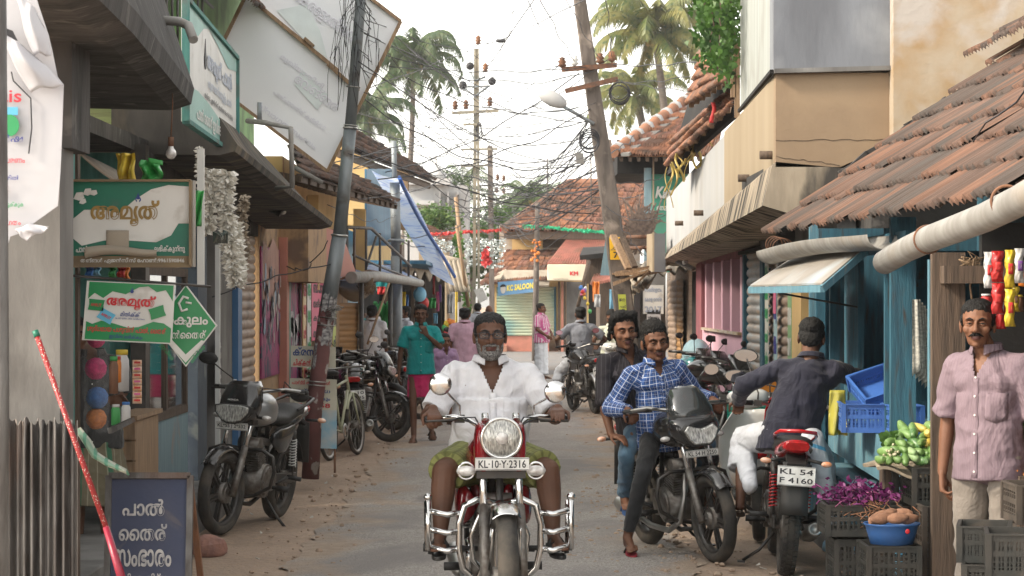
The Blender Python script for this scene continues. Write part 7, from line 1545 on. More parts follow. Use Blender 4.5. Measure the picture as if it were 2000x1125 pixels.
def palm(label, base, top, r, nf, L, mat, seed, nl=46, droop=1.0):
 root = thing('coconut_palm', label, 'palm tree', (0,0,0)); rd = random.Random(seed); base, top = V(base), V(top)
 b = MB(); n = 10; b.tube([base.lerp(top, i/n)+V((r*2*math.sin(i/n*PI),0,0)) for i in range(n+1)], [r*(1.4-.6*i/n) for i in range(n+1)], 10); b.build('trunk', M['palm_trunk'], root)
 b = MB(); wdt = L*.0105
 for i in range(nf):
  az = 2*PI*(i*.381966+rd.uniform(-.02,.02)); el = R(80)-R(112)*(i/nf)**1.05+rd.uniform(-.1,.1); l = L*rd.uniform(.85,1.1)*(.8+.2*min(1, i/nf*3)); hd = V((math.cos(az), math.sin(az), 0)); p = top.copy(); pts = [p.copy()]; K = 12; e = el; roll = rd.uniform(-.5,.5)
  for k in range(K):
   p = p+(hd*math.cos(e)+V((0,0,math.sin(e))))*(l/K); e -= (.045+.028*k)*droop*(1.0 if el > 0 else .55); pts.append(p.copy())
  b.tube(pts, [wdt*.9*(1-j/K*.85) for j in range(K+1)], 5)
  for j in range(nl):
   t = .12+.88*j/nl; f = t*K; a = int(min(f, K-.001)); q = pts[a].lerp(pts[a+1], f-a); d = (pts[a+1]-pts[a]).normalized(); side = d.cross(V((0,0,1)))
   if side.length < .05: side = V((1,0,0))
   side.normalize(); up = side.cross(d); ll = l*.24*math.sin(PI*min(1, .18+t*.80))**.7*rd.uniform(.8,1.1)
   for s in (1,-1):
    if rd.random() < .06: continue
    o = (side*s*math.cos(roll*s*.4)+d*.55-up*.35+V((0,0,-.45-.3*rd.random()))).normalized(); m = q+o*ll*.5+V((0,0,.02*ll)); e2 = q+o*ll+V((0,0,-ll*.28)); wv = d*wdt*1.15
    b.add([q-wv, q+wv, m+wv*.8, m-wv*.8, e2], [(0,1,2,3),(3,2,4)], False)
 b.build('crown', M[mat], root, fix=False)
 b = MB(); rr = L*.035
 for i in range(12): a = i*.9; b.ell(top+V((math.cos(a)*rr*2.4, math.sin(a)*rr*2.4, -rr*2.2-rr*(i % 3))), (rr,rr,rr*1.25), None, 8, 6)
 b.build('coconuts', pm('coconut', (.30,.20,.06), (.16,.15,.05), sc1=6, rough=.7, bmp=0), root); return root
palm('tall coconut palm with dark green fronds behind the left hand billboard', (gx(765,150),150,0), at(808,118,150), .17, 26, 4.6, 'palm_green', 3, droop=1.25)
palm('lower coconut palm with dense fronds just left of the tall palm', (gx(705,140),140,0), at(716,225,140), .17, 22, 3.8, 'palm_green', 5, droop=1.2)
palm('sunlit golden coconut palm above the red tiled hip roof', (gx(1310,120),120,0), at(1278,60,120), .20, 28, 4.2, 'palm_sunlit', 7, 54)
palm('shorter sunlit golden coconut palm crown behind the hip roof ridge', (gx(1285,130),130,0), at(1243,188,130), .24, 22, 3.7, 'palm_sunlit', 9)
palm('small far palm left of the saloon roof hip', (gx(1030,120),120,0), at(1030,388,120), .2, 18, 2.3, 'palm_green', 11, 26)
palm('small far palm behind the saloon roof, right of its twin', (gx(1072,130),130,0), at(1068,392,130), .2, 18, 2.1, 'palm_green', 13, 22)
palm('small far palm behind the centre pole', (gx(905,125),125,0), at(902,362,125), .2, 18, 2.3, 'palm_green', 15, 22)
palm('low far palm between the centre pole and the saloon', (gx(985,118),118,0), at(985,430,118), .2, 16, 2.2, 'palm_green', 17, 22)
def tree(label, base, c, rad, n, ls, mat, seed, name='tree', cat='tree'):
 root = thing(name, label, cat); rd = random.Random(seed); base, c = V(base), V(c); b = MB(); rad = V(rad)
 b.tube([base, base.lerp(c, .5)+V((.1,0,0)), c], [rad.x*.10, rad.x*.07, rad.x*.03], 8)
 tips = []
 for i in range(14): p = c+V((rd.gauss(0,.45)*rad.x, rd.gauss(0,.45)*rad.y, rd.gauss(0,.40)*rad.z)); tips.append(p); b.tube([base.lerp(c,.6), base.lerp(c,.9).lerp(p,.5), p], [rad.x*.05, rad.x*.03, rad.x*.01], 5)
 b.build('trunk', M['wood'], root); b = MB()
 for i in range(n):
  t = rd.choice(tips); p = t+V((rd.gauss(0,.26)*rad.x, rd.gauss(0,.26)*rad.y, rd.gauss(0,.22)*rad.z)); s = ls*rd.uniform(.6,1.3); a = V((rd.gauss(0,1), rd.gauss(0,1), rd.gauss(0,.6))).normalized(); d = a.cross(V((rd.gauss(0,1), rd.gauss(0,1), rd.gauss(0,1)))).normalized()
  b.add([p-a*s, p+d*s*.5, p+a*s, p-d*s*.5], [(0,1,2,3)], False)
 b.build('crown', M[mat], root, fix=False); return root
tree('leafy green tree in front of the white villa', (gx(838,92),92,0), at(836,430,92), (1.0,1.0,.75), 3200, .09, 'leaf', 3)
tree('low green tree by the far end of the street, right of the villa', (gx(880,115),115,0), at(925,485,115), (1.7,1.5,1.6), 4200, .12, 'leaf', 4)
tree('bushy green tree behind the centre pole and tinsel strings', (gx(960,112),112,0), at(968,500,112), (1.2,1.2,1.5), 3200, .11, 'leaf', 8)
tree('green tree top peeping above the saloon roof at its left', (gx(1050,140),140,0), at(1055,412,140), (2.2,1.5,.8), 2600, .13, 'leaf', 6)
# climbing vine by the grey panel
vr = thing('climbing_vine', 'bright green climbing vine spilling beside the grey upper panel', 'vine'); rd = random.Random(5); b = MB(); st = MB()
for i in range(15):
 x, Y = rd.uniform(1372,1442), rd.uniform(22.4,24.5); pts = []; y = -60
 while y < rd.uniform(90,215) and y < 60+(x-1365)*2.3: pts.append(at(x,y,Y)); y += 14; x += rd.gauss(0,3.2)
 if len(pts) > 2: st.tube(pts, .007, 4)
 for p in pts:
  for k in range(15):
   q = p+V((rd.gauss(0,.065), rd.gauss(0,.12), rd.gauss(0,.07))); s = rd.uniform(.02,.048); nn = V((rd.gauss(0,.5), -1, rd.gauss(0,.6))).normalized(); a = V((rd.gauss(0,.5), 0, -1)).normalized(); a = (a-nn*a.dot(nn)).normalized(); d = nn.cross(a)
   b.add([q-a*s*.5, q-a*s*.2+d*s*.7, q+a*s*.5+d*s*.35, q+a*s*1.1, q+a*s*.5-d*s*.35, q-a*s*.2-d*s*.7], [(0,1,2,3,4,5)], False)
st.build('stems', M['wood'], vr); b.build('foliage', M['leaf_vine'], vr, fix=False)
def insul(root, p, s=1, mat='rust'): b = MB(); b.lathe([(0,0),(.05*s,.02*s),(.03*s,.05*s),(.055*s,.07*s),(.03*s,.10*s),(.05*s,.12*s),(.0,.17*s)], p, (0,0,1), 10); b.build('insulator', M[mat], root)
Yc = 60
P3 = thing('utility_pole', 'tall centre lattice pole with crossarms, insulators and round discs', 'pole'); b = MB(); x0, x1 = gx(925,Yc), gx(932,Yc)
M['pole_buff'] = pm('pole_buff', (.33,.29,.22), (.22,.21,.17), sc1=5, rough=.7, metal=.2, bmp=.2)  # warm buff steel tone of the centre pole
b.bar((x0,Yc,0), (gx(929,Yc),Yc,hz(95,Yc)), .08, .09); b.bar((x0+.14,Yc,0), (gx(933,Yc),Yc,hz(95,Yc)), .06, .09)
for i in range(16): z = .5+i*.42; b.bar((gx(925+4*i/16,Yc),Yc,z), (gx(931+3*i/16,Yc),Yc,z+.2), .02, .03)
b.build('shaft', M['pole_buff'], P3)
for (a, c, w) in (((883,221),(974,216),.07),((905,243),(940,243),.05),((901,292),(972,291),.05),((900,325),(952,323),.05)): b = MB(); b.bar(at(*a,Yc-.1), at(*c,Yc-.1), w, w); b.build('cross_arm', M['pole_buff'], P3)
b = MB(); b.tube([at(905,172,Yc-.1), at(928,188,Yc-.1), at(955,168,Yc-.1)], .03, 6); b.bar(at(908,170,Yc-.1), at(958,168,Yc-.1), .04, .04); b.tube([at(918,140,Yc-.1), at(928,158,Yc-.1), at(948,150,Yc-.1)], .03, 6); b.build('bracket', M['pole_grey'], P3)
for px, py in ((918,129),(904,166),(961,159)):
 b = MB(); b.lathe([(0,-.03),(.09,-.025),(.10,0),(.09,.025),(0,.03)], at(px,py,Yc-.12), (0,1,0), 18); b.build('disc_insulator', M['ink'], P3)
for px, py in ((889,215),(910,214),(957,208),(948,142),(934,88)): insul(P3, at(px,py,Yc-.1), 1.5)
b = MB(); [b.torus(at(936,250+4*i,Yc-.2), (1,.4,.1*i), .14+.02*i, .012, 20, 5) for i in range(3)]; b.build('cable_coil', M['ink'], P3)
P4 = thing('utility_pole', 'slim far concrete pole right of the centre pole with three short arms', 'pole'); Yd = 82; b = MB(); b.bar((gx(962,Yd),Yd,0), (gx(957,Yd),Yd,hz(285,Yd)), .18, .18, (1,0,0)); b.build('shaft', M['pole_conc'], P4)
for a, c in (((938,363),(984,361)),((943,390),(987,387)),((948,430),(978,428))): b = MB(); b.bar(at(*a,Yd-.2), at(*c,Yd-.2), .05, .05); b.build('cross_arm', M['black_metal'], P4)
for px, py in ((972,352),(984,354),(970,377),(984,379)): insul(P4, at(px,py,Yd-.2), 1.3)
P5 = thing('utility_pole', 'whitish weathered service pole standing beside the saloon sign', 'pole'); Ye = 70; b = MB(); b.tube([(gx(1044,Ye),Ye,0), at(1047,560,Ye), at(1050,395,Ye)], [.085,.085,.065], 10); b.build('shaft', M['pole_conc'], P5); b = MB(); [b.ell(at(1046+rd.uniform(-9,9),490+rd.uniform(-22,22),Ye-.15), rd.uniform(.03,.06)) for _ in range(16)]; b.build('faded_garland', gm('orange'), P5)
for lab, pts, r, mt, Y in (('thin bamboo pole wound with green garland left of the centre pole', [(920,640),(890,385)], .05, 'wood_pale', 63), ('second bamboo pole crossing in front of the white tinsel', [(915,600),(892,440)], .045, 'wood_pale', 61), ('short grey pole at the end of the stalls', [(897,590),(893,380)], .05, 'pole_conc', 66)): onetag('bamboo_pole', M[mt], lambda m: m.tube([at(*p, Y) for p in pts], r, 8), lab, 'pole')
for lab, px, y0, y1, Y in (('thin television mast on the saloon roof nearer the hip', 1070, 310, 425, 88), ('thin mast on the right part of the saloon roof', 1155, 300, 425, 88)): onetag('roof_mast', M['pole_conc'], lambda m: m.cyl(at(px,y1,Y), at(px-1,y0,Y), .025, n=6), lab, 'mast')
# garlands across the street
def garland(name, lab, pts, Y, mat, r, n, seed, L=.12):
 b = MB(); rd = random.Random(seed); P = [at(*p, Y) for p in pts]
 for i in range(n):
  t = i/n*(len(P)-1); a = int(t); q = P[a].lerp(P[a+1], t-a); sg = V((rd.gauss(0,r), rd.gauss(0,r), rd.gauss(0,r))); d = V((rd.gauss(0,1), rd.gauss(0,1), -abs(rd.gauss(0,1)))).normalized()*L*rd.uniform(.5,1.2); e = d.cross(V((0,1,0))).normalized()*L*.25
  b.add([q+sg-e, q+sg+e, q+sg+d+e, q+sg+d-e], [(0,1,2,3)], False)
 b.tube(P, .008, 4); tag(b.build(name, mat, fix=False), lab, 'garland')
garland('garland', 'red paper garland strung across the far street', [(838,457),(880,455),(925,451),(978,449)], 64, pm('gar_red', (.62,.06,.05), (.5,.04,.04), rough=.6, bmp=0), .016, 420, 1, .06)
garland('garland', 'green paper garland strung in front of the saloon roof', [(1022,440),(1060,442),(1110,447),(1150,450),(1187,453)], 70, pm('gar_green', (.02,.42,.20), (.02,.32,.16), rough=.6, bmp=0), .016, 480, 2, .07)
M['tinsel'] = pm('tinsel', (.55,.58,.56), (.35,.40,.38), rough=.25, metal=.7, bmp=0)
for i, (y0, y1, yy) in enumerate(((462,470,66),(472,482,68),(482,488,70),(492,500,72),(503,510,74),(466,476,78),(478,500,80),(512,520,76))): garland('tinsel_string', 'silver tinsel string across the far street, %s of the set' % ['nearest and highest','second from the top','third from the top','middle one','second lowest','farthest upper one','farthest lower one','lowest'][i], [(835,y0),(870,y1+3),(905,y1+2),(930,y0+2),(955,y1),(985,y0+6)], yy, M['tinsel'], .03, 190, 30+i, .055)
garland('garland', 'green leaf garland winding down the thin bamboo pole', [(893,455),(896,480),(900,510),(908,560),(915,610)], 62.8, M['leaf_vine'], .05, 420, 9, .10)
garland('garland', 'small red lantern like tassel hanging in the far street', [(949,488),(950,515)], 66, gm('red'), .04, 160, 10, .10)
# overhead wires
WL = [  # (x0,y0,Y0, x1,y1,Y1, sag px)
(712,-10,22,915,128,60,30),(712,5,22,905,165,60,60),(700,120,22,1160,300,38,60),(705,60,22,1165,200,38,50),(690,250,22,930,250,60,40),(680,300,22,930,290,60,50),(715,40,22,1095,128,38,20),(760,130,30,1150,130,38,10),(700,180,24,1000,60,60,5),(640,320,26,935,215,60,20),(700,390,30,925,325,60,15),
(1165,300,38,935,390,60,30),(1160,280,38,935,350,60,60),(1170,320,38,940,420,62,30),(1175,330,38,960,365,82,25),(1160,240,38,935,290,60,70),(1150,250,38,880,420,62,40),(1165,270,38,850,380,60,60),(1160,300,38,935,240,60,80),(1165,290,38,1000,420,75,20),(1170,350,38,1040,400,70,30),(1172,370,38,960,390,82,40),(1165,260,38,870,300,60,70),(1150,180,38,930,215,60,20),(1098,125,38,958,210,60,5),(1122,120,38,950,150,60,8),(1172,115,38,960,160,60,30),(1195,110,38,905,165,60,70),
(934,90,60,730,-20,30,10),(934,90,60,1180,-20,30,8),(915,128,60,1045,-30,30,4),(889,215,60,1070,-40,26,5),(910,212,60,700,240,40,12),(957,208,60,720,300,45,25),(961,160,60,1020,-30,30,3),(905,166,60,690,330,38,30),
(1095,128,38,1020,-20,24,3),(1122,120,38,1040,-30,24,3),(1172,115,38,1085,-40,22,3),(1195,110,38,1180,-40,22,2),(1200,155,38,1400,180,28,6),(1200,160,38,1420,135,28,8),(1195,125,38,1440,110,26,8),(1175,300,38,1240,262,46,12),(1180,400,38,1300,420,34,20),(1178,380,38,1256,378,45,8),(1168,330,38,1310,330,40,30),(1205,420,38,1262,500,36,12),
(774,460,41,930,400,60,30),(772,380,41,925,290,60,25),(770,330,41,930,250,60,20),(769,300,41,690,330,36,6),(774,420,41,640,400,24,18),(776,470,41,900,480,62,12),(893,390,66,980,360,82,12),(925,300,60,962,430,82,40),(925,330,60,1000,455,75,25),(930,290,60,893,400,66,40),(845,360,58,1060,420,75,40),(655,515,22.5,415,580,21,-6),(640,470,22.5,560,520,23,25),(962,390,82,1050,400,70,8),(1050,400,70,1190,440,40,12),(960,430,82,1050,440,70,10)]
rdw = random.Random(77); hub = [(1160,300,38),(1168,330,38),(1155,262,38),(1172,370,38),(1150,235,38),(1176,400,38)]
for i in range(22):
 h = rdw.choice(hub); t = rdw.choice([(925,rdw.uniform(200,440),60),(960,rdw.uniform(330,430),82),(893,rdw.uniform(385,440),66),(rdw.uniform(780,880),rdw.uniform(240,400),60),(1000,rdw.uniform(380,440),80)]); WL.append((*h, *t, rdw.uniform(10,85)))
for i in range(16): WL.append((rdw.uniform(640,860),rdw.uniform(60,380),rdw.uniform(30,55), rdw.uniform(1130,1190),rdw.uniform(120,420),38, rdw.uniform(8,70)))
for i in range(8): WL.append((712-rdw.uniform(0,12),rdw.uniform(-10,200),22, rdw.choice([925,1165,960]),rdw.uniform(120,380),60, rdw.uniform(15,80)))
WP = MB; wm = M['ink']; wires = []
for i, (xa_, ya_, Ya, xb_, yb_, Yb, sg) in enumerate(WL):
 rd = random.Random(i*7+1); a, c = at(xa_,ya_,Ya), at(xb_,yb_,Yb); n = 22; pts = []; ph = rd.uniform(0,6); wob = rd.choice([.3,1,1.8])*.02
 for k in range(n+1):
  t = k/n; p = a.lerp(c, t); Y = p.y; d = 4*t*(1-t); p.z -= sg/F*Y*d; p.z += wob*math.sin(t*23+ph)*d*(Y/40); p.x += wob*math.cos(t*17+ph)*d; pts.append(p)
 o = MB(); rr = rd.choice([.007,.009,.011])*max(.5, min(Ya, Yb)/40); o.tube(pts, rr, 5); w = o.build('overhead_wire', wm, fix=False)
 tag(w, 'thin dark overhead wire sagging between the poles above the street', 'wire', 'tangled overhead wires between the poles')
onetag('bird', M['ink'], lambda m: (m.ell(at(978,80,60), (.13,.05,.05)), m.tube([at(972,77,60), at(978,80,60), at(988,76,60)], [.01,.04,.01], 6)), 'small dark bird on the wire above the centre pole', 'bird')
def seated(lean=0, pel=(0,.28,.90), k=1.0, tors=.50, twist=0):
 """rider joints on a motorcycle, bike frame"""
 p = V(pel); up = V((0, -math.sin(lean), math.cos(lean))); J = dict(pel=p, f=V((0,-1,0)), sh=V((1,0,0)))
 J['che'] = p+up*.31*k; J['nek'] = p+up*tors*k; J['hed'] = J['nek']+V((0,-.035*k,.138*k))
 for s, n in ((1,'L'), (-1,'R')):
  J['sh'+n] = J['nek']+V((.178*s*k,.0,0))-up*.065*k; J['hi'+n] = p+V((.09*s*k,0,-.02))
 return J
def arms(J, tl, tr, k=1.0, hl=(1,.6,-.6), hr=(-1,.6,-.6)):
 for n, t, h in (('L',tl,hl), ('R',tr,hr)):
  J['wr'+n] = V(t); J['el'+n] = ik(J['sh'+n], t, .29*k, .255*k, h)
def legs(J, kl, al, kr, ar, tl=None, tr=None):
 for n, kk, a, t in (('L',kl,al,tl), ('R',kr,ar,tr)):
  J['kn'+n] = V(kk); J['an'+n] = V(a); J['to'+n] = V(t) if t else V(a)+V((.02 if n == 'L' else -.02,-.15,-.045))
def grip(J, n, s): J['hd'+n] = V((s*-.05,-.85,-.35)); J['hn'+n] = V((0,-.35,-.95)); J['hc'+n] = 1.6
w_white = weave('cloth_white', (.66,.66,.68), c2=(.58,.58,.61))
# 1. the red bike and its rider
BL = V((gx(966,12.95), 12.95, 0)); brz = R(4.5)
bk = motorcycle('big red and chrome classic motorcycle ridden straight towards the viewer', BL, brz, style='bullet', guard='bullet', Rf=.335, Rr=.335, wf=.100, rimf='spoke', rimmat='chrome', body='red_paint', fendf='chrome', fa0=1.05, fa1=2.5, mirkind='chrome', plate_f='KL·10·Y·2316', platef_size=(.262,.062), platef_z=.862, platef_dy=.17, hb=dict(w=.335, z=1.07, y=-.17), mirL=(.285,-.24,1.20), mirR=(-.285,-.24,1.24), mr=.056, mry=.056, emblem=False, standin=.10)
bk.scale = (1.06,)*3
J = seated(-.05, (0,.30,.88), 1.05, .48); k = 1.05
for n, s in (('L',1),('R',-1)): J['sh'+n].x *= 1.03
arms(J, (.327,-.057,1.148), (-.327,-.057,1.148), 1.0, (.5,.5,-.85), (-.5,.5,-.85)); grip(J,'R',-1)
J['hdL'] = V((-.1,-1,-.12)); J['hnL'] = V((0,-.12,-1)); J['hcL'] = .35
legs(J, (.27,-.10,.83), (.295,-.177,.494), (-.27,-.10,.83), (-.295,-.177,.494), (.31,-.32,.463), (-.31,-.32,.463))
J['hed'] += V((-.005,-.01,0))
shorts_m = stripes('check_shorts', (.24,.25,.08), [(0,.030,.30,0,(.09,.10,.03,.7)),(1,.030,.30,.3,(.09,.10,.03,.7)),(1,.62,.06,.06,(.10,.04,.14,1))])
pr = person('stout bearded man in glasses and an open white shirt riding the red motorcycle', J, BL, M['skin_dark'], brz, fat=1.14, belly=.8, w=1.04, vox=.0065, hair='hair_grey', beard='beard_grey', glasses=True, arm=1.22, leg=1.20, hk=1.0, hs=1.01, jawf=1.12,
 shirt=dict(mat=w_white, sleeve=.86, hem=.10, open=.17, openw=.42, amp=.013, flare=.010, seed=4), lower=dict(kind='shorts', len=.90, mat=shorts_m, flare=.018, amp=.005), feet=dict(mat=M['black_plastic'], kind='strap'))
pr.scale = (1.02,)*3
# 2. the black bike with two young men
PL = V((gx(1334,16.75), 16.75, 0)); prz = R(17); PLN = -R(6)
bk = motorcycle('black sports commuter motorcycle with smoked screen carrying two young men', PL, prz, lean=PLN, steer=R(3), cowlz=.98, plate_f='KL 54 H 2250', platef_size=(.235,.048), platef_z=.735, platef_dy=.20, mirrors=0, lamp=(.125,.070,.865), lampshape=[(-.75,-.55),(-.45,-1.05),(.45,-1.05),(.75,-.55),(1,.35),(.75,.85),(.3,.55),(0,.45),(-.3,.55),(-.75,.85),(-1,.35)],
 cowl=[(0,.76,.04,-.015),(0,.81,.13,-.055),(0,.87,.180,-.06),(0,.93,.180,-.045),(0,.98,.160,-.03)], screen=[(0,.965,.165,-.035),(0,1.03,.160,.0),(0,1.10,.140,.045),(0,1.16,.105,.085),(0,1.185,.06,.10)], wf=.09, indz=.84, guard='loop', hb=dict(w=.36, z=1.04, y=-.20))
bk.scale = (1.0,)*3
plaid = stripes('plaid_blue', (.018,.045,.15), [(0,.050,.50,.1,(.035,.10,.30,.75)),(1,.050,.50,.2,(.035,.10,.30,.75)),(0,.050,.075,0,(.60,.64,.74,.95)),(1,.050,.075,0,(.60,.64,.74,.95)),(0,.050,.04,.42,(.5,.55,.7,.55)),(1,.050,.04,.46,(.5,.55,.7,.55))])
J = seated(.10, (0,.14,.86), .98, .49);
for q in ('che','nek','hed','shL','shR'): J[q] = J[q]+V((-.035 if q != 'che' else -.02,0,0))
arms(J, (.315,-.055,1.04), (-.315,-.055,1.04), .98, (.55,.5,-.8), (-.55,.5,-.8)); grip(J,'L',1); grip(J,'R',-1)
legs(J, (.20,-.20,.66), (.24,.06,.36), (-.27,-.10,.60), (-.40,-.02,.168), (.26,-.10,.33), (-.43,-.17,.120)); J['hf'] = V((-.12,-1,-.04)); J['hed'] += V((-.0,-.015,.0))
person('young man in a blue and white plaid shirt driving the black motorcycle', J, PL, M['skin_brown'], prz, vox=.0065, hair='hair', hairtop=.020, stache='hair', hair_vol=2.0, hs=1.08,
 shirt=dict(mat=plaid, sleeve=1.93, hem=.13, open=.09, openw=.5, amp=.006, pocket=1, seed=9, hemdir=V((0,.25,-1))), lower=dict(kind='trousers', len=1.90, mat=weave('denim_black', (.012,.013,.015)), flare=0, g=.004, ankle=.042), feet=dict(mat=pm('flip_red', (.38,.02,.04), rough=.5, bmp=0), kind='thong', smat=M['black_plastic']), fat=.94, w=1.02, leg=.95, jawf=1.08).rotation_euler = (0, PLN, prz)
J = seated(.06, (0,.46,.90), 1.0, .52); arms(J, (.16,.22,.98), (-.26,.20,.86), 1.0, (1,.4,-.5), (-1,.3,-.4));
legs(J, (.30,.10,.72), (.30,.35,.39), (-.30,.12,.72), (-.26,.36,.40), (.33,.24,.36), (-.29,.24,.36)); J['hf'] = V((-.10,-1,-.02)); J['hed'] += V((-.03,-.02,.0))
for q in J:
 if q not in DIRS and q[:2] not in ('an','to','kn','hi'): J[q] = J[q]+V((-.11,0,0)) if q[:3] not in ('pel',) else J[q]+V((-.05,0,0))
J['hdR'] = V((.5,-1,-.2)); J['hnR'] = V((0,0,-1)); J['hdL'] = V((-.2,-1,-.2)); J['hnL'] = V((0,0,-1))
person('smiling young man with shoulder length hair and a dark shirt, pillion on the black motorcycle', J, PL, M['skin_mid'], prz, vox=.007, hair='hair', longhair=True, hairtop=.012, stache='hair', hair_vol=1.6, hs=1.07,
 shirt=dict(mat=stripes('dark_stripe', (.016,.013,.017), [(0,.03,.12,0,(.09,.08,.09,.6))]), sleeve=1.15, roll=1, hem=.12, open=.11, openw=.45, amp=.006, seed=12), lower=dict(kind='trousers', len=1.92, mat=weave('denim_blue', (.075,.15,.22), c2=(.05,.10,.16)), flare=0, g=.004, ankle=.05), feet=dict(mat=pm('flip_blue', (.05,.14,.38), rough=.5, bmp=0), kind='thong'), fat=.88, leg=.95, jawf=.84).rotation_euler = (0, PLN, prz)
# 3. parked black bike on the left
HL = V((gx(482,18.75), 18.75, 0)); hrz = R(-13)
hbk = motorcycle('dusty black motorcycle parked on its side stand in front of the left hand shops', HL, hrz, lean=R(7), steer=R(-9), plate_f='KL*55 J 2*532', platef_size=(.255,.055), platef_z=.775, platef_dy=.20, brand='HONDA', lamp=(.135,.066,.865), lampshape=[(-.55,-.75),(-.2,-1.0),(.2,-1.0),(.55,-.75),(.95,.1),(1,.75),(.5,.95),(-.5,.95),(-1,.75),(-.95,.1)],
 cowl=[(0,.79,.05,-.02),(0,.83,.13,-.05),(0,.90,.160,-.05),(0,.98,.155,-.025),(0,1.06,.135,.01),(0,1.10,.10,.04)], tank='silver', body='black_paint', mirL=(.32,-.10,1.02), mirR=(-.34,-.30,1.22), mr=.075, mry=.045, wf=.088, guard='loop', hb=dict(w=.36, z=1.04, y=-.18), spring='s_white' , indz=.84); hbk.scale = (1.05,)*3
# 4. red bike seen from behind with rider
RL = V((gx(1522,16.1), 16.1, 0)); rrz = R(180-3)
bk = motorcycle('red motorcycle seen from behind with a muddy block pattern rear tyre', RL, rrz, lean=-R(4), body='red_bright', tank='red_bright', side='black_paint', tread='block', plate_r=['KL 54','F 4160'], plater_size=(.235,.125), rail='red_bright', spring='red_bright', exh=-1, silmat='steel', wr=.11, mirL=(.30,-.40,1.36), mirR=(.36,-.20,1.22), mirface=(0,1,0), mr=.085, mry=.045, guard='loop', indrz=.74)
J = seated(.12, (0,.22,.88), 1.0, .50)
for q in ('che','nek','hed','shL','shR'): J[q] = J[q]+V((-.10 if q != 'che' else -.06,0,0))
arms(J, (.34,-.08,1.06), (-.56,-.28,1.24), 1.0, (1,.5,-.3), (-1,.4,-.5)); grip(J,'L',1); J['hdR'] = V((-.6,-.8,0)); J['hnR'] = V((0,0,-1)); J['hcR'] = .7
legs(J, (.28,-.15,.80), (.29,.06,.42), (-.24,-.18,.70), (-.28,.05,.34), (.28,-.08,.36), (-.30,-.10,.30)); J['front'] = 0; J['hf'] = V((-.25,-1,-.12))
mundu = stripes('mundu', (.60,.62,.66), [(1,1.2,.02,.05,(.12,.40,.62,1))])
person('man in a navy shirt and white wrap seen from behind, sitting on the red motorcycle', J, RL, M['skin_dark'], rrz, vox=.007, face=False, hair='hair_grey', hairtop=.008,
 shirt=dict(mat=weave('navy', (.009,.010,.026)), sleeve=1.97, hem=.12, open=0, placket=0, pocket=0, amp=.009, seed=17), lower=dict(kind='lap', len=.50, mat=mundu, extra=[((.28,-.08,.72),(.24,.20,.52),.07,.05), ((-.12,.30,.84),(-.25,.38,.50),.10,.06), ((-.22,.34,.6),(-.28,.42,.34),.06,.05)], amp=.006, wsc=12), feet=dict(mat=M['wood'], kind='thong'), fat=1.02).rotation_euler = (0, -R(4), rrz)
onetag('plastic_bag', pm('bag_yellow', (.42,.38,.06), (.30,.28,.05), rough=.35, bmp=.4, bs=15), lambda m: m.grid(lambda u, v: at(1618+34*u+5*(1-v)*(.5-u), 762+88*v, 15.4)+V((0,.05*math.sin(u*8+v*3)*v,0)), 10, 12, .006), 'small olive yellow plastic bag hanging at the blue counter corner', 'bag')
# 5. white scooter in front of the red bike
scooter('white scooter parked on the right with its tail hidden by the red motorcycle', (gx(1478,18.2), 18.2, 0), R(176), R(3))
# 6. bikes parked at the pink house
motorcycle('grey and red motorcycle parked nose out beside the pink house', (gx(1385,28.6), 28.6, 0), R(38), R(5), R(4), plate_f='KL 10 AK 8997', body='silver', cowlmat='black_paint', tank='black_paint', side='red_bright', platef_z=.78, mirpos=(.30,-.2,.22), guard='loop', wf=.095)
motorcycle('black motorcycle with tall mirrors parked behind the grey and red one', (gx(1352,30.8), 30.8, 0), R(40), R(5), R(4), plate_f='KL 10 M 341', body='black_paint', guard='loop')
motorcycle('teal and black motorcycle parked farthest along the pink house', (gx(1330,32.6), 32.6, 0), R(35), R(5), 0, plate_f='KL 54 B 770', body='black_paint', tank='teal_bike' if M.setdefault('teal_bike', pm('teal_bike', (.02,.20,.22), rough=.25, bmp=0, coat=.6)) else '', guard='loop')
onetag('covered_goods', M['blue_pale'], lambda m: m.ell(at(1360,692,33.5), (.2,.4,.22), None, 20, 12), 'pale blue plastic sheeted hump behind the parked motorcycles', 'covered goods')
# 7. middle distance right
motorcycle('dark motorcycle seen from behind under the grey shirt man', (gx(1142,38), 38, 0), R(180+14), R(3), body='black_paint', plate_r=['KL 54','A 6867'], plater_size=(.24,.14), fendr='silver')
J = seated(.12, (0,.15,.88), 1.0, .52); arms(J, (.34,-.1,1.05), (-.34,-.1,1.05)); legs(J, (.28,-.2,.62), (.40,-.05,.09), (-.26,-.15,.66), (-.26,.1,.34)); J['front'] = 0
person('man in a grey shirt and white wrap sitting astride the dark motorcycle, back turned', J, (gx(1132,38.6),38.6,0), M['skin_dark'], R(180+10), vox=.013, face=False, hair='hair', shirt=dict(mat=weave('greyshirt', (.20,.21,.24)), sleeve=.8, hem=.1, open=0, placket=0, pocket=0), lower=dict(kind='lap', len=.3, mat=mundu), feet=dict(mat=M['wood']), fat=1.05)
scooter('white scooter facing the viewer beside the dark motorcycle', (gx(1196,39.5), 39.5, 0), R(-10), R(3))
J = seated(.05, (0,.2,.84), 1.0, .50); arms(J, (.20,-.28,.98), (-.30,-.28,1.0)); legs(J, (.16,-.25,.60), (.18,-.2,.32), (-.18,-.25,.60), (-.18,-.2,.32)); J['hf'] = V((-.3,-1,-.5)); J['front'] = 1
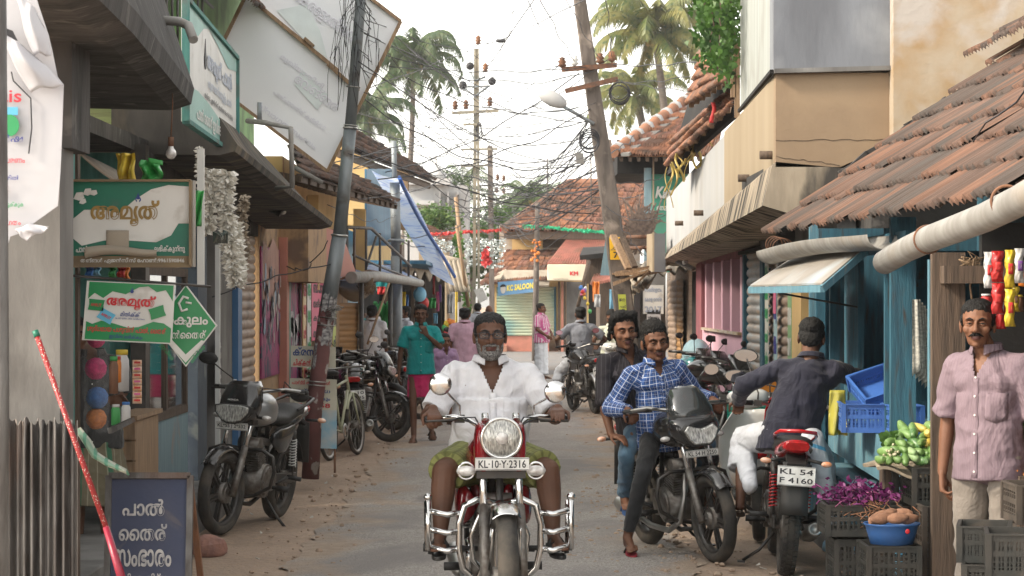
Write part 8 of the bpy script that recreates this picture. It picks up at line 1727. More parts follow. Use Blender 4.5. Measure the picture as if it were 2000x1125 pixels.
person('man in a pale cream shirt looking down on the far white scooter', J, (gx(1192,40),40,0), M['skin_brown'], R(-10), vox=.012, face=True, stache='hair', shirt=dict(mat=weave('creamshirt', (.52,.54,.44)), sleeve=.75, hem=.1, open=.08), lower=dict(kind='trousers', len=1.9, mat=weave('greytr', (.2,.2,.2)), flare=0), feet=dict(mat=M['black_plastic']))
motorcycle('black motorcycle glimpsed behind the cream shirt man', (gx(1188,44), 44, 0), R(25), R(4), body='black_paint')
# 8. left side bikes
bicycle('old pale framed bicycle leaning by the painted boards', (gx(672,27.0), 27.0, 0), R(180-12), R(5))
motorcycle('motorcycle with a red tail light seen from behind beside the bicycle', (gx(697,29.0), 29.0, 0), R(180+5), R(4), body='black_paint', plate_r=['KL 10','H 9195'], plater_size=(.24,.13))
motorcycle('black motorcycle parked broadside under the stair landing', (gx(700,33.0), 33.0, 0), R(180+50), R(4), body='black_paint')
motorcycle('black motorcycle with its front wheel turned to the teal shirt man', (gx(690,30.4), 30.4, 0), R(47), R(6), R(15), body='black_paint', wf=.09)
# walking and standing people
motorcycle('black motorcycle half hidden behind the dark iron posts of the landing', (gx(748,36), 36, 0), R(60), R(5), 0, body='black_paint')
def P_(lab, px, Y, h, rz, skin, fn=None, **kw):
 J = stand(h);
 if fn: J = fn(J) or J
 return person(lab, J, (gx(px,Y), Y, 0), M[skin], rz, **kw)
def teal(J):
 J['elR'] = V((-.25,.0,1.13)); J['wrR'] = V((-.27,-.02,.87)); J['elL'] = V((.24,-.08,1.18)); J['wrL'] = V((.07,-.20,1.33)); J['hdL'] = V((-.4,-.1,.9)); J['hnL'] = V((-.3,.9,.2)); J['hcL'] = 1.2
 J['knL'] = V((.12,-.10,.50)); J['anL'] = V((.13,.22,.20)); J['toL'] = V((.15,.12,.07)); J['knR'] = V((-.10,-.14,.50)); J['anR'] = V((-.09,-.22,.08)); J['toR'] = V((-.11,-.36,.03)); J['hf'] = V((-.05,-1,0))
P_('young man in a teal shirt and pink wrap walking with a hand at his chin', 822, 30.0, 1.72, R(3), 'skin_dark', teal, vox=.009, hair='hair', hairtop=.008, stache=None, shirt=dict(mat=weave('teal_sh', (.0,.27,.27), c2=(0,.21,.22)), sleeve=.82, hem=.10, open=.07), lower=dict(kind='skirt', hem=.56, mat=weave('pinkwrap', (.55,.015,.12), c2=(.42,.01,.09)), w0=.15, w1=.205, d0=.12, d1=.17, folds=.09, nf=5), feet=dict(mat=M['wood'], kind='strap'), fat=.90, leg=.85, arm=.9, w=1.0)
def rightman(J):
 for n, s in (('L',1),('R',-1)): J['el'+n] = V((.25*s,.05,1.13)); J['wr'+n] = V((.255*s,-.0,.86)); J['hd'+n] = V((-.15*s,-.1,-1)); J['hn'+n] = V((-s,.2,0)); J['hc'+n] = .8
 J['hf'] = V((.40,-.90,.0)); J['hed'] += V((-.03,-.05,0)); J['nek'] += V((-.01,-.01,0)); return {k: (v*1.035 if k not in DIRS and isinstance(v, Vector) else v) for k, v in J.items()}
pinkst = stripes('pink_stripe', (.205,.150,.175), [(0,.014,.35,0,(.16,.112,.14,.6))])
P_('moustached man in a pink striped shirt and grey trousers standing by the vegetable stall', 1932, 12.0, 1.72, R(-40), 'skin_mid', rightman, vox=.0065, hair='hair', hairtop=.004, stache='hair', hs=.98, shirt=dict(mat=pinkst, sleeve=.95, hem=.11, open=.13, openw=.4, amp=.008, flare=.026, g=.018, seed=30), lower=dict(kind='trousers', len=1.97, mat=weave('khaki', (.23,.20,.17)), flare=.01, g=.018, ankle=.06), feet=dict(mat=M['black_plastic'], kind='strap'), fat=.95, w=.98)
def folded(J):
 J['elL'] = V((.24,-.05,1.12)); J['wrL'] = V((.12,-.22,1.02)); J['elR'] = V((-.24,-.02,1.12)); J['wrR'] = V((-.12,-.20,.98)); J['hdL'] = V((-.8,-.4,-.1)); J['hnL'] = V((0,.6,-.6))
P_('man in a pink striped shirt and white wrap standing in profile on the far road', 1057, 54, 1.72, R(62), 'skin_brown', folded, vox=.014, stache='hair', shirt=dict(mat=stripes('pink_white', (.50,.10,.26), [(0,.05,.4,0,(.62,.55,.58,.9))]), sleeve=.85, hem=.12, belly=.4), lower=dict(kind='skirt', hem=.12, mat=mundu, w1=.17, d1=.14), feet=dict(mat=M['black_plastic']), belly=.5, fat=1.05)
P_('grey haired man in a white shirt and blue checked wrap, back to the viewer', 727, 39, 1.70, R(170), 'skin_brown', None, vox=.012, face=False, hair='hair_grey', shirt=dict(mat=w_white, sleeve=.85, hem=.08, open=0, placket=0, pocket=0), lower=dict(kind='skirt', hem=.15, mat=stripes('blue_check', (.10,.13,.42), [(0,.09,.35,0,(.5,.52,.66,.6)),(1,.11,.3,0,(.5,.52,.66,.6))]), w1=.18), feet=dict(mat=M['wood']), fat=1.1)
P_('man in a very pale shirt looking left by the left stall, nearer of the pair', 790, 42, 1.68, R(-60), 'skin_brown', None, vox=.012, hair='hair', stache=None, shirt=dict(mat=weave('pale1', (.60,.62,.68)), sleeve=.8, hem=.1), lower=dict(kind='trousers', len=1.9, mat=weave('greytr2', (.18,.2,.24)), flare=0), feet=dict(mat=M['black_plastic']), fat=1.02)
P_('man with a violet head cloth and pale blue shirt behind his companion', 776, 43.5, 1.64, R(-70), 'skin_brown', None, vox=.012, hair='cloth_violet' if M.setdefault('cloth_violet', weave('cloth_violet', (.28,.10,.28))) else '', stache=None, shirt=dict(mat=weave('pale2', (.50,.62,.66)), sleeve=.8, hem=.1), lower=dict(kind='skirt', hem=.2, mat=mundu), feet=dict(mat=M['black_plastic']))
P_('person in a dark teal shirt half hidden behind the wall shutter', 706, 44, 1.66, R(150), 'skin_dark', None, vox=.014, face=False, shirt=dict(mat=weave('teal3', (.02,.22,.22)), sleeve=.8, open=0, placket=0, pocket=0), lower=dict(kind='trousers', len=1.9, mat=weave('tr3', (.1,.1,.1)), flare=0), feet=dict(mat=M['black_plastic']))
P_('man in a white shirt seen between the iron post and the teal shirt man', 757, 45, 1.74, R(-30), 'skin_brown', None, vox=.014, shirt=dict(mat=w_white, sleeve=.8), lower=dict(kind='trousers', len=1.9, mat=MC['greytr2'], flare=0), feet=dict(mat=M['black_plastic']))
P_('balding man in a pink shirt seen from behind, nearest the middle of the street', 908, 37, 1.68, R(172), 'skin_brown', None, vox=.012, face=False, hair='hair_grey', hairtop=-.012, shirt=dict(mat=weave('pinkshirt', (.52,.33,.42)), sleeve=.85, hem=.10, open=0, placket=0, pocket=0), lower=dict(kind='skirt', hem=.2, mat=mundu, w1=.22), feet=dict(mat=M['wood']), fat=1.08)
P_('man in a grey checked shirt walking away behind the bearded rider', 933, 58, 1.72, R(185), 'skin_dark', None, vox=.015, face=False, shirt=dict(mat=weave('gch', (.42,.44,.48)), sleeve=.85, open=0, placket=0, pocket=0), lower=dict(kind='trousers', len=1.9, mat=weave('tr4', (.12,.12,.13)), flare=0), feet=dict(mat=M['black_plastic']))
P_('bald man in a white shirt walking away behind the bearded rider', 955, 60, 1.66, R(185), 'skin_brown', None, vox=.015, face=False, hair=None, shirt=dict(mat=w_white, sleeve=.85, open=0, placket=0, pocket=0), lower=dict(kind='skirt', hem=.15, mat=mundu), feet=dict(mat=M['wood']))
P_('child in a mauve shirt walking behind the teal shirt man', 868, 34, 1.28, R(20), 'skin_brown', lambda J: J, vox=.012, shirt=dict(mat=weave('mauve', (.32,.20,.34)), sleeve=.8), lower=dict(kind='shorts', len=.9, mat=weave('sh5', (.08,.08,.10))), feet=dict(mat=M['black_plastic']), fat=.9, leg=.85)
motorcycle('dark scooter like motorcycle parked behind the teal shirt man by the toys', (gx(884,39.5), 39.5, 0), R(30), R(4), body='black_paint')
onetag('hanging_notice', M['s_white'], lambda m: m.slab([at(925,566,57), at(942,562,57), at(953,584,57), at(937,592,57)], .03, (0,-1,0)), 'crumpled white notice board tilted on the centre pole', 'notice')
# person behind the tin sheet (lower left)
def stoop(J):
 J['hed'] = V((-.10,.05,1.52)); J['elL'] = V((.20,.12,1.15)); J['wrL'] = V((.10,-.10,1.10)); J['hdL'] = V((.9,-.5,.1)); J['hnL'] = V((0,-1,0)); J['hcL'] = .5
gwrap = stripes('green_wrap', (.16,.14,.09), [(0,.16,.22,0,(.02,.13,.07,.85)),(0,.05,.12,.2,(.30,.27,.2,.7))])
P_('person in a green striped wrap standing at the milk shop counter behind the tin sheet', 180, 15.8, 1.66, R(10), 'skin_dark', stoop, vox=.009, face=True, shirt=dict(mat=weave('dk', (.03,.03,.03)), sleeve=.9), lower=dict(kind='skirt', hem=.42, mat=gwrap, w1=.24, d1=.2, folds=.08), feet=dict(mat=M['black_plastic'], kind='thong'), fat=1.05)
# hand of the shopkeeper is his own: part of the person leaning out
def puff(px, py, r, col, lab):
 Y = 12.9; c = at(px,py,Y); rr = r/F*Y; b = MB(); b.smooth = True; b.ell(c, rr, None, 40, 28); b2 = random.Random(px+py)
 for i, v in enumerate(b.v): d = (v-c).normalized(); b.v[i] = c+d*rr*(1+.09*noise.noise(d*9)+.06*noise.noise(d*22))
 tag(b.build('bath_puff', pm('puff_'+col, GC[col] if col != 'hotpink' else (.75,.04,.22), tuple(x*.7 for x in (GC[col] if col != 'hotpink' else (.75,.04,.22))), sc1=60, rough=.7, bmp=1, bs=220), fix=False), lab, 'bath puff', 'bath puffs in a plastic sleeve')
puff(188,661,18,'hotpink','pink bath puff partly hidden behind the hanging milk sign'); puff(187,720,21,'hotpink','bright pink bath puff, second from the top of the sleeve'); puff(190,777,21,'blue','blue bath puff in the plastic sleeve'); puff(188,818,20,'orange','orange bath puff at the bottom of the plastic sleeve')
M['clear_plastic'] = pm('clear_plastic', (.7,.72,.74), rough=.12, bmp=.8, bs=30, alpha=.05)
onetag('plastic_sleeve', M['clear_plastic'], lambda m: m.grid(lambda u, v: at(163+50*u+2*math.sin(v*20), 665+178*v, 12.83)+V((0,.03*math.sin(u*PI*2)*.5-.03*math.sin(u*PI)+.008*math.sin(v*40+u*9),0)), 18, 30, .002), 'clear plastic sleeve holding the coloured bath puffs', 'plastic sleeve')
rd = random.Random(14)
def jar(px, py, Y, w, h, lid, fill, lab):
 t = thing('sweet_jar', lab, 'jar', (0,0,0), 0, 'sweet jars on the shop counter'); o = at(px,py,Y); w = w/F*Y; h = h/F*Y
 b = MB(); b.lathe([(0,0),(w*.5,.005),(w*.5,h*.75),(w*.38,h*.85),(w*.38,h*.9),(0,h*.9)], o, (0,0,1), 18); b.build('jar_body', gm(fill), t); b = MB(); b.cyl(o+V((0,0,h*.88)), o+V((0,0,h)), w*.42, n=18); b.build('lid', gm(lid), t)
jar(238,765,13.9,28,82,'yellow','white','tall jar with a yellow lid on the counter shelf'); jar(222,770,13.7,18,74,'green','brown','slim jar with a green lid beside the bath puffs'); jar(231,748,13.8,12,52,'red','orange','small jar with a red lid between the other two'); jar(226,832,13.7,18,42,'white','green','lower jar of green sweets beside the orange puff'); jar(246,830,13.9,18,45,'blue','white','lower jar with a blue lid at the counter edge')
t = thing('sachet_strip', 'hanging strip of orange and pink sachets beside the shop jars', 'sachet strip')
for i in range(7):
 b = MB(); y0 = 703+i*12.3; b.grid(lambda u, v: at(259+18*u, y0+11.6*v, 13.2)+V((0,-.012*math.sin(PI*u)*math.sin(PI*v),0)), 6, 4, .003); b.mi = 1; b.slab([at(262,y0+3,13.17), at(274,y0+3,13.17), at(274,y0+7,13.17), at(262,y0+7,13.17)], .001, (0,-1,0)); b.build('sachet', [pm('sach', (.60,.30,.14), (.6,.5,.42), sc1=60, rough=.3, bmp=.2), gm('pink' if i % 2 else 'red')], t)
onetag('silver_rack', M['tin'], lambda m: m.slab([at(218,835,13.3), at(262,815,13.5), at(265,823,13.5), at(220,846,13.3)], .03), 'crushed silver foil tray on the counter edge', 'tray')
for i, (px, py, w, h, c) in enumerate(((166,548,14,22,'blue'),(181,547,12,18,'sky'),(212,548,12,20,'green'),(228,548,14,20,'red'),(240,545,9,26,'orange'))): drape(px, px+w, py-26, py-26+h, 12.9+.05*i, c, 'snack_packet', c+' snack packet hanging just below the weathered green milk sign', 'packet')
drape(226,262,300,352,13.2,'yellow','leaf_bundle','dull yellow plastic wedge stuck above the weathered milk sign','plastic'); onetag('green_plastic_bag', pm('bag_green', (.05,.35,.08), (.03,.24,.05), rough=.3, bmp=.5, bs=14), lambda m: (m.grid(lambda u, v: at(275+40*u-4*math.sin(v*7), 312+42*v, 13.0)+V((0,.05*math.sin(u*9)*math.cos(v*6),0)), 12, 10, .004), m.grid(lambda u, v: at(290+28*u, 308+9*v+6*u, 12.9), 6, 3, .004)), 'green plastic bag knotted above the weathered milk sign', 'bag')
onetag('green_plastic_bag', MC['bag_green'], lambda m: m.grid(lambda u, v: at(377+20*u*(1-.3*v), 372+70*v, 13.2)+V((0,.03*math.sin(u*9+v*5),0)), 8, 10, .004), 'long green plastic strip on the post right of the weathered milk sign', 'bag')
onetag('white_rail_post', M['s_white'], lambda m: m.b2((gx(385,13.4),13.4,hz(560,13.4)), (gx(398,13.4),13.44,hz(290,13.4))), 'slim white upright rail between the sign and the flower strings', 'rail')
onetag('white_rail_post', M['s_white'], lambda m: m.b2((gx(420,20),20,.24), (gx(429,20),20.05,hz(478,20))), 'white upright strip beside the grey pillar and the flower strings', 'rail')
def flowers(lab, pts, Y, r, n, mat, seed):
 b = MB(); rd = random.Random(seed); P = [at(*p, Y) for p in pts]; rr = r/F*Y
 for i in range(n):
  t = rd.random()*(len(P)-1); a = int(t); q = P[a].lerp(P[a+1], t-a); an = rd.uniform(0,2*PI); o = V((math.cos(an), math.sin(an), rd.uniform(-.9,.3))).normalized(); L = rr*rd.uniform(.6,1.15); w = L*.22; e = o.cross(V((rd.gauss(0,1),rd.gauss(0,1),rd.gauss(0,1)))).normalized()*w
  s0 = q+o*L*.15; b.add([s0, s0+o*L*.5+e, s0+o*L, s0+o*L*.5-e], [(0,1,2,3)], False)
 b.tube(P, .003, 4); tag(b.build('shell_garland', mat, fix=False), lab, 'garland', 'white garlands hanging at the left shop')
M['petal'] = pm('petal', (.78,.77,.72), (.60,.57,.50), sc1=40, rough=.7, bmp=0); M['petal_brown'] = pm('petal_brown', (.40,.34,.26), (.24,.19,.14), sc1=40, rough=.7, bmp=0)
flowers('thick white garland string nearest the green diamond sign', [(412,330),(414,370),(410,420),(404,452)], 14.5, 17, 620, M['petal'], 1); flowers('longest white garland hanging beside the grey pillar', [(444,335),(440,390),(447,450),(452,500),(460,545)], 14.5, 20, 1100, M['petal'], 2); flowers('white garland at the left, tied to the slim white rail', [(390,285),(388,320),(392,370),(396,420)], 14.3, 10, 300, M['petal'], 5); flowers('brownish garland on the right of the white ones', [(476,380),(472,430),(478,480),(476,520)], 15.5, 13, 520, M['petal_brown'], 3); flowers('lower white garland tuft overlapping the blue shutter rail', [(455,430),(462,480),(468,530),(462,556)], 15, 18, 620, M['petal'], 4)
onetag('crumpled_foil', M['tinsel'], lambda m: [m.slab([at(415+5*i,452+6*math.sin(i*3),14.2), at(425+5*i,456+5*math.sin(i),14.1), at(428+4*i,472+4*math.sin(i*2),14.2), at(416+4*i,475,14.25)], .004) for i in range(5)], 'crumpled silver and brown foil packets tied on the garlands', 'foil')
t = thing('broom_stick', 'long red polka dot covered mop stick leaning on the tin sheet', 'mop'); a, c, d = at(73,658,10.9), at(207,1030,10.7), at(247,1160,10.6)
M['polka'] = (lambda: None)() or None
m_, nt_, b_ = nt_new('polka'); vo = N(nt_, 'ShaderNodeTexVoronoi'); vo.inputs['Scale'].default_value = 95; tc_ = N(nt_, 'ShaderNodeTexCoord'); nt_.links.new(tc_.outputs['Object'], vo.inputs[0]); lt = N(nt_, 'ShaderNodeMath', operation='LESS_THAN'); nt_.links.new(vo.outputs['Distance'], lt.inputs[0]); lt.inputs[1].default_value = .27
nt_.links.new(mix(nt_, lt.outputs[0], (.26,.018,.02), (.5,.44,.38)), b_.inputs['Base Color']); M['polka'] = m_
b = MB(); b.cyl(a, c, .0125, n=14); b.build('stick', M['polka'], t); b = MB(); b.cyl(a+(a-c).normalized()*.03, a, .0145, n=12); b.build('end_cap', M['s_green'], t); b = MB(); b.cyl(c, d, .015, .021, n=14); b.build('red_sleeve', gm('pink') if 0 else pm('sleeve', (.25,.012,.035), rough=.4, bmp=.3), t); b = MB(); [b.tube([d, d+V((rd.gauss(0,.03), rd.gauss(0,.02), -.18))], .003, 4) for _ in range(40)]; b.build('bristles', M['wood_pale'], t)
onetag('cloth_roll', stripes('green_towel', (.34,.36,.30), [(0,.05,.3,0,(.03,.16,.10,.8)),(1,.09,.3,0,(.06,.2,.14,.6))], 'Object'), lambda m: m.tube([at(152,838,11.3), at(170,862,11.3), at(185,888,11.3), at(212,905,11.3), at(245,920,11.3), at(252,928,11.3)], [.03,.038,.036,.032,.022,.008], 14, flatten=.5), 'folded green and cream striped towel hung over the tin sheet', 'towel')
b = MB(); b.smooth = False; b.ell(at(407,1066,16.6)+V((0,0,-.01)), (.115,.10,.085), None, 12, 8)
for i, v in enumerate(b.v): b.v[i] = v+V((noise.noise(v*9)*.04, noise.noise(v*9+V((3,3,3)))*.03, noise.noise(v*7+V((9,1,1)))*.03))
b.sm = [False]*len(b.sm); tag(b.build('rock', pm('laterite', (.33,.17,.13), (.22,.12,.10), sc1=12, rough=.95, bmp=.8, bs=40)), 'rough reddish laterite stone wedged before the front wheel of the parked bike', 'stone')
def crate(label, c, d, mat, rz=0, diag=False, group='black slatted plastic crates at the vegetable stall', cat='crate', slats=7):
 root = thing('crate', label, cat, c, rz, group); w, l, h = d[0]/2, d[1]/2, d[2]; b = MB(); t = .012
 b.b2((-w,-l,0), (w,l,.012))
 for z, hh in ((0,.035),(h*.5,.022),(h-.03,.03)):
  for s in (-1,1): b.b2((-w-.004,s*l-t/2,z), (w+.004,s*l+t/2,z+hh)); b.b2((s*w-t/2,-l+t/2+.001,z), (s*w+t/2,l-t/2-.001,z+hh))
 for s in (-1,1):
  for q in (-1,1): b.box((q*w,s*l,h/2), (.028,.028,h-.002))
  b.b2((-w-.012,s*(l+.006)-.009,h-.004), (w+.012,s*(l+.006)+.009,h+.004)); b.b2((s*(w+.006)-.009,-l,h-.004), (s*(w+.006)+.009,l,h+.004))
 bo = b.build('body', mat, root); b = MB(); n = slats
 for s in (-1,1):
  for i in range(1, n*2):
   x = -w+2*w*i/(n*2); b.box((x,s*l,h/2), (.007 if i % 2 else .014,.008,h-.01))
  for i in range(1, n):
   y = -l+2*l*i/n; b.box((s*w,y,h/2), (.008,.010,h-.01))
  for k in range(1,8):
   if diag: b.bar((-w,s*l,h*k/8), (w,s*l,h*((k+3) % 8)/8), .005, .006)
   b.box((0,s*l,h*k/8), (2*w,.006,.005)); b.box((s*w,0,h*k/8), (.006,2*l,.005))
 b.build('lattice', mat, root); return root
M['crate_black'] = pm('crate_black', (.022,.024,.021), (.04,.036,.03), (.09,.072,.055), sc1=9, rough=.6, bmp=.15, sc3=5, lo3=.6, hi3=.75); M['crate_brown'] = pm('crate_brown', (.05,.04,.032), (.085,.067,.052), sc1=8, rough=.7, bmp=.2); M['crate_blue'] = pm('crate_blue', (.045,.13,.40), (.035,.10,.32), sc1=5, rough=.45, bmp=.05); M['crate_teal'] = pm('crate_teal', (.0,.30,.22), (.0,.24,.18), rough=.5, bmp=.1); M['crate_orange'] = pm('crate_orange', (.60,.22,.01), (.5,.18,.01), rough=.5, bmp=.1)
Yv = 13.1; S = F/Yv
def cr(label, px0, px1, py0, py1, Y, mat='crate_black', dp=.34, rz=0, **k):
 w = (px1-px0)/F*Y; h = (py1-py0)/F*Y; return crate(label, (gx((px0+px1)/2,Y), Y+dp/2, hz(py1,Y)), (w,dp,h), M[mat], rz, **k)
cr('black crate under the beet greens', 1617, 1757, 988, 1048, 12.9); zc = hz(1050,12.9)
cr('black crate at the bottom left, below the beet greens crate', 1634, 1712, 1055, 1150, 12.95, diag=True, slats=5); cr('squat black crate under the blue basin', 1697, 1795, 1068, 1150, 12.4, diag=True, slats=5)
cr('crate under the vegetable heap, left one', 1747, 1800, 915, 985, 13.3, slats=4); cr('crate under the vegetable heap, right one', 1786, 1868, 915, 990, 12.9, slats=5)
cr('tall brown crate stood on end beside the blue basin', 1806, 1886, 990, 1150, 12.7, 'crate_brown', slats=5); cr('dusty grey crate wedged between the beet crate and the brown one', 1760, 1800, 990, 1050, 13.2, 'crate_brown', slats=3)
cr('black crate standing front right by the grey trousers, nearest the viewer', 1890, 1985, 1030, 1100, 11.0, rz=R(-12)); cr('black crate at the right frame edge below its neighbour', 1945, 2060, 1045, 1130, 10.6, rz=R(-10)); cr('brown crate seen at the very right edge above the black ones', 1990, 2060, 950, 1025, 11.2, 'crate_brown'); cr('lowest black crate in the bottom right corner', 1900, 2010, 1105, 1180, 10.9, rz=R(-12))
t = thing('timber_block', 'worn wooden block supporting the vegetable tray', 'block'); b = MB(); b.b2((gx(1728,13.4),13.4,hz(1180,13.4)), (gx(1748,13.4),13.6,hz(905,13.4))); b.build('block', M['wood'], t)
# tray and vegetables
hc = V((gx(1800,13.1), 13.15, hz(900,13.1)))
onetag('jute_tray', pm('jute', (.36,.30,.22), (.26,.21,.15), sc1=30, rough=.95, bmp=.5), lambda m: m.grid(lambda u, v: hc+V(((u-.5)*.54, (v-.5)*.55+.03, .012*math.sin(u*12)-.02*(1 if v < .1 else 0)+.02*math.cos(u*9+v*3)-.02)), 20, 12, .018), 'sagging jute tray edge under the gourds', 'tray')
VM = [pm('veg0', (.10,.20,.05), (.16,.26,.08), sc1=12, st=(1,1,1), rough=.4, bmp=.1), pm('veg1', (.16,.28,.08), (.11,.20,.055), sc1=10, rough=.45, bmp=.1), pm('veg2', (.04,.12,.035), (.12,.22,.07), sc1=25, st=(4,4,1), rough=.35, bmp=.1), pm('veg3', (.55,.40,.08), (.30,.30,.07), sc1=14, rough=.4, bmp=.1), pm('veg4', (.20,.32,.13), (.30,.40,.20), sc1=10, rough=.5, bmp=.1)]
VN = ['mid green gourd','pale green gourd','dark striped cucumber','yellow ripe cucumber','whitish green gourd']
rd = random.Random(44); cnt = 0; wordx = ['far left','left','centre left','centre','centre right','right','far right']; wordz = ['bottom row','lower row','middle row','upper row','top row']
for lay in range(5):
 for i in range(13-lay*2):
  x = (i-(12-lay*2)/2)*.041+rd.uniform(-.008,.008); y = -.20+lay*.045+rd.uniform(-.02,.02); z = .02+lay*.040+rd.uniform(-.004,.006); L = rd.uniform(.08,.125); r = rd.uniform(.024,.033); k = rd.choice([0,2,2,1,3,0] if x > -.05 else [1,0,1,0,4]); b = MB(); b.smooth = True
  n = 8; d = V((rd.gauss(.15,.5), -1, rd.gauss(-.25,.2))).normalized(); c0 = hc+V((x,y,z)); bow = rd.uniform(-.012,.012)
  b.tube([c0+d*L*(j/n-.5)*2*.6+V((0,0,bow*math.sin(PI*j/n))) for j in range(n+1)], [r*max(.12, math.sin(PI*min(.97, .06+.90*j/n))**.45)*(1-.2*(1-j/n)) for j in range(n+1)], 12)
  tag(b.build('gourd', VM[k], fix=False), 'small %s in the %s of the heap, %s' % (VN[k], wordz[lay], wordx[max(0, min(6, int((x+.23)/.46*7)))]), 'vegetable', 'gourds and cucumbers heaped on the stall')
for i, (px, py) in enumerate(((1742,884),(1732,896),(1750,897))):
 b = MB(); b.smooth = True; c = at(px,py,12.95)
 for j in range(26): rd2 = random.Random(i*50+j); b.ell(c+V((rd2.gauss(0,.014), rd2.gauss(0,.014), rd2.gauss(0,.012))), .008, None, 6, 5)
 tag(b.build('cauliflower', pm('cauli', (.50,.46,.33), (.36,.36,.20), sc1=30, rough=.8, bmp=.5), fix=False), 'small cauliflower head at the left of the vegetable heap', 'vegetable', 'cauliflowers at the left of the heap')
b = MB(); rd = random.Random(3)
for i in range(200):
 p = at(rd.uniform(1720,1758), rd.uniform(845,905), 13.2+rd.uniform(-.2,.25)); s = rd.uniform(.012,.03); a = V((rd.gauss(0,1),rd.gauss(0,1),rd.gauss(0,1))).normalized(); d = a.cross(V((0,1,.3))).normalized(); b.add([p-a*s,p+d*s*.6,p+a*s,p-d*s*.6], [(0,1,2,3)], False)
o = b.build('leafy_greens', M['leaf_vine'], fix=False); o['kind'] = 'stuff'; o['label'] = 'leafy greens tucked round the cauliflowers'
b = MB(); rd = random.Random(6); bc = V((gx(1687,12.95), 13.05, hz(988,12.9)))
b.mi = 0
for i in range(170):
 p = bc+V((rd.gauss(0,.075), rd.gauss(0,.10), abs(rd.gauss(0,.035)))); q = p+V((rd.gauss(-.02,.045), rd.gauss(-.03,.04), rd.gauss(.02,.02))); b.mi = rd.choice([0,0,1,2]); b.tube([p, p.lerp(q,.5)+V((0,0,rd.uniform(0,.02))), q], rd.uniform(.002,.0045), 4)
for i in range(620):
 b.mi = rd.choice([0,0,0,1]); p = bc+V((rd.gauss(-.01,.09), rd.gauss(0,.08), .03+abs(rd.gauss(0,.035)))); s = rd.uniform(.010,.022); a = V((rd.gauss(0,1),rd.gauss(0,1),rd.gauss(0,1))).normalized(); d = a.cross(V((0,1,.3))).normalized(); b.add([p-a*s,p+d*s*.5,p+a*s,p-d*s*.5], [(0,1,2,3)], False)
for i in range(60): b.mi = 3; p = bc+V((rd.gauss(.07,.06), rd.gauss(-.12,.05), rd.gauss(.01,.02))); b.tube([p, p+V((rd.gauss(0,.04),-.02,-.03)), p+V((rd.gauss(0,.06),-.03,-.06))], .0022, 4)
o = b.build('beet_greens', [pm('beet', (.14,.015,.10), (.22,.03,.16), sc1=20, rough=.5, bmp=0), pm('beet2', (.05,.01,.05), rough=.5, bmp=0), pm('beet3', (.38,.10,.22), rough=.5, bmp=0), pm('root', (.45,.22,.12), rough=.8, bmp=0)], fix=False); o['kind'] = 'stuff'; o['label'] = 'heap of purple beet greens with rooty stems on a black crate'
t = thing('basin', 'round blue plastic basin of tubers standing on a squat crate', 'basin'); Yb = 12.35; o = at(1750,1067,Yb); rr = 54/F*Yb; o = o+V((0,.14,0)); b = MB(); b.lathe([(0,0),(rr*.78,0),(rr*.90,.06),(rr*.97,.095),(rr*1.03,.10),(rr*1.03,.108),(rr*.96,.104),(rr*.88,.07),(rr*.74,.012),(0,.012)], o, (0,0,1), 40); b.build('bowl', M['crate_blue'] if 0 else pm('basin_blue', (.03,.12,.33), (.025,.09,.26), rough=.45, bmp=.05), t)
b = MB(); b.ell(o+V((.06,-rr*.955,.075)), (.012,.003,.013)); b.build('sticker', M['s_red'], t)
for i, (dx, dy, dz, an) in enumerate(((-.06,-.02,.13,.3),(.02,-.04,.135,-.4),(.08,-.01,.13,.2),(.0,.04,.15,.9),(.06,.05,.15,-.7),(-.04,.05,.14,.1),(-.09,.03,.12,1.2))):
 b = MB(); b.smooth = True; d = V((math.cos(an),math.sin(an)*.6,.1)).normalized(); c = o+V((dx*.95,dy-.01,dz)); b.tube([c+d*.06*(j/8*2-1) for j in range(9)], [.030*max(.15, math.sin(PI*(.06+.88*j/8)))**.8 for j in range(9)], 10)
 for k2, v in enumerate(b.v): b.v[k2] = v+V((1,1,1))*noise.noise(v*60)*.004
 tag(b.build('tuber', pm('tuber', (.33,.17,.10), (.22,.11,.065), sc1=25, rough=.9, bmp=.5, bs=60), fix=False), 'brown %s tuber lying in the blue basin' % ['left front','middle front','right front','central rear','right rear','left rear','leftmost small'][i], 'tuber', 'tubers in the blue basin')
# carrots and onions at the frame edge
for i in range(8): b = MB(); c = at(1984+rd.uniform(-4,22), 917+rd.uniform(-8,5), 11.93); b.cyl(c, c+V((rd.uniform(-.06,.06),-.09,-.02)), .014, .004, 10); tag(b.build('carrot', pm('carrot', (.60,.20,.04), rough=.5, bmp=.2)), 'orange carrot on the heap at the right frame edge', 'carrot', 'carrots at the right frame edge')
for i in range(5): b = MB(); c = at(1985+rd.uniform(-6,26), 810+i*12, 12.0); b.ell(c, (.03,.07,.024), None, 12, 8); tag(b.build('cucumber', VM[0]), 'green cucumber on the heap at the right frame edge', 'cucumber', 'cucumbers at the right frame edge')
boxp(Rr, 'side_stand', M['wood'], (gx(1975,12),11.8,.0), (3.4,12.2,hz(925,12))); boxp(Rr, 'side_stand', M['wood'], (gx(1968,12.3),12.21,.0), (3.4,12.34,hz(840,12.3)))
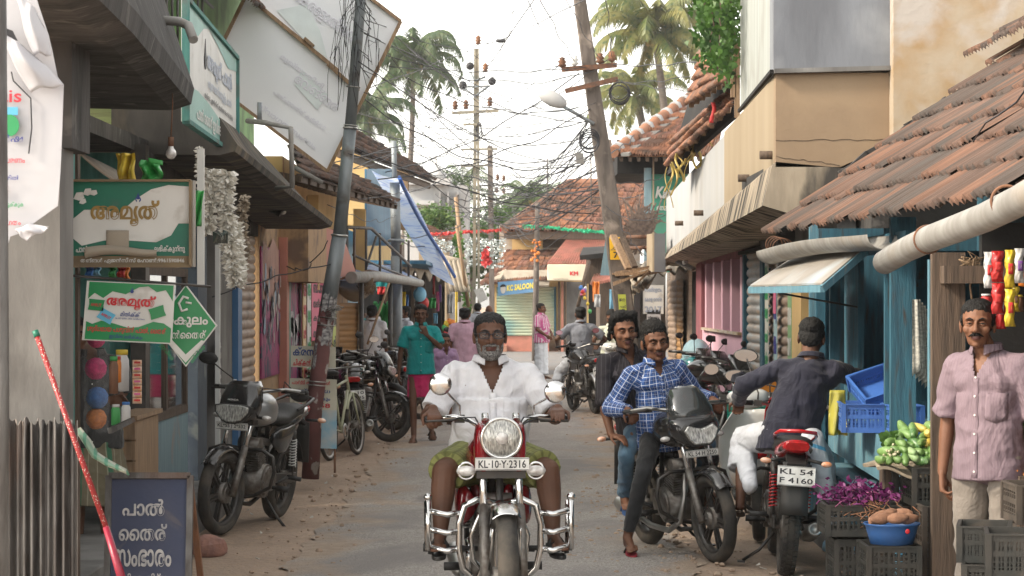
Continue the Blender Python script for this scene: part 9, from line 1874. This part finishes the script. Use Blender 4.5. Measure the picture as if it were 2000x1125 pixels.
# blue crates on the counter
crate('bright blue crate on the blue counter, larger front one', (gx(1705,15.0),15.2,.935), (.34,.5,.175), M['crate_blue'], R(-4), group='blue crates on the counter'); crate('bright blue crate on the counter to the right, behind the posts', (gx(1778,14.6),14.9,.935), (.18,.4,.175), M['crate_blue'], 0, group='blue crates on the counter')
t = crate('tilted blue crate propped on top of the front blue crate', (gx(1725,15.3),15.5,1.14), (.25,.34,.11), M['crate_blue'], R(6), group='blue crates on the counter'); t.rotation_euler = (R(24), R(-18), R(6))
crate('teal crate standing on the step beside the white scooter, lower one', (gx(1462,20.5),20.6,hz(830,20.5)), (.26,.4,.16), M['crate_teal'], R(3), group='coloured crates stacked by the white scooter'); crate('orange crate on top of the stack by the white scooter', (gx(1478,20.5),20.6,hz(765,20.5)), (.30,.4,.12), M['crate_orange'], 0, group='coloured crates stacked by the white scooter'); crate('teal crate second from the top of the stack by the white scooter', (gx(1462,20.5),20.6,hz(795,20.5)), (.26,.4,.12), M['crate_teal'], 0, group='coloured crates stacked by the white scooter')
# newspapers, packets
onetag('newspaper_bundle', pm('newsp', (.42,.41,.36), (.25,.25,.23), sc1=30, st=(1,1,3), rough=.9, bmp=.2), lambda m: [m.grid(lambda u, v: at(1782+6*i+u*(16-i)+10*v*u, 585+i*6+150*v-20*u*v, 14.0+.02*i)+V((0,.02*math.sin(u*9),0)), 5, 8, .002) for i in range(6)], 'bundle of folded newspapers hanging between the blue posts', 'newspapers')
def strip(px, y0, y1, w, Y, c1, c2, lab):
 t = thing('packet_string', lab, 'packets', (0,0,0), 0, None); n = max(1, int((y1-y0)/52))
 for i in range(n):
  a = y0+(y1-y0)*i/n; h = (y1-y0)/n; b = MB(); b.grid(lambda u, v: at(px+w*(u-.5)*(1-.12*math.sin(PI*v)), a+h*.97*v, Y)+V((.004*math.sin(v*14),-.022*math.sin(PI*u)*(math.sin(PI*v)**.6)+.004*math.sin(u*15+v*20),0)), 8, 10, .003)
  b.mi = 1; b.grid(lambda u, v: at(px+w*.5*(u-.5), a+h*(.35+.28*v), Y)+V((0,-.026,0)), 3, 3, .001); b.build('packet', [pm('pk_'+c1, GC[c1], tuple(x*.6 for x in GC[c1]), sc1=30, rough=.25, bmp=.4, bs=40), gm(c2)], t)
strip(1932,492,565,22,11.9,'white','red','short string of white and red packets at the top left of the hanging packets'); strip(1948,490,615,24,11.8,'red','red','long string of red packets hanging from the beam'); strip(1954,560,645,18,11.95,'red','white','darker red packet string behind the long one'); strip(1972,488,640,20,11.7,'yellow','red','long string of yellow packets hanging from the beam'); strip(1991,485,555,20,11.8,'white','violet','white and violet packet string at the right frame edge'); strip(1983,560,610,14,11.95,'yellow','brown','short dull yellow packet behind the long yellow string')
onetag('coir_rope', MC['coir'], lambda m: ([m.tube([at(1895+random.gauss(0,12),512+random.gauss(0,6),12.34) for _ in range(5)], .004, 4) for _ in range(18)], m.tube([at(1902,505,12.34), at(1895,560,12.34), at(1900,600,12.34)], .006, 6)), 'knotted brown coir rope hanging above the standing man', 'rope')
for i, (px, py, c, l) in enumerate(((1926,608,'red','white'),(1955,612,'red','red'),(1988,610,'brown','yellow'),(2000,560,'orange','red'))): jar(px,py,12.2,22,34,l,c,'jar with a %s lid on the dark shelf behind the packets, %s' % (l, ['leftmost','second','third','rightmost'][i]))
b = MB(); b.b2((-12,-3,-1.05), (14,175,16)); hzb = b.build('haze', M['ink']); hzb.data.materials.clear()
hm = bpy.data.materials.new('haze'); hm.use_nodes = True; hn = hm.node_tree; hn.nodes.remove(hn.nodes['Principled BSDF']); pv = hn.nodes.new('ShaderNodeVolumePrincipled'); pv.inputs['Color'].default_value = (.95,.95,.95,1); pv.inputs['Density'].default_value = .0004; pv.inputs['Anisotropy'].default_value = .3
hn.links.new(pv.outputs[0], hn.nodes['Material Output'].inputs['Volume']); hzb.data.materials.append(hm); hzb['kind'] = 'stuff'; hzb['label'] = 'thin warm haze hanging over the street'
